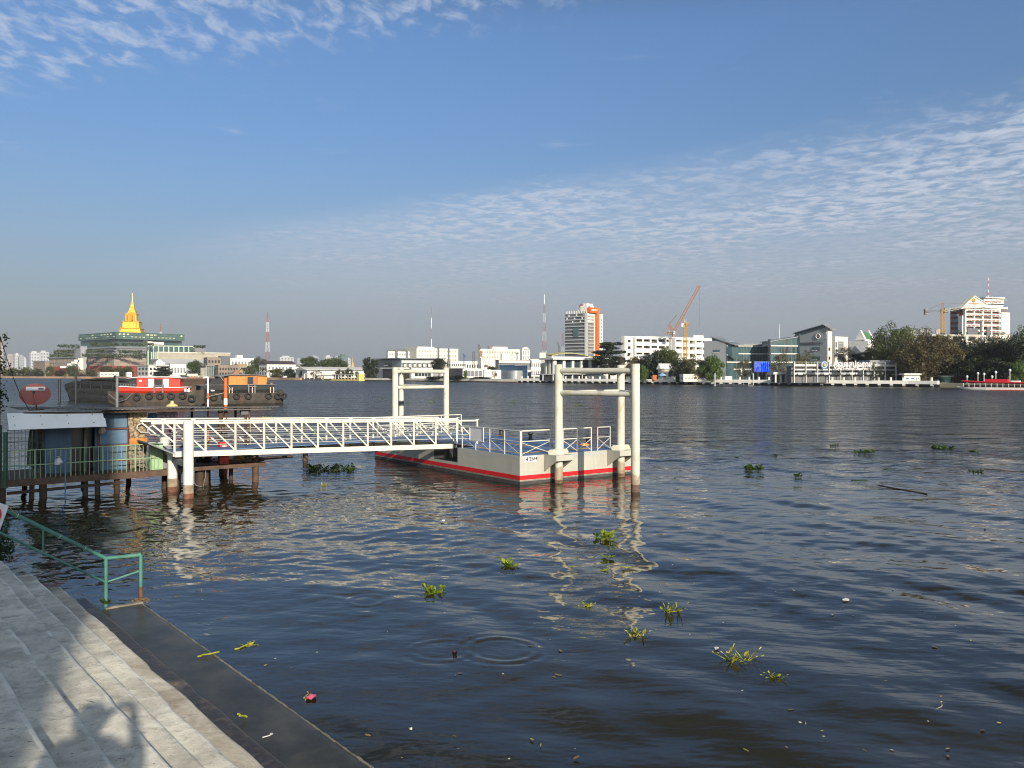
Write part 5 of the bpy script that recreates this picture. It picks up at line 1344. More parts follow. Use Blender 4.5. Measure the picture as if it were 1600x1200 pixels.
p0 = gp(503, 594.4); p1 = gp(561, 595.2); e = (p1 - p0).normalized(); g_ = Vector((-e.y, e.x, 0)); L_ = (p1 - p0).length
YP = mat('pier_yellow', (.66, .52, .14), .6, .1, .4)
MB().obox(p0 - Vector((0, 0, .5)), e * L_, g_ * 3.5, Vector((0, 0, 1.3))).build('float', YP, t)
MB().obox(p0 + e * 12 + Vector((0, 0, 3.3)), e * (L_ - 13), g_ * 3.5, Vector((0, 0, .3))).build('roof', OFFW, t)
for i in range(9): MB().obox(p0 + e * (12.2 + i * (L_ - 14) / 8) + g_ * .1 + Vector((0, 0, .8)), e * .25, g_ * .25, Vector((0, 0, 2.5))).build('post', SIGNW, t)
for i in range(8): MB().obox(p0 + e * (13 + i * (L_ - 14) / 8) + g_ * 1.5 + Vector((0, 0, .8)), e * 1.2, g_ * .5, Vector((0, 0, .9))).build('bench', ORANGE if i % 2 else DARK, t)
MB().obox(p0 + e * (L_ - 2) + Vector((0, 0, .8)), e * 2, g_ * 3, Vector((0, 0, 3.0))).build('booth', YP, t)
t = thing('timber_landing', 'white framed landing stage left of the yellow pier', 'landing stage', gp(488, 594.2))
p0 = gp(475, 594.1); p1 = gp(503, 594.4); e = (p1 - p0).normalized(); g_ = Vector((-e.y, e.x, 0)); L_ = (p1 - p0).length
MB().obox(p0 - Vector((0, 0, .5)), e * L_, g_ * 3, Vector((0, 0, 1.2))).build('float', DGREY, t)
for s in (.0, .3, .55, .97):
    MB().obox(p0 + e * s * L_, e * .35, g_ * .35, Vector((0, 0, 3.9))).build('post', SIGNW, t)
for s0, s1 in ((0, .3), (.55, 1.0)): MB().obox(p0 + e * s0 * L_ + Vector((0, 0, 3.9)), e * (s1 - s0) * L_, g_ * 1.5, Vector((0, 0, .35))).build('cross_beam', SIGNW, t)
# grey office with a trellis roof
b = simple('grey office with a louvred trellis roof beside the big dark tree', 588, 627, 690, 562, 470, GREYW, 33, 0, 0)
b.slab(ypx(560.5, 470), ypx(560.5, 470) + .5, MGREY, 'trellis', 2.0)
for i in range(16): b.box('R', .02 + i * .06, .04 + i * .06, b.zt, ypx(560.5, 470), GREYW, 'trellis_post', .3, .3)
b.px('L', 601, 612, 567, 588, DARK, 'stair_void', .05, .3)
for y in (570, 576, 582): b.px('L', 601, 606, y, y + 2, WHITE, 'landing', .5, .5)
for i in range(8): b.box('R', .03 + i * .12, .11 + i * .12, ypx(576, 480), ypx(568, 480), DARK, 'bay', .05, .3); b.box('R', .055 + i * .12, .105 + i * .12, ypx(573, 480), ypx(569, 480), CREAM, 'blind', .3, .4)
b.box('R', 0, 1, ypx(567.5, 470), ypx(563.5, 470), OFFW, 'fascia', .5, .6)
# white apartment blocks
ap = Bld('apartment_block', 'long white stepped apartment block with dark vertical stair strips', 'apartment block', 603, 651, 716, 544, 900, CREAM, 30)
ap.grid('R', 14, 6, mat('window_cream', (.34, .30, .24), .6, .1, .1), 'window', .45, .4); ap.grid('L', 1, 1, WINF, 'window', .1, .1)
ap.px('R', 683.5, 686, 543, 566, DGREY, 'stair_strip', .8, 1); ap.px('R', 699.5, 702, 544, 566, DGREY, 'stair_strip', .8, 1)
ap.roofbox(.1, .5, .1, .5, 2, CREAM)
a2 = Bld('apartment_block', 'white slab apartment block with deep window boxes behind the trellis roof', 'apartment block', 603, 606, 655, 549, 905, WHITE, 28)
a2.grid('R', 12, 5, MGREY, 'window', .5, .45); a2.px('R', 617, 621, 548, 566, DGREY, 'stair_strip', .8, 1); a2.px('R', 634, 637, 548, 566, DGREY, 'stair_strip', .8, 1)
b = Bld('apartment_block', 'cream apartment slab behind the row of building cranes', 'apartment block', 746, 750, 812, 545, 860, CREAM, 28)
b.grid('R', 15, 5, mat('window_cream', (.34, .30, .24)), 'window', .5, .4); b.box('R', 0, .05, b.zt - 8, b.zt - 2, REDW, 'red_panel', .2, .3)
b.roofbox(.3, .7, .2, .6, 2.5, CREAM)
b = Bld('round_top_tower', 'slim white tower with a rounded top right of the cream slab', 'tower block', 813, 816, 828, 546, 900, WHITE, 35)
b.grid('R', 4, 5, WINF, 'window', .4, .8); c = b.q(.5, .5)
MB().lathe((c.x, c.y, b.zt), [(4.2, 0), (4.0, 1.2), (2.8, 2.3), (.5, 2.9)], 16).build('round_top', WHITE, b.t, True)
simple('white five storey walk-up block left of the cranes', 698, 704, 729, 565, 560, WHITE, 33, 7, 2, 3, DARK)
simple('white block with square windows behind the low modern house', 726, 728, 752, 565, 570, WHITE, 33, 6, 1, 2, DARK)
simple('blank white windowless block at the foot of the cranes', 746, 752, 776, 560, 520, WHITE, 33, 0, 0)
simple('white office penthouse behind the blue fence', 782, 784, 808, 553, 560, WHITE, 33, 3, 1, 1, DARK)
b = simple('grey roofed parking deck above the blue fence', 774, 779, 830, 563, 420, MGREY, 33, 0, 0); b.bands('R', 2, OFFW, fv=.3); b.grid('R', 14, 1, DARK, 'bay', .5, .6, z0=ypx(570, 420), z1=ypx(564, 420))
simple('white flat office block left of the lattice mast', 827, 829, 850, 562, 440, WHITE, 33, 6, 1, 2, MGREY)
# modern low house on the promenade
b = simple('low black glass house with a white roof frame on the promenade', 598, 615, 643, 576, 452, DARK, 33, 0, 0); b.slab(b.zt, b.zt + .6, WHITE, 'roof', 1.0)
b = simple('low modern white house with long dark window on the promenade', 640, 643, 676, 575.5, 435, WHITE, 33, 0, 0)
b.px('R', 648, 673, 580, 588, GLASS, 'window', .1, .4)
for x in (653, 658, 663, 668): b.px('R', x, x + .5, 580, 588, WHITE, 'mullion', .25, .3)
b = simple('black framed glass pavilion left of the white garden wall', 698, 702, 723, 576, 420, DARK, 33, 0, 0, roof=MGREY)
b = simple('white modern house with recessed grey windows', 722, 724, 757, 577, 412, WHITE, 33, 0, 0); b.px('R', 729, 753, 579, 588, WINF, 'window', .1, .4)
for x in (735, 741, 747): b.px('R', x, x + .6, 579, 588, WHITE, 'mullion', .25, .3)
simple('plain white garden wall block right of the modern house', 755, 757, 783, 579, 405, WHITE, 33, 0, 0)
# site fences
t = thing('site_fence', 'blue metal site hoarding around the building plot', 'hoarding', pt(800, 580, 405))
BLF = mat('blue_hoarding', (.045, .15, .29), .5, .2, .5, streak=((.12, .24, .36), .4, .4))
for x0, x1, ya, yb, m, nm in ((780, 804, 570, 580, BLF, 'blue_panel'), (804, 824, 571, 580, BLF, 'blue_panel')):
    a, c = pt(x0, yb, 412 - (x0 - 780) * .6), pt(x1, ya, 412 - (x1 - 780) * .6)
    MB().add([Vector((a.x, a.y, 1.2)), Vector((c.x, c.y, 1.2)), c, Vector((a.x, a.y, c.z)), Vector((a.x, a.y + .4, 1.2)), Vector((c.x, c.y + .4, 1.2)), c + Vector((0, .4, 0)), Vector((a.x, a.y + .4, c.z))], [(0, 1, 2, 3), (7, 6, 5, 4), (3, 2, 6, 7)]).build(nm, m, t)
t = thing('silver_fence', 'curved silver corrugated metal fence beside the promenade wall', 'fence', pt(805, 588, 392))
for i in range(12):
    x0, x1 = 784 + i * 3.4, 787.4 + i * 3.4
    d0 = 396 - 10 * math.sin(math.pi * i / 12); d1 = 396 - 10 * math.sin(math.pi * (i + 1) / 12)
    a, c = pt(x0, 590, d0), pt(x1, 579, d1)
    MB().add([Vector((a.x, a.y, 1.0)), Vector((c.x, c.y, 1.0)), c, Vector((a.x, a.y, c.z)), Vector((a.x, a.y + .3, c.z)), c + Vector((0, .3, 0))], [(0, 1, 2, 3), (3, 2, 5, 4)]).build('fence_panel', mat('silver_sheet', (.42, .44, .46), .4, .1, .6, metal=.2), t)
t = thing('water_tank', 'pale boxy water tank on a grey tower by the mast foot', 'water tank', pt(848, 590, 420))
a = pt(843, 560, 420); MB().obox(a, Vector((10 * 420 / F, 0, 0)), Vector((0, 3, 0)), Vector((0, 0, 9 * 420 / F))).build('tank', PALE, t)
a = pt(845, 576, 420.5); MB().obox(Vector((a.x, a.y, 1.2)), Vector((6 * 420 / F, 0, 0)), Vector((0, 2, 0)), Vector((0, 0, pt(0, 560.2, 420).z - 1.2))).build('tower', CONC, t)
# hall with olive roof, glass restaurant
b = Bld('olive_roof_hall', 'wide hall with a curved olive green roof below the striped tower', 'hall', 853, 862, 932, 557, 400, WHITE, 33); mb = MB()
pts = []
for i in range(13):
    u = i / 12; pts.append((u, 1.9 * math.sin(math.pi * min(1, u * 1.1 + .05)) ** .7))
vs = [b.q(u, -.05) + Vector((0, 0, b.zt + z)) for u, z in pts] + [b.q(u, 1.05) + Vector((0, 0, b.zt + z + .6)) for u, z in pts]
mb.add(vs + [v - Vector((0, 0, .4)) for v in vs], [(i, i + 1, i + 14, i + 13) for i in range(12)] + [(i + 26, i + 39, i + 40, i + 27) for i in range(12)] + [(i + 26, i + 27, i + 1, i) for i in range(12)] + [(i + 13, i + 14, i + 40, i + 39) for i in range(12)]).build('roof', mat('olive_sheet', (.36, .34, .17), .6, .08, .2), b.t)
b = Bld('glass_restaurant', 'white framed restaurant with dark glass behind the near pile frame', 'restaurant', 855, 866, 960, 562, 352, GLASS, 33)
b.slab(b.zt, b.zt + .8, mat('soffit_white', (.6, .6, .58), .6, .05, .2), 'roof', 2.5); b.cols('R', 7, WHITE, 1.2, 'pier', .8, 1.0); b.cols('L', 2, WHITE, 1.2, 'pier', .8, 1.0)
b.box('R', 0, 1, 1.2, ypx(574.5, 352), OFFW, 'base_wall', 1.0, 1.2)
b = Bld('river_terrace', 'low open terrace with grey awning roof along the promenade', 'terrace', 843, 846, 990, 585.5, 342, DARK, 42)
b.slab(b.zt, b.zt + .35, ROOFG, 'awning_roof', 1.2); b.cols('R', 10, SIGNW, .3, 'post', 1.0, .3)
# striped tower
tw = Bld('striped_tower', 'grey and white banded office tower with an orange frame on its corner', 'office tower', 883, 918, 942, 489, 450, WHITE, 50, yb=556)
tw.box('L', 0, 1, tw.zb, tw.zt - .1, DGREY, 'glass_face', .05, .3)
zs = [tw.z('L', .5, y) for y in (494.8, 499.6, 504.6, 510, 515.2, 520.5, 525.8, 531.2, 536.5, 541.8, 547, 552)]
for z in zs: tw.box('L', 0, 1, z - .30, z + .26, mat('shaded_band', (.36, .38, .40), .6, .05, .2), 'floor_band', .55, .9)  # shade of this face put into a darker, cooler band colour
tw.box('L', 0, .10, tw.zb, tw.zt, OFFW, 'corner_pier', .6, .8)
for i in range(10):
    for y in (492.5, 497.4, 502.4):
        if (i * 3 + int(y)) % 4 == 0: tw.box('L', .12 + i * .085, .16 + i * .085, tw.z('L', .5, y + 1.4), tw.z('L', .5, y - 1.2), SIGNW, 'balcony_screen', .3, .4)
tw.px('L', 896.5, 905, 512, 526, TEAL, 'green_glass_bay', .7, .9)
tw.box('R', .02, .40, tw.zb, tw.zt - 5, MGREY, 'side_glass', .05, .3)
for z in zs: tw.box('R', .02, .40, z - .35, z + .35, mat('warm_grey_band', (.40, .38, .33), .7, .05, .2), 'floor_band', .5, .8)
OR = mat('orange_frame', (.68, .13, .025), .5, .06, .2)
tw.px('R', 929.5, 932.8, 481, 556, OR, 'orange_mullion', 1.6, 2.4)
tw.px('R', 919, 932.8, 481, 489, OR, 'orange_beam', 1.55, 2.2)
tw.grid('R', 2, 11, MGREY, 'window', .28, .5, .68, .98, tw.zb, tw.z('R', .8, 497), .06, .3)
back = Bld('rear_slab', None, None, 916, 921, 942, 493, 462, WHITE, 50, yb=556, parent=tw.t, part='rear_slab')
tw.roofbox(.05, .5, .05, .35, 4.2, WHITE); tw.roofbox(.1, .4, .30, .5, 2.2, WHITE, z=tw.zt + .02); tw.roofbox(.1, .5, .1, .25, 1.2, WHITE, z=tw.zt + 4.2)
for i in range(9): tw.box('L', .04 + i * .11, .07 + i * .11, tw.zt, tw.zt + 1.5, OFFW, 'roof_fin', .1, .5)
sb = tw.px('L', 904, 918, 478.0, 483, mat('roof_sign_grey', (.38, .25, .25), .6, .1, .5), 'roof_sign', -2.0, .5)
sg_ = MB().lathe(tw.q(.25, .45), [(.7, tw.zt + 3), (1.1, tw.zt + 4.4), (.3, tw.zt + 5.6)], 10).build('red_dome', mat('maroon_dome', (.20, .04, .05), .6, .1, .5), tw.t, True)
nR = Vector((tw.rb.y, -tw.rb.x, 0))
def face_text(b, f, txt, x, y, size, m, name='lettering', out=.8, parent=None):
    dr, n = (b.rb, Vector((b.rb.y, -b.rb.x, 0))) if f == 'R' else (b.la, -b.rb)
    u = b.u(f, x); p = (b.q(u, 0) if f == 'R' else b.q(0, u)) + n * out; p.z = b.z(f, u, y)
    return text_mesh(name, txt, m, parent or b.t, p, dr if f == 'R' else -dr, size, .03)
for i, w_ in enumerate((.9, 1.2, .7, 1.1, .8, 1.2)): tw.px('R', 920.6 + i * 1.5, 920.6 + i * 1.5 + w_, 483.4 + (i % 2) * .3, 485.7, SIGNW, 'lettering', 1.7, .2)
for i, w_ in enumerate((1.2, .9, 1.3, .8, 1.2, 1.0)): tw.px('L', 905 + i * 2.1, 905 + i * 2.1 + w_, 479 + (i % 2) * .4, 482, mat('sign_red_letters', (.5, .06, .06), .5, .05, 1), 'lettering', -1.85, .2)

# white long building
def open_block(name, label, xl, xc, xr, yt, d, th, nb, ns, skip=0.):
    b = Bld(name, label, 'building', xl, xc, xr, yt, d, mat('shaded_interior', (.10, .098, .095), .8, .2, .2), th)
    zt = b.zt; h = (zt - 2) / ns
    for j in range(ns + 1): b.box('R', 0, 1, 2 + h * j - (1.0 if j else .2), 2 + h * j + .6 - (.6 if j == ns else 0), WHITE, 'floor_slab', 2.2, 2.6)
    b.cols('R', nb, WHITE, 1.0, 'pier', 2.15, 2.5)
    b.box('L', 0, 1, b.zb, zt, WHITE, 'end_wall', .6, .8)
    rr = random.Random(nb)
    for j in range(ns):
        for i in range(nb):
            q_ = rr.random()
            if q_ < .8: b.box('R', (i + .1) / nb, (i + .9) / nb, 2 + h * j + .6, 2 + h * j + .6 + h * (.16 if q_ < .5 else .26), WHITE, 'balcony_wall', 2.0, .3)
    b.slab(zt, zt + .5, WHITE, 'roof', 1.0)
    return b
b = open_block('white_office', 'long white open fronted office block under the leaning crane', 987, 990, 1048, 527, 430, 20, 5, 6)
c = Bld('end_tower', None, None, 971, 976, 990, 525, 425, WHITE, 40, parent=b.t, part='end_tower'); c.grid('R', 1, 6, DARK, 'window', .3, .4)
b.px('L', 977, 985, 552, 556, SIGNW, 'awning', 2, 2)
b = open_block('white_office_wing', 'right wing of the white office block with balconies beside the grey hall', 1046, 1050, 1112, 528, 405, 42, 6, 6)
b.roofbox(.55, .8, .2, .6, 2.0, WHITE)
# grey hall with glass
gh = Bld('grey_glass_hall', 'grey walled hall with slanted glass roofline left of the glass link', 'hall', 1100, 1135, 1146, 532, 330, GREYW, 50)
def wedge(b, f, x0, x1, y0l, y0r, y1l, y1r, m, name, out=.05, th=.5):
    """a sloped-top panel on face f: top row y0l at x0 .. y0r at x1, bottom row y1l .. y1r"""
    dr, n, L_ = (b.rb, Vector((b.rb.y, -b.rb.x, 0)), b.sR) if f == 'R' else (b.la, -b.rb, b.sL)
    P_ = []
    for x, ya, yb in ((x0, y0l, y1l), (x1, y0r, y1r)):
        u = b.u(f, x); p = b.C + dr * (u * L_)
        zt_, zb_ = H + (HZ - ya) / F * p.y, H + (HZ - yb) / F * p.y
        P_.append((p, zt_, zb_))
    (a, at, ab), (c, ct, cb) = P_
    f4 = lambda o_: [Vector((a.x, a.y, ab)) + n * o_, Vector((c.x, c.y, cb)) + n * o_, Vector((c.x, c.y, ct)) + n * o_, Vector((a.x, a.y, at)) + n * o_]
    return MB().add(f4(out) + f4(out - th), [(0, 1, 2, 3), (7, 6, 5, 4), (0, 4, 5, 1), (1, 5, 6, 2), (2, 6, 7, 3), (3, 7, 4, 0)]).build(name, m, b.t)
wedge(gh, 'L', 1112, 1143, 526, 535.5, 534, 560, TEAL, 'glass_face', -.3, 6)
wedge(gh, 'L', 1111, 1149, 525.4, 538, 526.8, 539.6, ROOFG, 'roof_edge', .5, 9)
gh.px('L', 1114, 1124.5, 546.5, 551.5, TEAL, 'window', .08, .4); gh.px('L', 1114, 1124, 550.8, 552, CREAM, 'sill', .3, .5)
gh.box('R', 0, 1, 1.2, gh.zt - 1, TEAL, 'glass_side', .1, .4)
for y in (541, 555, 566): gh.box('R', 0, 1, ypx(y, 335) - .25, ypx(y, 335) + .25, OFFW, 'floor_band', .3, .6)
link = Bld('glass_link', 'long teal glass office link between the two grey halls', 'glass building', 1137, 1140, 1212, 539, 338, TEAL, 16)
link.slab(link.zt, link.zt + .5, ROOFG, 'roof', .8)
for y in (540.8, 553, 566, 577): link.box('R', 0, 1, ypx(y, 342) - .22, ypx(y, 342) + .22, OFFW, 'floor_band', .35, .6)
link.cols('R', 14, DGREY, .22, 'mullion', .15, .3)
link.grid('R', 7, 3, DARK, 'open_window', .35, .6, .0, .95, skip=.3); link.grid('R', 7, 1, CREAM, 'blind', .3, .5, .2, 1, z0=2, z1=8, skip=.4)
lk2 = Bld('curved_glass_wing', 'curved teal glass wing rising towards the gabled grey hall', 'glass building', 1200, 1204, 1247, 530, 330, TEAL, 14)
wedge(lk2, 'R', 1203, 1246, 534, 526.5, 540, 540, TEAL, 'upper_glass', .1, 6); wedge(lk2, 'R', 1202.5, 1247, 533, 525.6, 534.2, 527, ROOFG, 'roof_edge', .6, 8)
for y in (540.8, 553, 566): lk2.box('R', 0, 1, ypx(y, 334) - .22, ypx(y, 334) + .22, OFFW, 'floor_band', .35, .6)
lk2.cols('R', 8, DGREY, .22, 'mullion', .18, .3); lk2.grid('R', 4, 2, DARK, 'open_window', .4, .5, skip=.3)
gb = Bld('gabled_grey_hall', 'tall grey hall with a slanted gable, round white emblem and dark lettering', 'hall', 1241, 1292, 1299, 522, 322, GREYW, 35)
wedge(gb, 'L', 1250, 1291, 525, 511.5, 540, 530, GREYW, 'gable_wall', .12, 2)
wedge(gb, 'L', 1241, 1287, 521, 507.8, 540, 525, TEAL, 'gable_glass', -.5, 2.5)
wedge(gb, 'L', 1240.5, 1288, 520.2, 506.6, 521.3, 507.7, ROOFG, 'roof_edge', .8, 4)
wedge(gb, 'L', 1287.5, 1299, 506.6, 513.5, 507.7, 514.8, ROOFG, 'roof_edge', .8, 4)
wedge(gb, 'L', 1241, 1249.8, 525, 522, 576, 576, TEAL, 'glass_strip', .2, 1)
for y0, y1 in ((542.5, 548), (557, 562.5)):
    gb.px('L', 1269, 1281.5, y0, y1, TEAL, 'window', .2, .4); gb.px('L', 1269, 1277, y1 - .6, y1 + .3, CREAM, 'sill', .4, .5)
wedge(gb, 'R', 1292.2, 1299, 513, 513, 576, 576, CREAM, 'side_wall', .3, .6)
gb.px('R', 1293.5, 1296, 543, 548, DARK, 'window', .4, .3); gb.px('R', 1293.5, 1296, 557, 562, DARK, 'window', .4, .3)
cc = gb.q(0, gb.u('L', 1279)) - gb.rb * .35; cc.z = gb.z('L', gb.u('L', 1279), 525.5)
em = MB().torus(cc, gb.rb, .95, .16, 24, 6).build('emblem', SIGNW, gb.t)
MB().disc(cc, gb.rb, .45, .1, 10).build('emblem_heart', MGREY, em)
face_text(gb, 'L', 'กรมชลประทาน', 1268, 536.5, 1.75, INK, out=.25)
simple('cream office cube with tall strip windows behind the gabled hall', 1294, 1305, 1325, 527, 350, CREAM, 35, 0, 0)
b = bpy.data.objects  # the strip windows of the cream cube
cb = Bld('cream_front', None, None, 1294, 1305, 1321, 528, 349, CREAM, 35, parent=[o for o in COL.objects if o.get('label', '').startswith('cream office cube')][0], part='front')
cb.px('R', 1305.5, 1307.5, 534.5, 543, DGREY, 'window', .1, .3); cb.px('R', 1305.5, 1307.5, 546, 557, DGREY, 'window', .1, .3); cb.px('R', 1309.5, 1318, 533.5, 562, MGREY, 'window', .1, .3)
for i in range(4): cb.px('R', 1309.5, 1318, 537 + i * 5, 537.6 + i * 5, OFFW, 'transom', .25, .3)
simple('dark grey slab tucked behind the cream cube', 1318, 1321, 1326, 527.5, 356, DGREY, 35, 0, 0)
# gabled white tower with green roof
b = Bld('white_gable_tower', 'small white tower with steep gables and a green roof', 'tower', 1339, 1352, 1364, 530, 390, WHITE, 35)
b.gable(3.4, mat('green_tiles', (.06, .16, .07), .6, .15, .5), 'roof', .1, 'R')
for u0, u1 in ((-.12, .06), (.94, 1.08)):
    MB().add([b.q(u, v) + Vector((0, 0, z)) for u in (u0, u1) for v, z in ((1.12, b.zt - .3), (-.12, b.zt - .3), (.5, b.zt + 4.4))], [(0, 1, 2), (5, 4, 3), (0, 2, 5, 3), (1, 4, 5, 2), (0, 3, 4, 1)]).build('gable_end', WHITE, b.t)
b.px('L', 1347, 1349, 524, 527, DARK, 'louvre', .1, .3); b.px('L', 1347, 1349, 530, 533, DARK, 'louvre', .1, .3)
b.slab(ypx(543, 390), ypx(543, 390) + 3, WHITE, 'lower_roof', 3.5)
b = simple('grey gabled house left of the great tree', 1328, 1346, 1357, 552, 340, OFFW, 35, 3, 2, 2, DARK, ROOFG, pitch=3.2)
# parking deck with the department sign
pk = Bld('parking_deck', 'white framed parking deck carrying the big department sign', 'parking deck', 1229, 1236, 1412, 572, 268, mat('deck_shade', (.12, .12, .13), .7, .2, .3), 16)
for y0, y1 in ((569.5, 573), (577, 579.5), (584.5, 587)): pk.px('R', 1236, 1410, y0, y1 - (.8 if y0 > 570 else .4), OFFW if y0 > 570 else WHITE, 'floor_edge', 1.2, 1.4)
for i in range(11): pk.box('R', i / 10 - .0022, i / 10 + .0022, 1.2, ypx(565, 270), WHITE, 'column', 1.8, .6)
pk.box('R', 0, .62, pk.zt, pk.zt + .8, mat('hedge_green', (.07, .10, .035), .9, .3, .5), 'planter', .9, 1.0)
for i in range(9):
    a = .02 + i * .026; pk.box('R', a, a + .002, pk.zt, ypx(565.5, 270), PALE, 'rail_post', 1.3, .1); pk.box('R', a, a + .024, ypx(566, 270), ypx(565.6, 270), PALE, 'rail', 1.3, .1)
pk.px('R', 1356, 1412, 563, 570, ROOFG, 'shed_roof', 1.0, 6)
CARM = [mat('car_white', (.6, .6, .6), .3, .05, 1), mat('car_dark', (.05, .05, .06), .3, .1, 1), mat('car_silver', (.35, .36, .38), .3, .05, 1)]
SGN = thing('department_sign', 'large white Thai and English lettering with a round emblem on the parking deck', 'sign', pk.q(.4, 0) + Vector((0, 0, pk.zt)))
class _S: pass
def deck_text(txt, x, y, size, m, bold):
    u = pk.u('R', x); p = pk.q(u, 0) + Vector((pk.rb.y, -pk.rb.x, 0)) * 2.2; p.z = pk.z('R', u, y)
    return text_mesh('lettering', txt, m, SGN, p, pk.rb, size, .12, bold=bold)
TH_ = deck_text('กรมชลประทาน', 1326, 570.0, 2.9, SIGNW, .045)
EN_ = deck_text('Royal Irrigation Department', 1325.5, 576.0, 1.25, SIGNW, .022)
for o_, want in ((TH_, 69), (EN_, 66)):                       # set both lines to the width they have on the deck
    xs = [v.co.dot(pk.rb) for v in o_.data.vertices]; mid = (max(xs) + min(xs)) / 2; cur = max(xs) - min(xs)
    f_ = want * 278 / F / cur
    for v in o_.data.vertices: v.co += pk.rb * ((v.co.dot(pk.rb) - mid) * (f_ - 1))
    zs_ = [v.co.z for v in o_.data.vertices]; print('SIGN', o_.name, cur, f_, max(zs_) - min(zs_))
u = pk.u('R', 1280.5); c = pk.q(u, 0) + Vector((pk.rb.y, -pk.rb.x, 0)) * 2.4; c.z = pk.z('R', u, 570.2); nrm = Vector((pk.rb.y, -pk.rb.x, 0))
ed = MB().disc(c, nrm, 1.25, .2, 28).build('emblem_disc', mat('emblem_blue', (.12, .22, .40), .5, .05, 1), SGN)
MB().torus(c + nrm * .12, nrm, .98, .13, 28, 6).build('emblem_ring', mat('emblem_pale', (.45, .60, .75), .5, .05, 1), ed)
MB().lathe(c + nrm * .2 + Vector((0, 0, -.6)), [(.2, 0), (.45, .3), (.35, .7), (.08, 1.3)], 8).build('emblem_figure', mat('emblem_gold', (.6, .42, .12), .5, .1, 1), ed)
for i in range(16): 
    uu = .25 + i * .023; MB().tube(pk.q(uu, 0) + nrm * 1.9 + Vector((0, 0, pk.zt - .2)), pk.q(uu, 0) + nrm * 1.9 + Vector((0, 0, pk.zt + 1.5)), .05, 5).build('support', GALV, SGN)
def car(x, y, d, m, lab, th=16):
    c = pt(x, y, d); e = Vector((math.cos(R(th)), math.sin(R(th)), 0)); g = Vector((-e.y, e.x, 0))
    t = thing('parked_car', lab, 'car', c, 'cars on the parking deck')
    MB().obox(c - g * .8, e * 4.0, g * 1.6, Vector((0, 0, .65))).build('body', m, t)
    MB().add([c + e * a + g * w + Vector((0, 0, z)) for w in (-.72, .72) for a, z in ((.7, .65), (3.4, .65), (2.8, 1.25), (1.3, 1.25))], [(0, 1, 2, 3), (7, 6, 5, 4), (0, 4, 5, 1), (1, 5, 6, 2), (2, 6, 7, 3), (3, 7, 4, 0)]).build('cabin', GLASS, t)
    for a in (.8, 3.2): MB().disc(c + e * a - g * .8 + Vector((0, 0, .1)), g, .32, .2, 12).build('wheel', BLACKM, t)
CARL = ['white car parked at the left end of the deck', 'dark car in the second bay of the deck', 'silver car in the third bay of the deck', 'white car below the round emblem', 'dark car just right of the round emblem', 'silver car under the first Thai letters', 'white car under the middle of the sign', 'dark car under the English wording', 'silver car under the last Thai letters', 'white car right of the sign on the deck', 'dark car near the tree end of the deck']
for i, l in enumerate(CARL):
    x = 1240 + i * 13.5; uu = pk.u('R', x); p = pk.q(uu, 0) + nrm * .9
    car(x, 585.3, p.y - .2, CARM[i % 3], l)
# screen
t = thing('led_screen', 'bright blue LED advertising screen in front of the glass building', 'screen', pt(1190, 583, 292))
a, c = pt(1178.5, 581, 292), pt(1203, 565, 292)
MB().obox(Vector((a.x - .15, 292, a.z - .15)), Vector((c.x - a.x + .3, .5, 0)), Vector((-.3, .9, 0)), Vector((0, 0, c.z - a.z + .3))).build('cabinet', DARK, t)
LED = bpy.data.materials.new('led_face'); LED.use_nodes = True
tt = LED.node_tree; bb = tt.nodes['Principled BSDF']
gpos = N(tt, 'ShaderNodeNewGeometry').outputs['Position']
wv = N(tt, 'ShaderNodeTexWave', wave_type='BANDS', bands_direction='X'); wv.inputs['Scale'].default_value = .42; wv.inputs['Distortion'].default_value = 1.2; wv.inputs['Detail'].default_value = 1
tt.links.new(gpos, wv.inputs['Vector'])
sxyz = N(tt, 'ShaderNodeSeparateXYZ'); tt.links.new(gpos, sxyz.inputs[0])
cc_ = mixc(tt, sstep(tt, wv.outputs[1], .25, .75), (.002, .006, .25), (.0, .09, .95))
cc_ = mixc(tt, mth(tt, 'MULTIPLY', sstep(tt, noise(tt, gpos, 1.6, 3, .6), .55, .62), sstep(tt, wv.outputs[1], .5, .8)), cc_, (.02, .55, .9))
bb.inputs['Base Color'].default_value = (.01, .01, .02, 1)
tt.links.new(cc_, bb.inputs['Emission Color']); bb.inputs['Emission Strength'].default_value = 1.0
MB().obox(Vector((a.x, 291.98, a.z)), Vector((c.x - a.x, .5, 0)), Vector((0, .01, 0)), Vector((0, 0, c.z - a.z))).build('display', LED, t)
for x in (1184, 1197): q_ = pt(x, 581, 292.8); MB().tube(Vector((q_.x, q_.y, 1.2)), q_, .35, 8).build('leg', DGREY, t)
# odds along the promenade right
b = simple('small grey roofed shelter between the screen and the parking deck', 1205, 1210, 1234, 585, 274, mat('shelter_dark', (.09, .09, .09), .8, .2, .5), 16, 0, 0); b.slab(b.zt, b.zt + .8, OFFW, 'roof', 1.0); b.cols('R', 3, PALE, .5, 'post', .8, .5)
simple('cream bungalow with blue awning among the trees', 1028, 1033, 1060, 577, 318, CREAM, 35, 3, 1, 1, DARK, WHITE, pitch=2.2)
simple('orange brown kiosk at the promenade under the trees', 1019, 1020, 1026, 587.5, 312, mat('orange_kiosk', (.42, .14, .04), .7, .1, .3), 30, 0, 0)
simple('low white annexe wall under the right hand trees', 1062, 1068, 1100, 586, 300, CREAM, 25, 6, 1, 1, DARK)
simple('cream guard house half hidden by the brown tree', 1410, 1413, 1438, 586, 262, CREAM, 20, 3, 1, 1, mat('blue_window', (.05, .12, .3), .4, .1, .5), WHITE)
t = thing('blue_parasol', 'pale blue market parasol on the promenade', 'parasol', pt(1035, 592, 306))
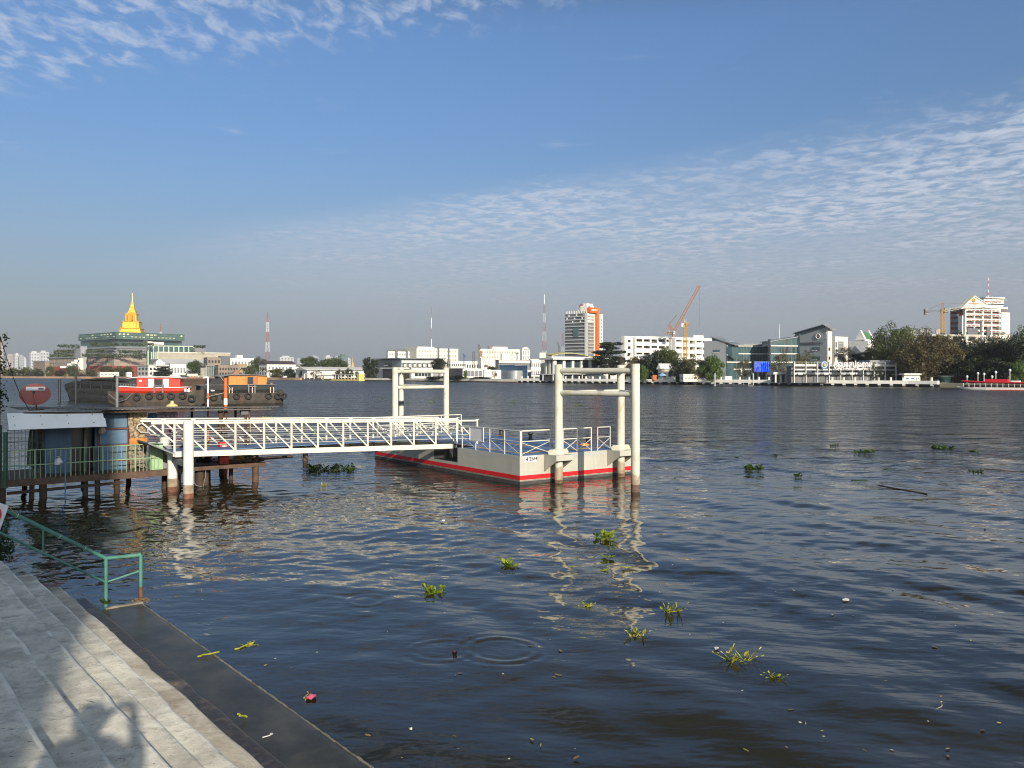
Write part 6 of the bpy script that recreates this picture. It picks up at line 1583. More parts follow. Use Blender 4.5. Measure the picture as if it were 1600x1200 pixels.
MB().lathe(pt(1035, 592, 306), [(1.6, 1.2), (1.2, 1.6), (.05, 2.2)], 8).build('canopy', mat('parasol_blue', (.25, .42, .65), .6, .05, 1), t); MB().tube(pt(1035, 594, 306), pt(1035, 588, 306), .05, 6).build('pole', GALV, t)
# unfinished concrete structure
t = thing('concrete_shell', 'unfinished concrete building shell with tall reinforcing cages', 'building shell', pt(1470, 560, 380))
a = pt(1420, 528, 380); MB().obox(a, Vector((30, 4, 0)), Vector((-4, 14, 0)), Vector((0, 0, .9))).build('slab', BROWNW, t)
a = pt(1456, 525.5, 372); MB().obox(a, Vector((24, 3, 0)), Vector((-3, 14, 0)), Vector((0, 0, .9))).build('slab', CONC, t)
a = pt(1456, 535, 374); MB().obox(Vector((a.x, a.y + 2, 1.2)), Vector((22, 3, 0)), Vector((-3, 10, 0)), Vector((0, 0, a.z - 1.2))).build('core', DGREY, t)
for x in (1418.5, 1422, 1428, 1438, 1441.5, 1449, 1451.5, 1464, 1466): 
    q_ = pt(x, 512 + (x * 7 % 5), 381); MB().beam(Vector((q_.x, q_.y, 20)), q_, .9, .9).build('column', MGREY if int(x) % 2 else CONC, t)
for x in (1470, 1485, 1510, 1525, 1540): q_ = pt(x, 526, 371); MB().beam(Vector((q_.x, q_.y, 1.2)), q_, 1.3, 1.3).build('column', PALE, t)
# hospital-like high rise on the right
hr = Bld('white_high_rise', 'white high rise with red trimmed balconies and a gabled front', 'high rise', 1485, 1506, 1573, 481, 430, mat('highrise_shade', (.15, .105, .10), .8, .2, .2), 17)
zz = [hr.z('R', .4, y) for y in (483, 490.5, 498.5, 507, 515.5, 524, 533)]
MAROON = mat('maroon_trim', (.22, .045, .04), .7, .12, .3)
for z in zz:
    hr.box('R', 0, .80, z - 1.25, z, WHITE, 'balcony_front', 1.6, 1.8)
    for i in range(8): hr.box('R', .03 + i * .095, .10 + i * .095, z - 1.1, z - .6, MAROON, 'red_panel', 1.66, .3)
hr.cols('R', 4, WHITE, .8, 'pier', 1.2, 1.4, u1=.8)
hr.box('R', .80, 1.0, hr.zb, hr.zt - 2, CREAM, 'end_bay', 2.0, 2.4)
hr.box('L', 0, 1, hr.zb, hr.zt - 1, MAROON, 'side_wall', .1, .3)
hr.box('L', 0, .30, hr.zb, hr.zt - 4, WHITE, 'white_edge', 1.2, 1.4)
for z in zz: hr.box('L', .3, .8, z - 1.4, z, MGREY, 'balcony_front', 1.4, 1.6)
for x0, x1, ya, yb in ((1507, 1523, 513, 530), (1527, 1530, 505, 530), (1537, 1542, 511, 530)): hr.px('R', x0, x1, ya, yb, DGREY, 'safety_net', 2.0, .5)
hr.box('R', 0, .85, hr.zt - .02, hr.zt + 1.8, WHITE, 'parapet', 1.8, 2.2)
wedge(hr, 'R', 1495, 1515.5, 482, 463.5, 483, 482, WHITE, 'gable', 2.6, 3); wedge(hr, 'R', 1515.5, 1536, 463.5, 476, 482, 480, WHITE, 'gable', 2.6, 3)
wedge(hr, 'R', 1495, 1515.5, 481.4, 462.6, 482.6, 464, CREAM, 'gable_trim', 3.2, 3.6); wedge(hr, 'R', 1515.5, 1536, 462.6, 475.4, 464, 476.6, CREAM, 'gable_trim', 3.2, 3.6)
u = hr.u('R', 1514.5); c = hr.q(u, 0) + Vector((hr.rb.y, -hr.rb.x, 0)) * 2.75; c.z = hr.z('R', u, 470)
MB().disc(c, Vector((hr.rb.y, -hr.rb.x, 0)), 1.15, .3, 22).build('round_emblem', mat('amber_emblem', (.45, .22, .04), .5, .2, 1), hr.t)
hr.px('R', 1536, 1567, 467, 476, WHITE, 'upper_storey', .5, 12); hr.px('R', 1537, 1562, 471, 472.6, MAROON, 'red_panel', .7, .4); hr.px('R', 1536, 1567, 474.8, 476, DARK, 'shadow_gap', .7, .4)
hr.px('R', 1536, 1566, 464.6, 466.4, WHITE, 'roof_slab', 1.6, 12)
for x in (1541, 1548, 1555): hr.px('R', x, x + 2, 466.4, 468, OFFW, 'roof_post', .8, .8)
hr.roofbox(.86, 1.06, .1, .8, 1.0, WHITE); rb_ = Bld('rear_bay', None, None, 1569, 1571, 1576, 494, 440, WHITE, 17, parent=hr.t, part='rear_bay')
for i in range(9): hr.px('R', 1507.5 + i * 1.6, 1508.6 + i * 1.6, 474.4 + (i % 3) * .2, 475.9, mat('gold_letters', (.4, .25, .08), .5, .1, 1), 'lettering', 2.75, .2)
# little pier by the woods
t = thing('pier_pavilion', 'low green and white pier pavilion at the edge of the woods', 'pavilion', gp(1492, 604.5, 1))
for x0, x1, y0, y1, d, m, nm in ((1474, 1497, 587, 589, 262, PALE, 'roof'), (1493, 1513, 585, 589, 261, ROOFG, 'roof'), (1477, 1486, 589, 597, 262.5, mat('mint_wall', (.20, .42, .33), .6, .1, .5), 'wall'), (1488, 1512, 589, 596, 262.5, DGREY, 'wall'), (1470, 1515, 598, 600, 260, CONC, 'deck'), (1470, 1512, 600.2, 603.5, 261, REDW, 'float')):
    a, c = pt(x0, y1, d), pt(x1, y0, d); MB().obox(a, Vector((c.x - a.x, 0, 0)), Vector((0, 4, 0)), Vector((0, 0, c.z - a.z))).build(nm, m, t)
for i in range(12):
    x = 1478 + i * 3.3; MB().tube(pt(x, 600, 260), pt(x, 596.5, 260), .05, 5).build('rail_post', GALV, t)
LLAB = ['white lamp standard left of the ferry roof', 'white globe lamp post above the ferry bow', 'pale flag pole with a limp flag above the red roof', 'white post lamp over the middle of the ferry', 'grey lamp post near the right edge trees', 'small white post lamp beside the pavilion']
for (x, y0, lab) in zip((1528, 1537.5, 1556, 1550, 1578, 1511), (585, 586, 583, 590, 580, 590), LLAB):
    d = bank_d(x) + 4; t = thing('lamp_post', lab, 'lamp post', gp(x, 603), 'lamp posts along the wooded bank'); q_ = pt(x, y0, d)
    MB().tube(Vector((q_.x, q_.y, 1)), q_, .09, 6).build('pole', SIGNW, t); MB().lathe(q_, [(.1, -.2), (.35, .1), (.3, .5), (.05, .7)], 8).build('lamp_head', SIGNW, t, True)

# ------------------------------------------------------------------ masts and cranes
MASTR = mat('mast_red', (.33, .11, .09), .6, .08, .3); MASTW = mat('mast_white', (.66, .66, .66), .6, .05, .3)
def mast(px, yt, yb, d, wt, wb, cols, label, lattice=True):
    t = thing('radio_mast', label, 'radio mast', Vector(((px - 800) / F * d, d, 1.2)), 'red and white radio masts')
    zt, zb = ypx(yt, d), min(ypx(yb, d), 60); k = d / F
    n = len(cols); c = Vector(((px - 800) / F * d, d, 0))
    for i, cc in enumerate(cols):                                   # top to bottom
        z1 = zt + (zb - zt) * i / n; z0 = zt + (zb - zt) * (i + 1) / n
        w1 = (wt + (wb - wt) * i / n) * k / 2; w0 = (wt + (wb - wt) * (i + 1) / n) * k / 2
        mb = MB(); r = .13 * k
        if lattice and w0 > .45:
            cs0 = [c + Vector((a * w0, b_ * w0, z0)) for a, b_ in ((-1, -1), (1, -1), (1, 1), (-1, 1))]; cs1 = [c + Vector((a * w1, b_ * w1, z1)) for a, b_ in ((-1, -1), (1, -1), (1, 1), (-1, 1))]
            for a, b_ in zip(cs0, cs1): mb.tube(a, b_, r, 4)
            m_ = max(2, int((z1 - z0) / (w0 * 2.4)))
            for s in range(m_):
                for e in range(4):
                    f = (e + 1) % 4; u0, u1 = s / m_, (s + 1) / m_
                    mb.tube(cs0[e].lerp(cs1[e], u0), cs0[f].lerp(cs1[f], u1), r * .7, 4); mb.tube(cs0[f].lerp(cs1[f], u0), cs0[e].lerp(cs1[e], u1), r * .7, 4)
        else: mb.tube(c + Vector((0, 0, z0)), c + Vector((0, 0, z1)), w0, 6, w1)
        mb.build('mast_section', MASTR if cc == 'r' else MASTW, t)
    return t
mast(251, 506, 530, 1000, 1.6, 2.0, 'rw', 'mast tip peeking above the glass crown right of the spire')
mast(418, 488, 565, 820, 1.2, 6.5, 'rwrwr', 'lattice mast tapering above the white villa')
mast(674, 480, 546, 940, 1.0, 1.4, 'rwrw', 'thin striped mast above the white apartment block', False)
mast(850.5, 460, 562, 520, .8, 7.5, 'wrwrwrw', 'tallest lattice mast left of the striped tower')
mast(879.5, 520, 552, 700, 1.2, 4.0, 'rrw', 'small reddish mast just left of the striped tower')
mast(1544, 434, 466, 436, .9, 1.6, 'wrwrwrw', 'short striped mast on the white high rise roof', False)
mast(1218, 506, 532, 520, .5, 1.3, 'ww', 'thin white antenna pole behind the glass wing', False)
YC = mat('crane_yellow', (.55, .30, .03), .5, .1, .5); OC = mat('crane_orange', (.42, .20, .10), .55, .1, .5); BC_ = mat('crane_blue', (.06, .16, .28), .5, .1, .5); DC = mat('crane_dark', (.10, .085, .08), .6, .2, .5)
def truss(mb, a, b_, w, r, n=None):
    a, b_ = Vector(a), Vector(b_); d = (b_ - a).normalized(); up = Vector((0, 0, 1)) if abs(d.z) < .9 else Vector((1, 0, 0))
    x = d.cross(up).normalized() * w / 2; y = x.cross(d).normalized() * w / 2
    n = n or max(3, int((b_ - a).length / w / 1.2)); cs = (x + y, x - y, -x - y, -x + y)
    for c in cs: mb.tube(a + c, b_ + c, r, 4)
    for i in range(n):
        p, q_ = a.lerp(b_, i / n), a.lerp(b_, (i + 1) / n)
        for e in range(4): mb.tube(p + cs[e], q_ + cs[(e + 1) % 4], r * .7, 4)
    return mb
def crane(label, base, parts, cat='crane', name='tower_crane'):
    t = thing(name, label, cat, base, None)
    for nm, kind, a, b_, w, m in parts:
        mb = MB()
        if kind == 't': truss(mb, a, b_, w, max(.07, w * .09))
        elif kind == 'l': mb.tube(a, b_, w, 5)
        else: mb.obox(a, Vector((b_[0] - a[0], 0, 0)), Vector((0, w, 0)), Vector((0, 0, b_[2] - a[2])))
        mb.build(nm, m, t)
    return t
d = 425; q = lambda x, y: pt(x, y, d)
crane('orange luffing crane leaning steeply over the white office block', q(1053, 518), [
    ('mast', 't', q(1053.5, 527), q(1053.5, 518), 1.4, OC), ('jib', 't', q(1054.5, 516), q(1093, 446), 1.15, OC), ('a_frame', 't', q(1052, 516), q(1045, 507), .8, OC), ('backstay', 'l', q(1045, 507), q(1057.5, 492), .12, DC),
    ('stay', 'l', q(1045, 507), q(1044, 520), .15, OC), ('counter_jib', 't', q(1053, 521), q(1043, 520), 1.0, DC), ('counterweight', 'b', q(1043, 523), q(1047, 517.5), 1.4, YC), ('cab', 'b', q(1051.5, 523), q(1056, 518), 1.5, SIGNW), ('hoist_rope', 'l', q(1092.5, 447), q(1092.5, 510), .055, DC), ('slew_ring', 'b', q(1051, 526), q(1056, 524), 1.6, OC)])
d = 385
crane('yellow tower crane mast with a short jib before the white office block', q(1070.5, 562), [
    ('mast', 't', Vector(((1070.5 - 800) / F * d, d, 1.2)), q(1070.5, 506), 1.15, YC), ('top_peak', 't', q(1070.5, 506), q(1070.8, 499), .7, PALE), ('jib', 't', q(1070, 505), q(1077.5, 507), .9, YC), ('counterweight', 'b', q(1065, 510.5), q(1069, 505), 1.0, SIGNW), ('cab', 'b', q(1071.5, 509), q(1074, 505.5), 1.2, YC)])
d = 402
crane('flat topped tower crane whose long jib crosses the white high rise', q(1473, 530), [
    ('mast', 't', Vector(((1473 - 800) / F * d, d, 1.2)), q(1473, 483), 1.5, YC), ('peak', 't', q(1473, 484), q(1473, 473.5), .7, OC), ('counter_jib', 't', q(1473, 485), q(1446, 487), .8, MGREY), ('counterweight', 'b', q(1446, 491.5), q(1451, 482.5), 1.6, MGREY),
    ('jib', 't', q(1474, 486), pt(1573, 468.5, d - 10), 1.0, PALE), ('cab', 'b', q(1477, 489), q(1481, 481.5), 1.5, MGREY), ('tie_rod', 'l', q(1473, 473.5), q(1449, 484.5), .09, DC), ('tie_rod', 'l', q(1473, 473.5), pt(1530, 474, d - 5), .06, DC)])
d = 500
crane('blue derrick crane left of the cream apartment slab', q(726, 575), [('mast', 't', Vector(((726.5 - 800) / F * d, d, 1.2)), q(725, 554), 1.0, BC_), ('jib', 't', q(725, 556), q(723.5, 552), .7, BC_), ('jib', 't', q(724, 556), q(728, 557), .6, BC_)])
crane('black drill rig mast between the derricks', q(740, 575), [('mast', 't', Vector(((740 - 800) / F * d, d, 1.2)), q(740, 550), 1.1, DC), ('head', 'b', q(738.8, 551), q(741.2, 548.5), 1.0, BC_)])
crane('leaning crawler crane boom with a red tip', q(758, 572), [('boom', 't', q(759, 572), q(750, 546), 1.3, mat('boom_grey', (.45, .40, .38), .6, .1, .4)), ('boom_tip', 't', q(750, 546), q(747.5, 538), 1.0, DC), ('machine', 'b', q(756, 574), q(762, 570), 3, DC)], name='crawler_crane')
crane('upright lattice boom in the middle of the crane row', q(764, 572), [('boom', 't', q(764.5, 574), q(763.2, 545), 1.0, mat('boom_grey', (.45, .40, .38))), ('boom_tip', 't', q(763.2, 545), q(763, 541), .8, DC), ('machine', 'b', q(762, 576), q(767, 572), 3, DC)], name='crawler_crane')
crane('rightmost crawler boom of the crane row leaning left', q(774, 568), [('boom', 't', q(776, 572), q(770, 546), 1.0, mat('boom_grey', (.45, .40, .38))), ('boom_tip', 't', q(770, 546), q(768, 540), .8, DC), ('machine', 'b', q(774, 575), q(779, 571), 3, DC)], name='crawler_crane')
crane('small blue derrick above the blue hoarding', q(808, 572), [('mast', 't', Vector(((808.5 - 800) / F * d, d, 1.2)), q(808, 552), .9, BC_), ('jib', 't', q(808, 553), q(805.5, 551), .6, BC_), ('jib', 't', q(808, 553), q(811, 551.5), .6, BC_)])
d = 560
crane('bent dark crane boom behind the olive roof hall', q(873, 552), [('boom', 't', q(874, 556), q(874, 542), 1.0, DC), ('boom', 't', q(874, 542), q(870.5, 534), .9, DC)])
# ------------------------------------------------------------------ promenade walls
PW = mat('promenade_white', (.84, .82, .76), .75, .06, .3, streak=((.40, .36, .28), .25, .5))
t = thing('promenade', 'long white river promenade wall on dark undercut piers', 'promenade wall', gp(1140, 600))
def bank_run(x0, x1):
    xs = [x0] + [x for x, _ in BANK if x0 < x < x1] + [x1]
    return [Vector(((x - 800) / F * bank_d(x), bank_d(x), 0)) for x in xs]
pl = bank_run(810, 1466)
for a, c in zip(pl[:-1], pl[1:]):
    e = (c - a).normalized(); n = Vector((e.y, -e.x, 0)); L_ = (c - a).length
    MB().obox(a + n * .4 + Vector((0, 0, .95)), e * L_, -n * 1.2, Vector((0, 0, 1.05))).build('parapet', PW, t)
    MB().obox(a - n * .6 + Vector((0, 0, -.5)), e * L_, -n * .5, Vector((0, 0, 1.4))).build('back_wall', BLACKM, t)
    k_ = int(L_ / 3.6)
    for i in range(k_):
        p = a + e * (L_ * (i + .5) / k_)
        MB().obox(p + n * .36 + Vector((0, 0, .50)), e * .8, -n * 1.1, Vector((0, 0, .45))).build('corbel', PW, t)
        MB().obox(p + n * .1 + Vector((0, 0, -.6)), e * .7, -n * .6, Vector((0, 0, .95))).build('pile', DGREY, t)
        if i % 1 == 0:
            po = MB().obox(p + n * .1 + Vector((0, 0, 2.0)), e * .42, -n * .42, Vector((0, 0, .85))).build('post', PW, t)
            MB().obox(p + n * .14 - e * .04 + Vector((0, 0, 2.85)), e * .5, -n * .5, Vector((0, 0, .14))).build('post_cap', PW, po)
t = thing('quay_wall', 'low pale concrete quay along the modern houses', 'quay wall', gp(690, 597))
pl = bank_run(561, 809)
for a, c in zip(pl[:-1], pl[1:]):
    e = (c - a).normalized(); n = Vector((e.y, -e.x, 0)); L_ = (c - a).length
    MB().obox(a + n * .5 + Vector((0, 0, .5)), e * L_, -n * 1.5, Vector((0, 0, 1.1))).build('coping', PALE, t)
    MB().obox(a + n * .2 + Vector((0, 0, -.5)), e * L_, -n * 1.0, Vector((0, 0, 1.0))).build('face', mat('quay_dark', (.12, .09, .07), .9, .2, .4), t)
t = thing('red_bank', 'low orange brown stone embankment at the far left', 'embankment', gp(150, 592))
pl = bank_run(-160, 470)
for a, c in zip(pl[:-1], pl[1:]):
    e = (c - a).normalized(); n = Vector((e.y, -e.x, 0)); L_ = (c - a).length
    MB().obox(a + n * .6 + Vector((0, 0, -.5)), e * L_, -n * 2.0, Vector((0, 0, 2.0))).build('face', mat('bank_stone', (.34, .22, .15), .9, .4, .06), t)
# landing pontoon before the screen
t = thing('floating_landing', 'small grey landing pontoon below the blue screen', 'landing stage', gp(1145, 603))
p0, p1 = gp(1118, 602.9), gp(1178, 603.8); e = (p1 - p0).normalized(); n = Vector((e.y, -e.x, 0))
MB().obox(p0 + Vector((0, 0, -.4)), e * (p1 - p0).length, n * 3, Vector((0, 0, 1.0))).build('float', DGREY, t)
for i in range(9): MB().tube(p0 + e * (i * (p1 - p0).length / 8) + n * 2.8 + Vector((0, 0, .6)), p0 + e * (i * (p1 - p0).length / 8) + n * 2.8 + Vector((0, 0, 1.7)), .05, 5).build('rail_post', GALV, t)
MB().beam(p0 + n * 2.8 + Vector((0, 0, 1.7)), p1 + n * 2.8 + Vector((0, 0, 1.7)), .07, .07).build('rail', GALV, t)
for x in (1117, 1177): q_ = gp(x, 603.2); MB().tube((q_.x, q_.y, -1), (q_.x, q_.y, 4.2), .22, 8).build('guide_pile', GALV, t)
MB().obox(pt(1133, 594, 262), Vector((2.2, 0, 0)), Vector((0, .2, 0)), Vector((0, 0, 1.2))).build('sign_board', SIGNW, t)
# ------------------------------------------------------------------ trees
LF = {
 'dark': leafmat('leaf_dark', (.010, .021, .006), (.028, .042, .011), .12),
 'mid': leafmat('leaf_mid', (.050, .080, .018), (.095, .120, .030), .12),
 'bright': leafmat('leaf_bright', (.065, .13, .015), (.11, .18, .028), .12),
 'brown': leafmat('leaf_brown', (.085, .066, .025), (.140, .108, .040), .12),
 'olive': leafmat('leaf_olive', (.075, .078, .026), (.125, .120, .046), .12),
 'orange': leafmat('leaf_orange', (.14, .085, .04), (.19, .13, .06), .12),
}
BARK = mat('bark', (.11, .085, .065), .9, .25, 1.0)
def crown_mesh(kind, seed, blobs, leaves, ls):
    """leaf clumps in a crown of unit width and height; returns (crown verts/faces, limb targets)"""
    g = np.random.default_rng(seed); cs = []; rad = []
    while len(cs) < blobs:
        p = g.uniform(-1, 1, 3)
        r = np.linalg.norm(p)
        if r > 1 or r < .35: continue
        x, y, z = p
        if kind == 'spread': z = z * .55 + .15 * (1 - x * x - y * y)
        elif kind == 'great': z = z * .75 + .1 * (1 - x * x - y * y)
        elif kind == 'layer': z = round(z * 3) / 3 + g.normal(0, .10); s_ = 1.05 - .55 * (z * .5 + .5); x *= s_; y *= s_
        elif kind == 'cone': s_ = 1.1 - .85 * (z * .5 + .5); x *= s_; y *= s_
        cs.append((x * .40, y * .40, .5 + z * .40)); rad.append(g.uniform(.06, .13) if kind == 'great' else g.uniform(.09, .19) * (.75 if kind in ('layer', 'sparse') else 1))
    cs = np.array(cs); rad = np.array(rad)
    per = leaves // blobs; V_ = []
    for c, r in zip(cs, rad):
        d = g.normal(0, 1, (per, 3)); d /= np.linalg.norm(d, axis=1)[:, None]
        rr_ = r * g.uniform(.45, 1.08, per) ** .6
        if kind == 'layer': d[:, 2] *= .28
        else: d[:, 2] *= .75
        pos = c + d * rr_[:, None]
        nrm = d + g.normal(0, .55, (per, 3)) + np.array([0, 0, .35]); nrm /= np.linalg.norm(nrm, axis=1)[:, None]
        t_ = np.cross(nrm, g.normal(0, 1, (per, 3))); t_ /= np.linalg.norm(t_, axis=1)[:, None]; b_ = np.cross(nrm, t_)
        s = ls * g.uniform(.6, 1.35, per)[:, None]
        V_.append(np.stack([pos - t_ * s, pos + b_ * s * .6, pos + t_ * s, pos - b_ * s * .6], 1).reshape(-1, 3))
    V_ = np.concatenate(V_); n = len(V_) // 4
    lo, hi = np.percentile(V_, 1, axis=0), np.percentile(V_, 99, axis=0)      # fill a unit box
    w_ = max(hi[0] - lo[0], hi[1] - lo[1]); mid_ = (lo + hi) / 2
    f_ = np.array([1 / w_, 1 / w_, 1 / (hi[2] - lo[2])]); sh_ = np.array([mid_[0], mid_[1], lo[2]])
    V_ = (V_ - sh_) * f_; cs = (cs - sh_) * f_
    return V_, [tuple(range(4 * i, 4 * i + 4)) for i in range(n)], cs
def trunk_mb(cs, kind, seed):
    rr = random.Random(seed); mb = MB(); fork = Vector((rr.uniform(-.03, .03), rr.uniform(-.03, .03), .24 if kind != 'cone' else .5))
    mb.tube((0, 0, -.02), fork, .035, 7, .022)
    for c in random.Random(seed + 1).sample([tuple(x) for x in cs], min(14, len(cs))):
        c = Vector(c); m = fork.lerp(c, .5) + Vector((rr.uniform(-.03, .03), rr.uniform(-.03, .03), .03))
        mb.tube(fork, m, .014, 5, .009); mb.tube(m, c, .009, 5, .003)
    return mb
PROTO = {}
def proto(kind, var, leafkey):
    key = (kind, var, leafkey)
    if key not in PROTO:
        nb, nl, ls = {'round': (48, 7600, .023), 'spread': (52, 7800, .022), 'layer': (64, 8600, .021), 'cone': (40, 4200, .022), 'sparse': (44, 3600, .016), 'great': (110, 17000, .0125), 'bush': (30, 3200, .030)}[kind]
        kk = (kind, var)
        if kk not in PROTO:
            v, f, cs = crown_mesh(kind, var * 17 + len(kind), nb, nl, ls)
            PROTO[kk] = (v, f, trunk_mb(cs, kind, var))
        v, f, tm = PROTO[kk]
        me = bpy.data.meshes.new('crown_' + kind); me.from_pydata(v.tolist(), [], f); me.materials.append(LF[leafkey]); me.update()
        PROTO[key] = (me, tm.mesh('trunk', BARK))
    return PROTO[key]
def palm_proto(var):
    key = ('palm', var)
    if key in PROTO: return PROTO[key]
    rr = random.Random(var); mb = MB()
    for i in range(17):
        az = 6.283 * i / 17 + rr.uniform(-.2, .2); up = rr.uniform(-.1, 1.1); L_ = rr.uniform(.34, .46); pts = []
        for j in range(6):
            u = j / 5; pts.append(Vector((math.cos(az) * L_ * u * math.cos(up * (1 - u * .6)), math.sin(az) * L_ * u * math.cos(up * (1 - u * .6)), .80 + L_ * (math.sin(up) * u - 1.0 * u * u * .75))))
        s = Vector((-math.sin(az), math.cos(az), 0))
        for j in range(5):
            w0, w1 = .05 * math.sin(math.pi * (.15 + .85 * j / 5)), .05 * math.sin(math.pi * (.15 + .85 * (j + 1) / 5)) * (j < 4)
            dn = Vector((0, 0, -.035))
            mb.add([pts[j], pts[j + 1], pts[j + 1] + s * w1 + dn, pts[j] + s * w0 + dn], [(0, 1, 2, 3)]); mb.add([pts[j], pts[j] - s * w0 + dn, pts[j + 1] - s * w1 + dn, pts[j + 1]], [(0, 1, 2, 3)])
    tm = MB().tube((0, 0, -.02), (.02, .01, .42), .022, 7, .016).tube((.02, .01, .42), (0, 0, .80), .016, 7, .013)
    PROTO[key] = (mb.mesh('fronds', LF['olive']), tm.mesh('trunk', BARK))
    return PROTO[key]
rt = random.Random(77)
def tree(label, px, yt, yb, wpx, d, kind='round', leafkey='mid', var=None, group=None, name=None, z0=1.2):
    """a tree whose crown spans wpx columns about px, from its top row yt to the ground (yb: lowest row of the crown)"""
    var = rt.randint(1, 3) if var is None else var
    k = d / F; top = ypx(yt, d); low = ypx(yb, d); W = wpx * k; c = Vector(((px - 800) / F * d, d, z0))
    nm = name or ('palm_tree' if kind == 'palm' else 'bush' if kind == 'bush' else 'tree')
    t = thing(nm, label, 'palm' if kind == 'palm' else 'bush' if kind == 'bush' else 'tree', c, group)
    cm, tm = palm_proto(var) if kind == 'palm' else proto(kind, var, leafkey)
    t.rotation_euler = (0, 0, rt.uniform(0, 6.28))
    hgt = top - z0
    for nm2, me in (('crown', cm), ('trunk', tm)):
        o = bpy.data.objects.new('fronds' if nm2 == 'crown' and kind == 'palm' else nm2, me); COL.objects.link(o); o.parent = t
        if kind == 'palm': o.scale = (W * 1.15, W * 1.15, hgt / 1.1)
        else:
            lowr = max(low, z0) - z0
            o.scale = (W * 1.04, W * 1.04, (hgt - lowr) * 1.07); o.location = (0, 0, lowr - (hgt - lowr) * .05)
            if nm2 == 'trunk' and lowr > 1:
                pass
    if kind != 'palm' and max(low, z0) - z0 > .8:
        lowr = max(low, z0) - z0
        o = MB().tube((0, 0, -.3), (0, 0, lowr + .1), W * .040, 8, W * .034).mesh('trunk_foot', BARK)
        oo = bpy.data.objects.new('trunk', o); COL.objects.link(oo); oo.parent = t
    return t
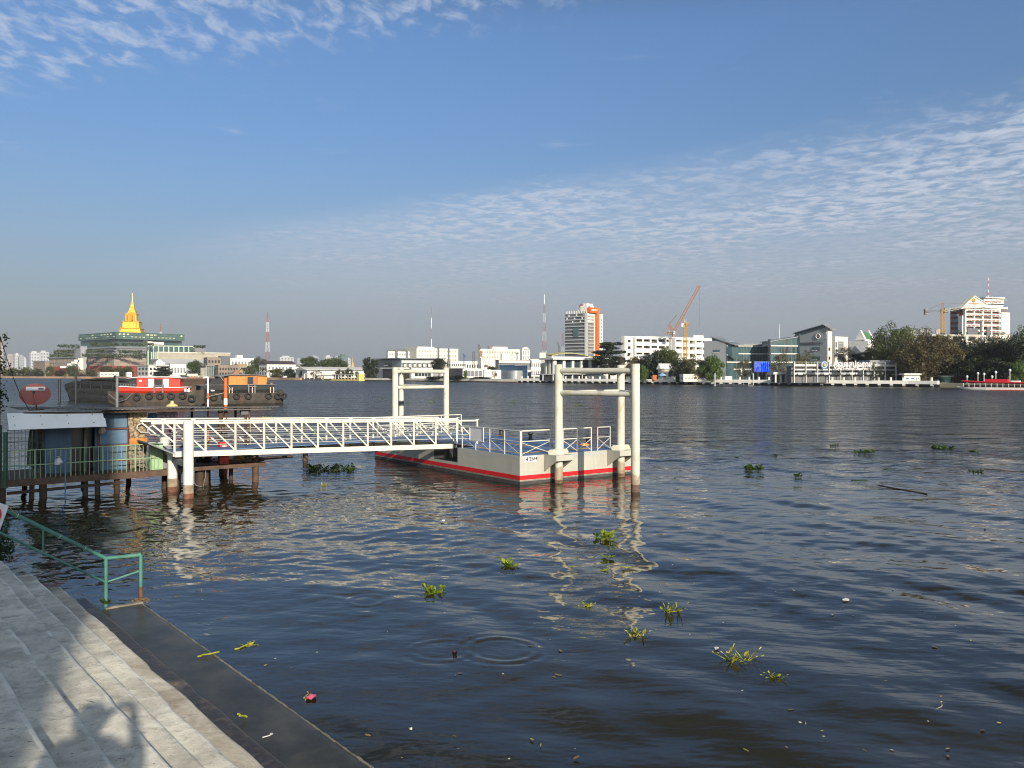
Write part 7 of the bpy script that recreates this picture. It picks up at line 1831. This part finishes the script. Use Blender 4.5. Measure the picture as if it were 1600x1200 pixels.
# far left riverside: palms and garden trees
for i in range(14):
    x = -6 + i * 5.2
    tree('slender palm in the row on the far left bank', x, 572.5 + (i * 5 % 4), 586, 9, 775 + (i % 3) * 8, 'palm', group='row of palms on the far left bank')
for (x, yt, yb, w, d, kind, lf, lab) in (
    (14, 577, 590, 22, 780, 'bush', 'olive', 'low olive shrub under the leftmost palms'),
    (40, 578, 590, 26, 780, 'bush', 'olive', 'low olive shrub under the middle palms'),
    (60, 578.5, 589, 14, 770, 'round', 'dark', 'round dark tree left of the red colonnade'),
    (78, 573, 588, 12, 780, 'round', 'mid', 'clipped upright tree before the red colonnade'),
    (94, 578, 588, 14, 775, 'round', 'dark', 'small round dark tree below the white stair'),
    (114, 570, 588, 20, 770, 'round', 'mid', 'large dark round tree before the zigzag stair'),
    (120, 578, 588, 8, 760, 'sparse', 'olive', 'thin pale tree just right of the large dark round tree'),
    (134, 576, 589, 18, 760, 'sparse', 'orange', 'bare orange tinged tree left of the white wall building'),
    (142, 578, 590, 14, 745, 'round', 'olive', 'olive tree behind the mooring post'),
    (150, 575, 588, 16, 770, 'sparse', 'orange', 'second bare orange tinged tree before the colonnade'),
    (166, 573, 584, 20, 760, 'round', 'olive', 'olive crown above the low white wall building'),
    (184, 574, 590, 26, 740, 'round', 'mid', 'broad green tree right of the low white wall building'),
    (199, 574, 590, 18, 735, 'round', 'mid', 'green tree between the white kiosk and mansion'),
    (255, 573, 590, 24, 640, 'layer', 'dark', 'dark layered tree in front of the white mansion'),
    (304, 565, 591, 26, 620, 'round', 'mid', 'big rounded green tree left of the concrete frame'),
    (405, 559, 578, 24, 640, 'round', 'mid', 'big dense tree beside the lattice mast foot'),
    (391, 572, 592, 18, 590, 'round', 'mid', 'green tree left of the palm clump'),
    (432, 577, 592, 22, 560, 'round', 'olive', 'garden tree in front of the white villa'),
    (452, 577, 592, 18, 555, 'round', 'dark', 'dark garden tree below the white annexe'),
    (462, 583, 593, 16, 545, 'bush', 'dark', 'dark hedge shrub right of the villa garden'),
    (474, 579, 592, 12, 530, 'round', 'dark', 'small dark tree at the warehouse left end'),
    (482.5, 559, 577, 31, 700, 'round', 'mid', 'large dome shaped tree on the skyline'),
    (520, 561, 577, 38, 720, 'spread', 'mid', 'wide flat topped tree right of the dome shaped one'),
    (494, 579, 594, 18, 500, 'sparse', 'olive', 'feathery tree behind the white landing stage'),
    (531, 578, 589, 14, 500, 'round', 'dark', 'round tree before the warehouse, nearest the canteen'),
    (545, 576, 589, 13, 500, 'round', 'dark', 'round tree before the warehouse, middle one'),
    (558, 580, 589, 7, 490, 'round', 'bright', 'small bright green tree before the warehouse end'),
    (579, 561, 592, 24, 480, 'round', 'dark', 'tall dark bushy tree left of the grey office'),
    (686, 561, 578, 23, 460, 'round', 'dark', 'dark tree in front of the white apartment block'),
    (652, 574, 582, 22, 458, 'bush', 'olive', 'roof garden shrubs above the low modern house'),
    (668, 574, 581, 16, 456, 'bush', 'olive', 'olive shrub on the modern house roof edge'),
    (770, 573, 580, 16, 430, 'bush', 'olive', 'scrubby plants behind the white garden wall'),
    (727, 579, 590, 6, 400, 'round', 'bright', 'small young tree beside the recessed windows'),
    (773, 579, 590, 8, 398, 'sparse', 'orange', 'bare little tree before the white garden wall'),
    (680, 588, 594, 30, 418, 'bush', 'dark', 'clipped hedge before the black glass house'),
    (715, 588, 594, 30, 402, 'bush', 'dark', 'clipped hedge before the black framed pavilion'),
    (750, 589, 595, 34, 395, 'bush', 'dark', 'clipped hedge before the white modern house'),
    (624, 587, 594, 34, 440, 'bush', 'orange', 'reddish brown hedge before the grey office'),
    (952, 537, 582, 46, 350, 'layer', 'dark', 'dark tiered tree standing right of the striped tower'),
    (978, 555, 590, 26, 345, 'sparse', 'brown', 'brown leafed tree behind the near pile frame'),
    (998, 560, 594, 26, 335, 'round', 'brown', 'russet tinted tree just right of the near pile frame'),
    (1005, 572, 594, 16, 318, 'round', 'bright', 'yellow green shrubby tree at the promenade'),
    (1025, 553, 593, 36, 325, 'spread', 'dark', 'dark spreading tree left of the cream bungalow'),
    (1042, 546, 570, 32, 330, 'spread', 'mid', 'spreading green crown above the cream bungalow'),
    (1062, 562, 594, 32, 308, 'round', 'dark', 'dark tree right of the cream bungalow'),
    (1085, 559, 593, 34, 305, 'round', 'olive', 'olive brown tree with pale trunks at the promenade'),
    (1072, 560, 580, 18, 312, 'round', 'olive', 'olive crown tucked behind the pale trunk tree'),
    (1113, 558, 592, 33, 300, 'round', 'bright', 'fresh bright green tree left of the grey hall window'),
    (1161, 563, 590, 24, 296, 'sparse', 'olive', 'thin olive tree in front of the glass link'),
    (1218, 553, 591, 28, 285, 'sparse', 'brown', 'brown sparse tree right of the blue screen'),
    (1256, 549, 575, 26, 300, 'sparse', 'olive', 'pale olive tree top above the left end of the parking deck'),
    (1320, 543, 572, 28, 300, 'sparse', 'brown', 'brown tree top over the cream cube'),
    (1345, 552, 572, 32, 300, 'round', 'dark', 'dark crown behind the department sign'),
    (1362, 546, 566, 24, 310, 'round', 'olive', 'olive crown left of the great tree'),
    (1369, 568, 594, 20, 262, 'sparse', 'dark', 'small dark tree in front of the parking deck'),
    (1396, 515, 585, 64, 285, 'great', 'mid', 'great tall tree with a bare grey top'),
    (1412, 514, 555, 46, 290, 'sparse', 'olive', 'thin grey twigged crown behind the great tree'),
    (1452, 524, 590, 84, 270, 'great', 'brown', 'huge brown leafed rain tree above the promenade end'),
    (1440, 545, 596, 50, 268, 'great', 'brown', 'lower brown crown hanging over the promenade end'),
    (1494, 530, 602, 44, 285, 'great', 'dark', 'dark tree directly right of the brown rain tree'),
    (1518, 538, 602, 50, 278, 'great', 'dark', 'dark tree behind the pier pavilion'),
    (1534, 528, 560, 40, 300, 'sparse', 'olive', 'half bare tree in front of the high rise balconies'),
    (1548, 536, 602, 54, 265, 'great', 'dark', 'broad dark tree behind the ferry roof'),
    (1560, 522, 556, 34, 292, 'sparse', 'mid', 'light crown below the high rise end bay'),
    (1580, 532, 602, 50, 258, 'great', 'dark', 'tall dark tree near the right edge'),
    (1598, 520, 602, 44, 262, 'great', 'mid', 'dense tree cut by the right edge'),
    (1592, 566, 604, 26, 240, 'round', 'bright', 'low leafy shrub tree beside the ferry at the right edge'),
    (1624, 520, 604, 60, 246, 'round', 'dark', 'dark tree beyond the right edge of the view'),
    (1530, 560, 604, 60, 256, 'bush', 'dark', 'dark undergrowth behind the ferry bow'),
    (1570, 562, 605, 60, 248, 'bush', 'dark', 'dark undergrowth behind the ferry roof locker'),
    (1500, 562, 603, 44, 262, 'bush', 'dark', 'dark undergrowth behind the pier pavilion'),
    ):
    tree(lab, x, yt, yb, w, d, kind, lf)
for i, x in enumerate((381, 398, 412, 422, 438)):
    tree(['short palm left of the villa palms', 'bushy palm in front of the tan wall', 'tall palm below the big dense tree', 'bright fronded palm before the villa roof', 'palm at the right of the villa palm clump'][i], x, 571 + (i * 3 % 5), 590, 15, 570, 'palm', group='palms in front of the white villa')
# planted terrace edges of the assembly hall
for k_, (x0, x1, y, d) in enumerate(((78, 116, 554.5, 838), (128, 228, 554.5, 838), (84, 116, 549, 846), (134, 172, 548, 846), (186, 222, 549, 846), (90, 124, 540, 852), (140, 186, 537, 852), (190, 240, 537.5, 850), (302, 322, 541, 862))):
    g = random.Random(k_); n = int((x1 - x0) * 7); mb = MB()
    for i in range(n):
        x = g.uniform(x0, x1); dd = d + abs(x - 180) * -.0; c = pt(x, y + g.uniform(-1.6, 3.0), dd - 12 + g.uniform(-2, 2)); s = g.uniform(.5, 1.0)
        a = Vector((g.gauss(0, 1), g.gauss(0, 1), g.gauss(0, 1))).normalized(); b_ = a.cross(Vector((g.gauss(0, 1), g.gauss(0, 1), g.gauss(.2, 1)))).normalized()
        mb.add([c - a * s, c + b_ * s * .7, c + a * s, c - b_ * s * .7], [(0, 1, 2, 3)])
    o = mb.build('planting', LF['mid'], pt_)
# distant low wood closing the land
g = random.Random(3); mb = MB()
for i in range(5200):
    x = g.uniform(-300, 1900); d = 1150 + g.uniform(0, 250) if x < 900 else 560 + g.uniform(0, 200)
    z = g.uniform(0, 1) ** .7 * (7 + 3 * math.sin(x * .05) + 2 * math.sin(x * .017)) * (1 if x < 900 else .9)
    c = Vector(((x - 800) / F * d, d, 1.2 + z)); s = g.uniform(1.6, 3.4)
    a = Vector((g.gauss(0, 1), g.gauss(0, 1), g.gauss(0, 1))).normalized(); b_ = a.cross(Vector((g.gauss(0, 1), g.gauss(0, 1), g.gauss(0, 1)))).normalized()
    mb.add([c - a * s, c + b_ * s * .7, c + a * s, c - b_ * s * .7], [(0, 1, 2, 3)])
tag(mb.build('distant_trees', LF['mid']), 'hazy belt of low trees behind the riverside buildings', 'trees', kind='stuff')

# ------------------------------------------------------------------ what stands behind the eye: the photographer and the building that shades the left
L_ = Vector((-SUN_TO.x, -SUN_TO.y, 0)).normalized(); Nn = Vector((-L_.y, L_.x, 0))
b0 = -L_ * 18 + Nn * .45; b1 = -L_ * 18.6 + Nn * .62
t = thing('riverside_house', 'tall building behind the steps that shades the hut side', 'building', (b0.x, b0.y, 2.9))
MB().prism([tuple(b1)[:2], tuple(b1 + Nn * 8)[:2], tuple(b1 + Nn * 7 - L_ * 12)[:2], tuple(b1 - L_ * 12)[:2]], 2.5, 22.5).build('wall', CREAM, t)
for j in range(5):
    for i in range(2):
        p = b1 + Nn * (1.2 + i * 3.2) + L_ * .05 + Vector((0, 0, 4.2 + j * 3.7))
        MB().obox(p, Nn * 1.6, L_ * .1, Vector((0, 0, 1.7))).build('window', GLASS, t)
# photographer
SK = [  # name, parent, position, radius
 ('pelvis', None, (0, 0, .86), .150), ('waist', 'pelvis', (0, .01, 1.03), .135), ('chest', 'waist', (0, 0, 1.22), .155), ('neckb', 'chest', (0, .0, 1.36), .075), ('neck', 'neckb', (0, .02, 1.41), .052), ('jaw', 'neck', (0, .05, 1.47), .070), ('head', 'jaw', (0, .03, 1.535), .092), ('crown', 'head', (0, .02, 1.60), .070),
 ('shL', 'chest', (-.17, 0, 1.31), .085), ('elL', 'shL', (-.27, .13, 1.10), .075), ('wrL', 'elL', (-.03, .36, 1.40), .042), ('shR', 'chest', (.17, 0, 1.31), .085), ('elR', 'shR', (.36, .12, 1.08), .085), ('wrR', 'elR', (.20, .38, 1.38), .048),
 ('hipL', 'pelvis', (-.09, 0, .80), .100), ('knL', 'hipL', (-.10, .03, .45), .062), ('anL', 'knL', (-.10, 0, .09), .042), ('toL', 'anL', (-.11, .16, .035), .036), ('hipR', 'pelvis', (.09, 0, .80), .100), ('knR', 'hipR', (.11, .03, .45), .062), ('anR', 'knR', (.11, 0, .09), .042), ('toR', 'anR', (.13, .16, .035), .036),
 ('paL', 'wrL', (.0, .40, 1.43), .032), ('paR', 'wrR', (.18, .41, 1.42), .032)]
for sd, px_ in (('L', -1), ('R', 1)):
    bx = .0 if sd == 'L' else .18
    for j, (dx_, dz_, ln) in enumerate(((.0, .05, .055), (.0, .025, .062), (.0, .0, .058), (.0, -.022, .045))):
        SK += [('f%s%da' % (sd, j), 'pa' + sd, (bx + .012 * px_, .44, 1.43 + dz_), .009), ('f%s%db' % (sd, j), 'f%s%da' % (sd, j), (bx - .02 * px_, .44 + ln * .5, 1.435 + dz_), .008)]
    SK += [('th%sa' % sd, 'pa' + sd, (bx - .015 * px_, .405, 1.475), .011), ('th%sb' % sd, 'th%sa' % sd, (bx - .035 * px_, .43, 1.50), .009)]
EYE = Vector((0, 0, H))
pos0 = Vector((-.16, -.48, H - 1.47))
me = bpy.data.meshes.new('person'); idx = {n_: i for i, (n_, *_r) in enumerate(SK)}
me.from_pydata([p for _, _, p, _ in SK], [(idx[pa], idx[n_]) for n_, pa, _, _ in SK if pa], [])
me.materials.append(mat('person_clothes', (.10, .11, .14), .8, .2, 6))
po = bpy.data.objects.new('person', me); COL.objects.link(po); po.location = pos0
sk = po.modifiers.new('skin', 'SKIN'); 
ly = me.skin_vertices[0].data if me.skin_vertices else None
if ly is None:
    bm = bmesh.new(); bm.from_mesh(me); lay = bm.verts.layers.skin.verify()
    bm.verts.ensure_lookup_table()
    for i, (_, _, _, r) in enumerate(SK): bm.verts[i][lay].radius = (r, r); bm.verts[i][lay].use_root = i == 0
    bm.to_mesh(me); bm.free()
else:
    for i, (_, _, _, r) in enumerate(SK): ly[i].radius = (r, r); ly[i].use_root = i == 0
ss = po.modifiers.new('sub', 'SUBSURF'); ss.levels = 1; ss.render_levels = 2
tag(po, 'person in dark clothes standing on the steps and holding up a phone', 'person')
ph = MB().obox(pos0 + Vector((.01, .452, 1.43)), Vector((.155, 0, 0)), Vector((0, .009, 0)), Vector((0, 0, .076)))
ph.solo('phone', BLACKM, 'black phone held sideways in both raised hands', 'phone')
hb = MB().lathe(pos0 + Vector((0, .0, 1.50)), [(.10, -.06), (.125, .0), (.130, .09), (.10, .14), (.03, .16)], 14).build('hair', mat('black_hair', (.02, .018, .016), .6, .3, 20), None, True, pos0)
hb.parent = po; hb.location = (0, 0, 0)

# ------------------------------------------------------------------ the dusty air over the river
hm = bpy.data.materials.new('river_haze'); hm.use_nodes = True
ht = hm.node_tree; ht.nodes.clear()
ho = N(ht, 'ShaderNodeOutputMaterial'); hv = N(ht, 'ShaderNodeVolumePrincipled')
hv.inputs['Color'].default_value = (.88, .92, .97, 1); hv.inputs['Density'].default_value = .00013; hv.inputs['Anisotropy'].default_value = .3
ht.links.new(hv.outputs[0], ho.inputs['Volume'])
tag(MB().obox((-3100, -400, -2.6), (6200, 0, 0), (0, 3500, 0), (0, 0, 120)).build('haze', hm), 'thin pale haze over the river and the far bank', 'haze', kind='stuff')
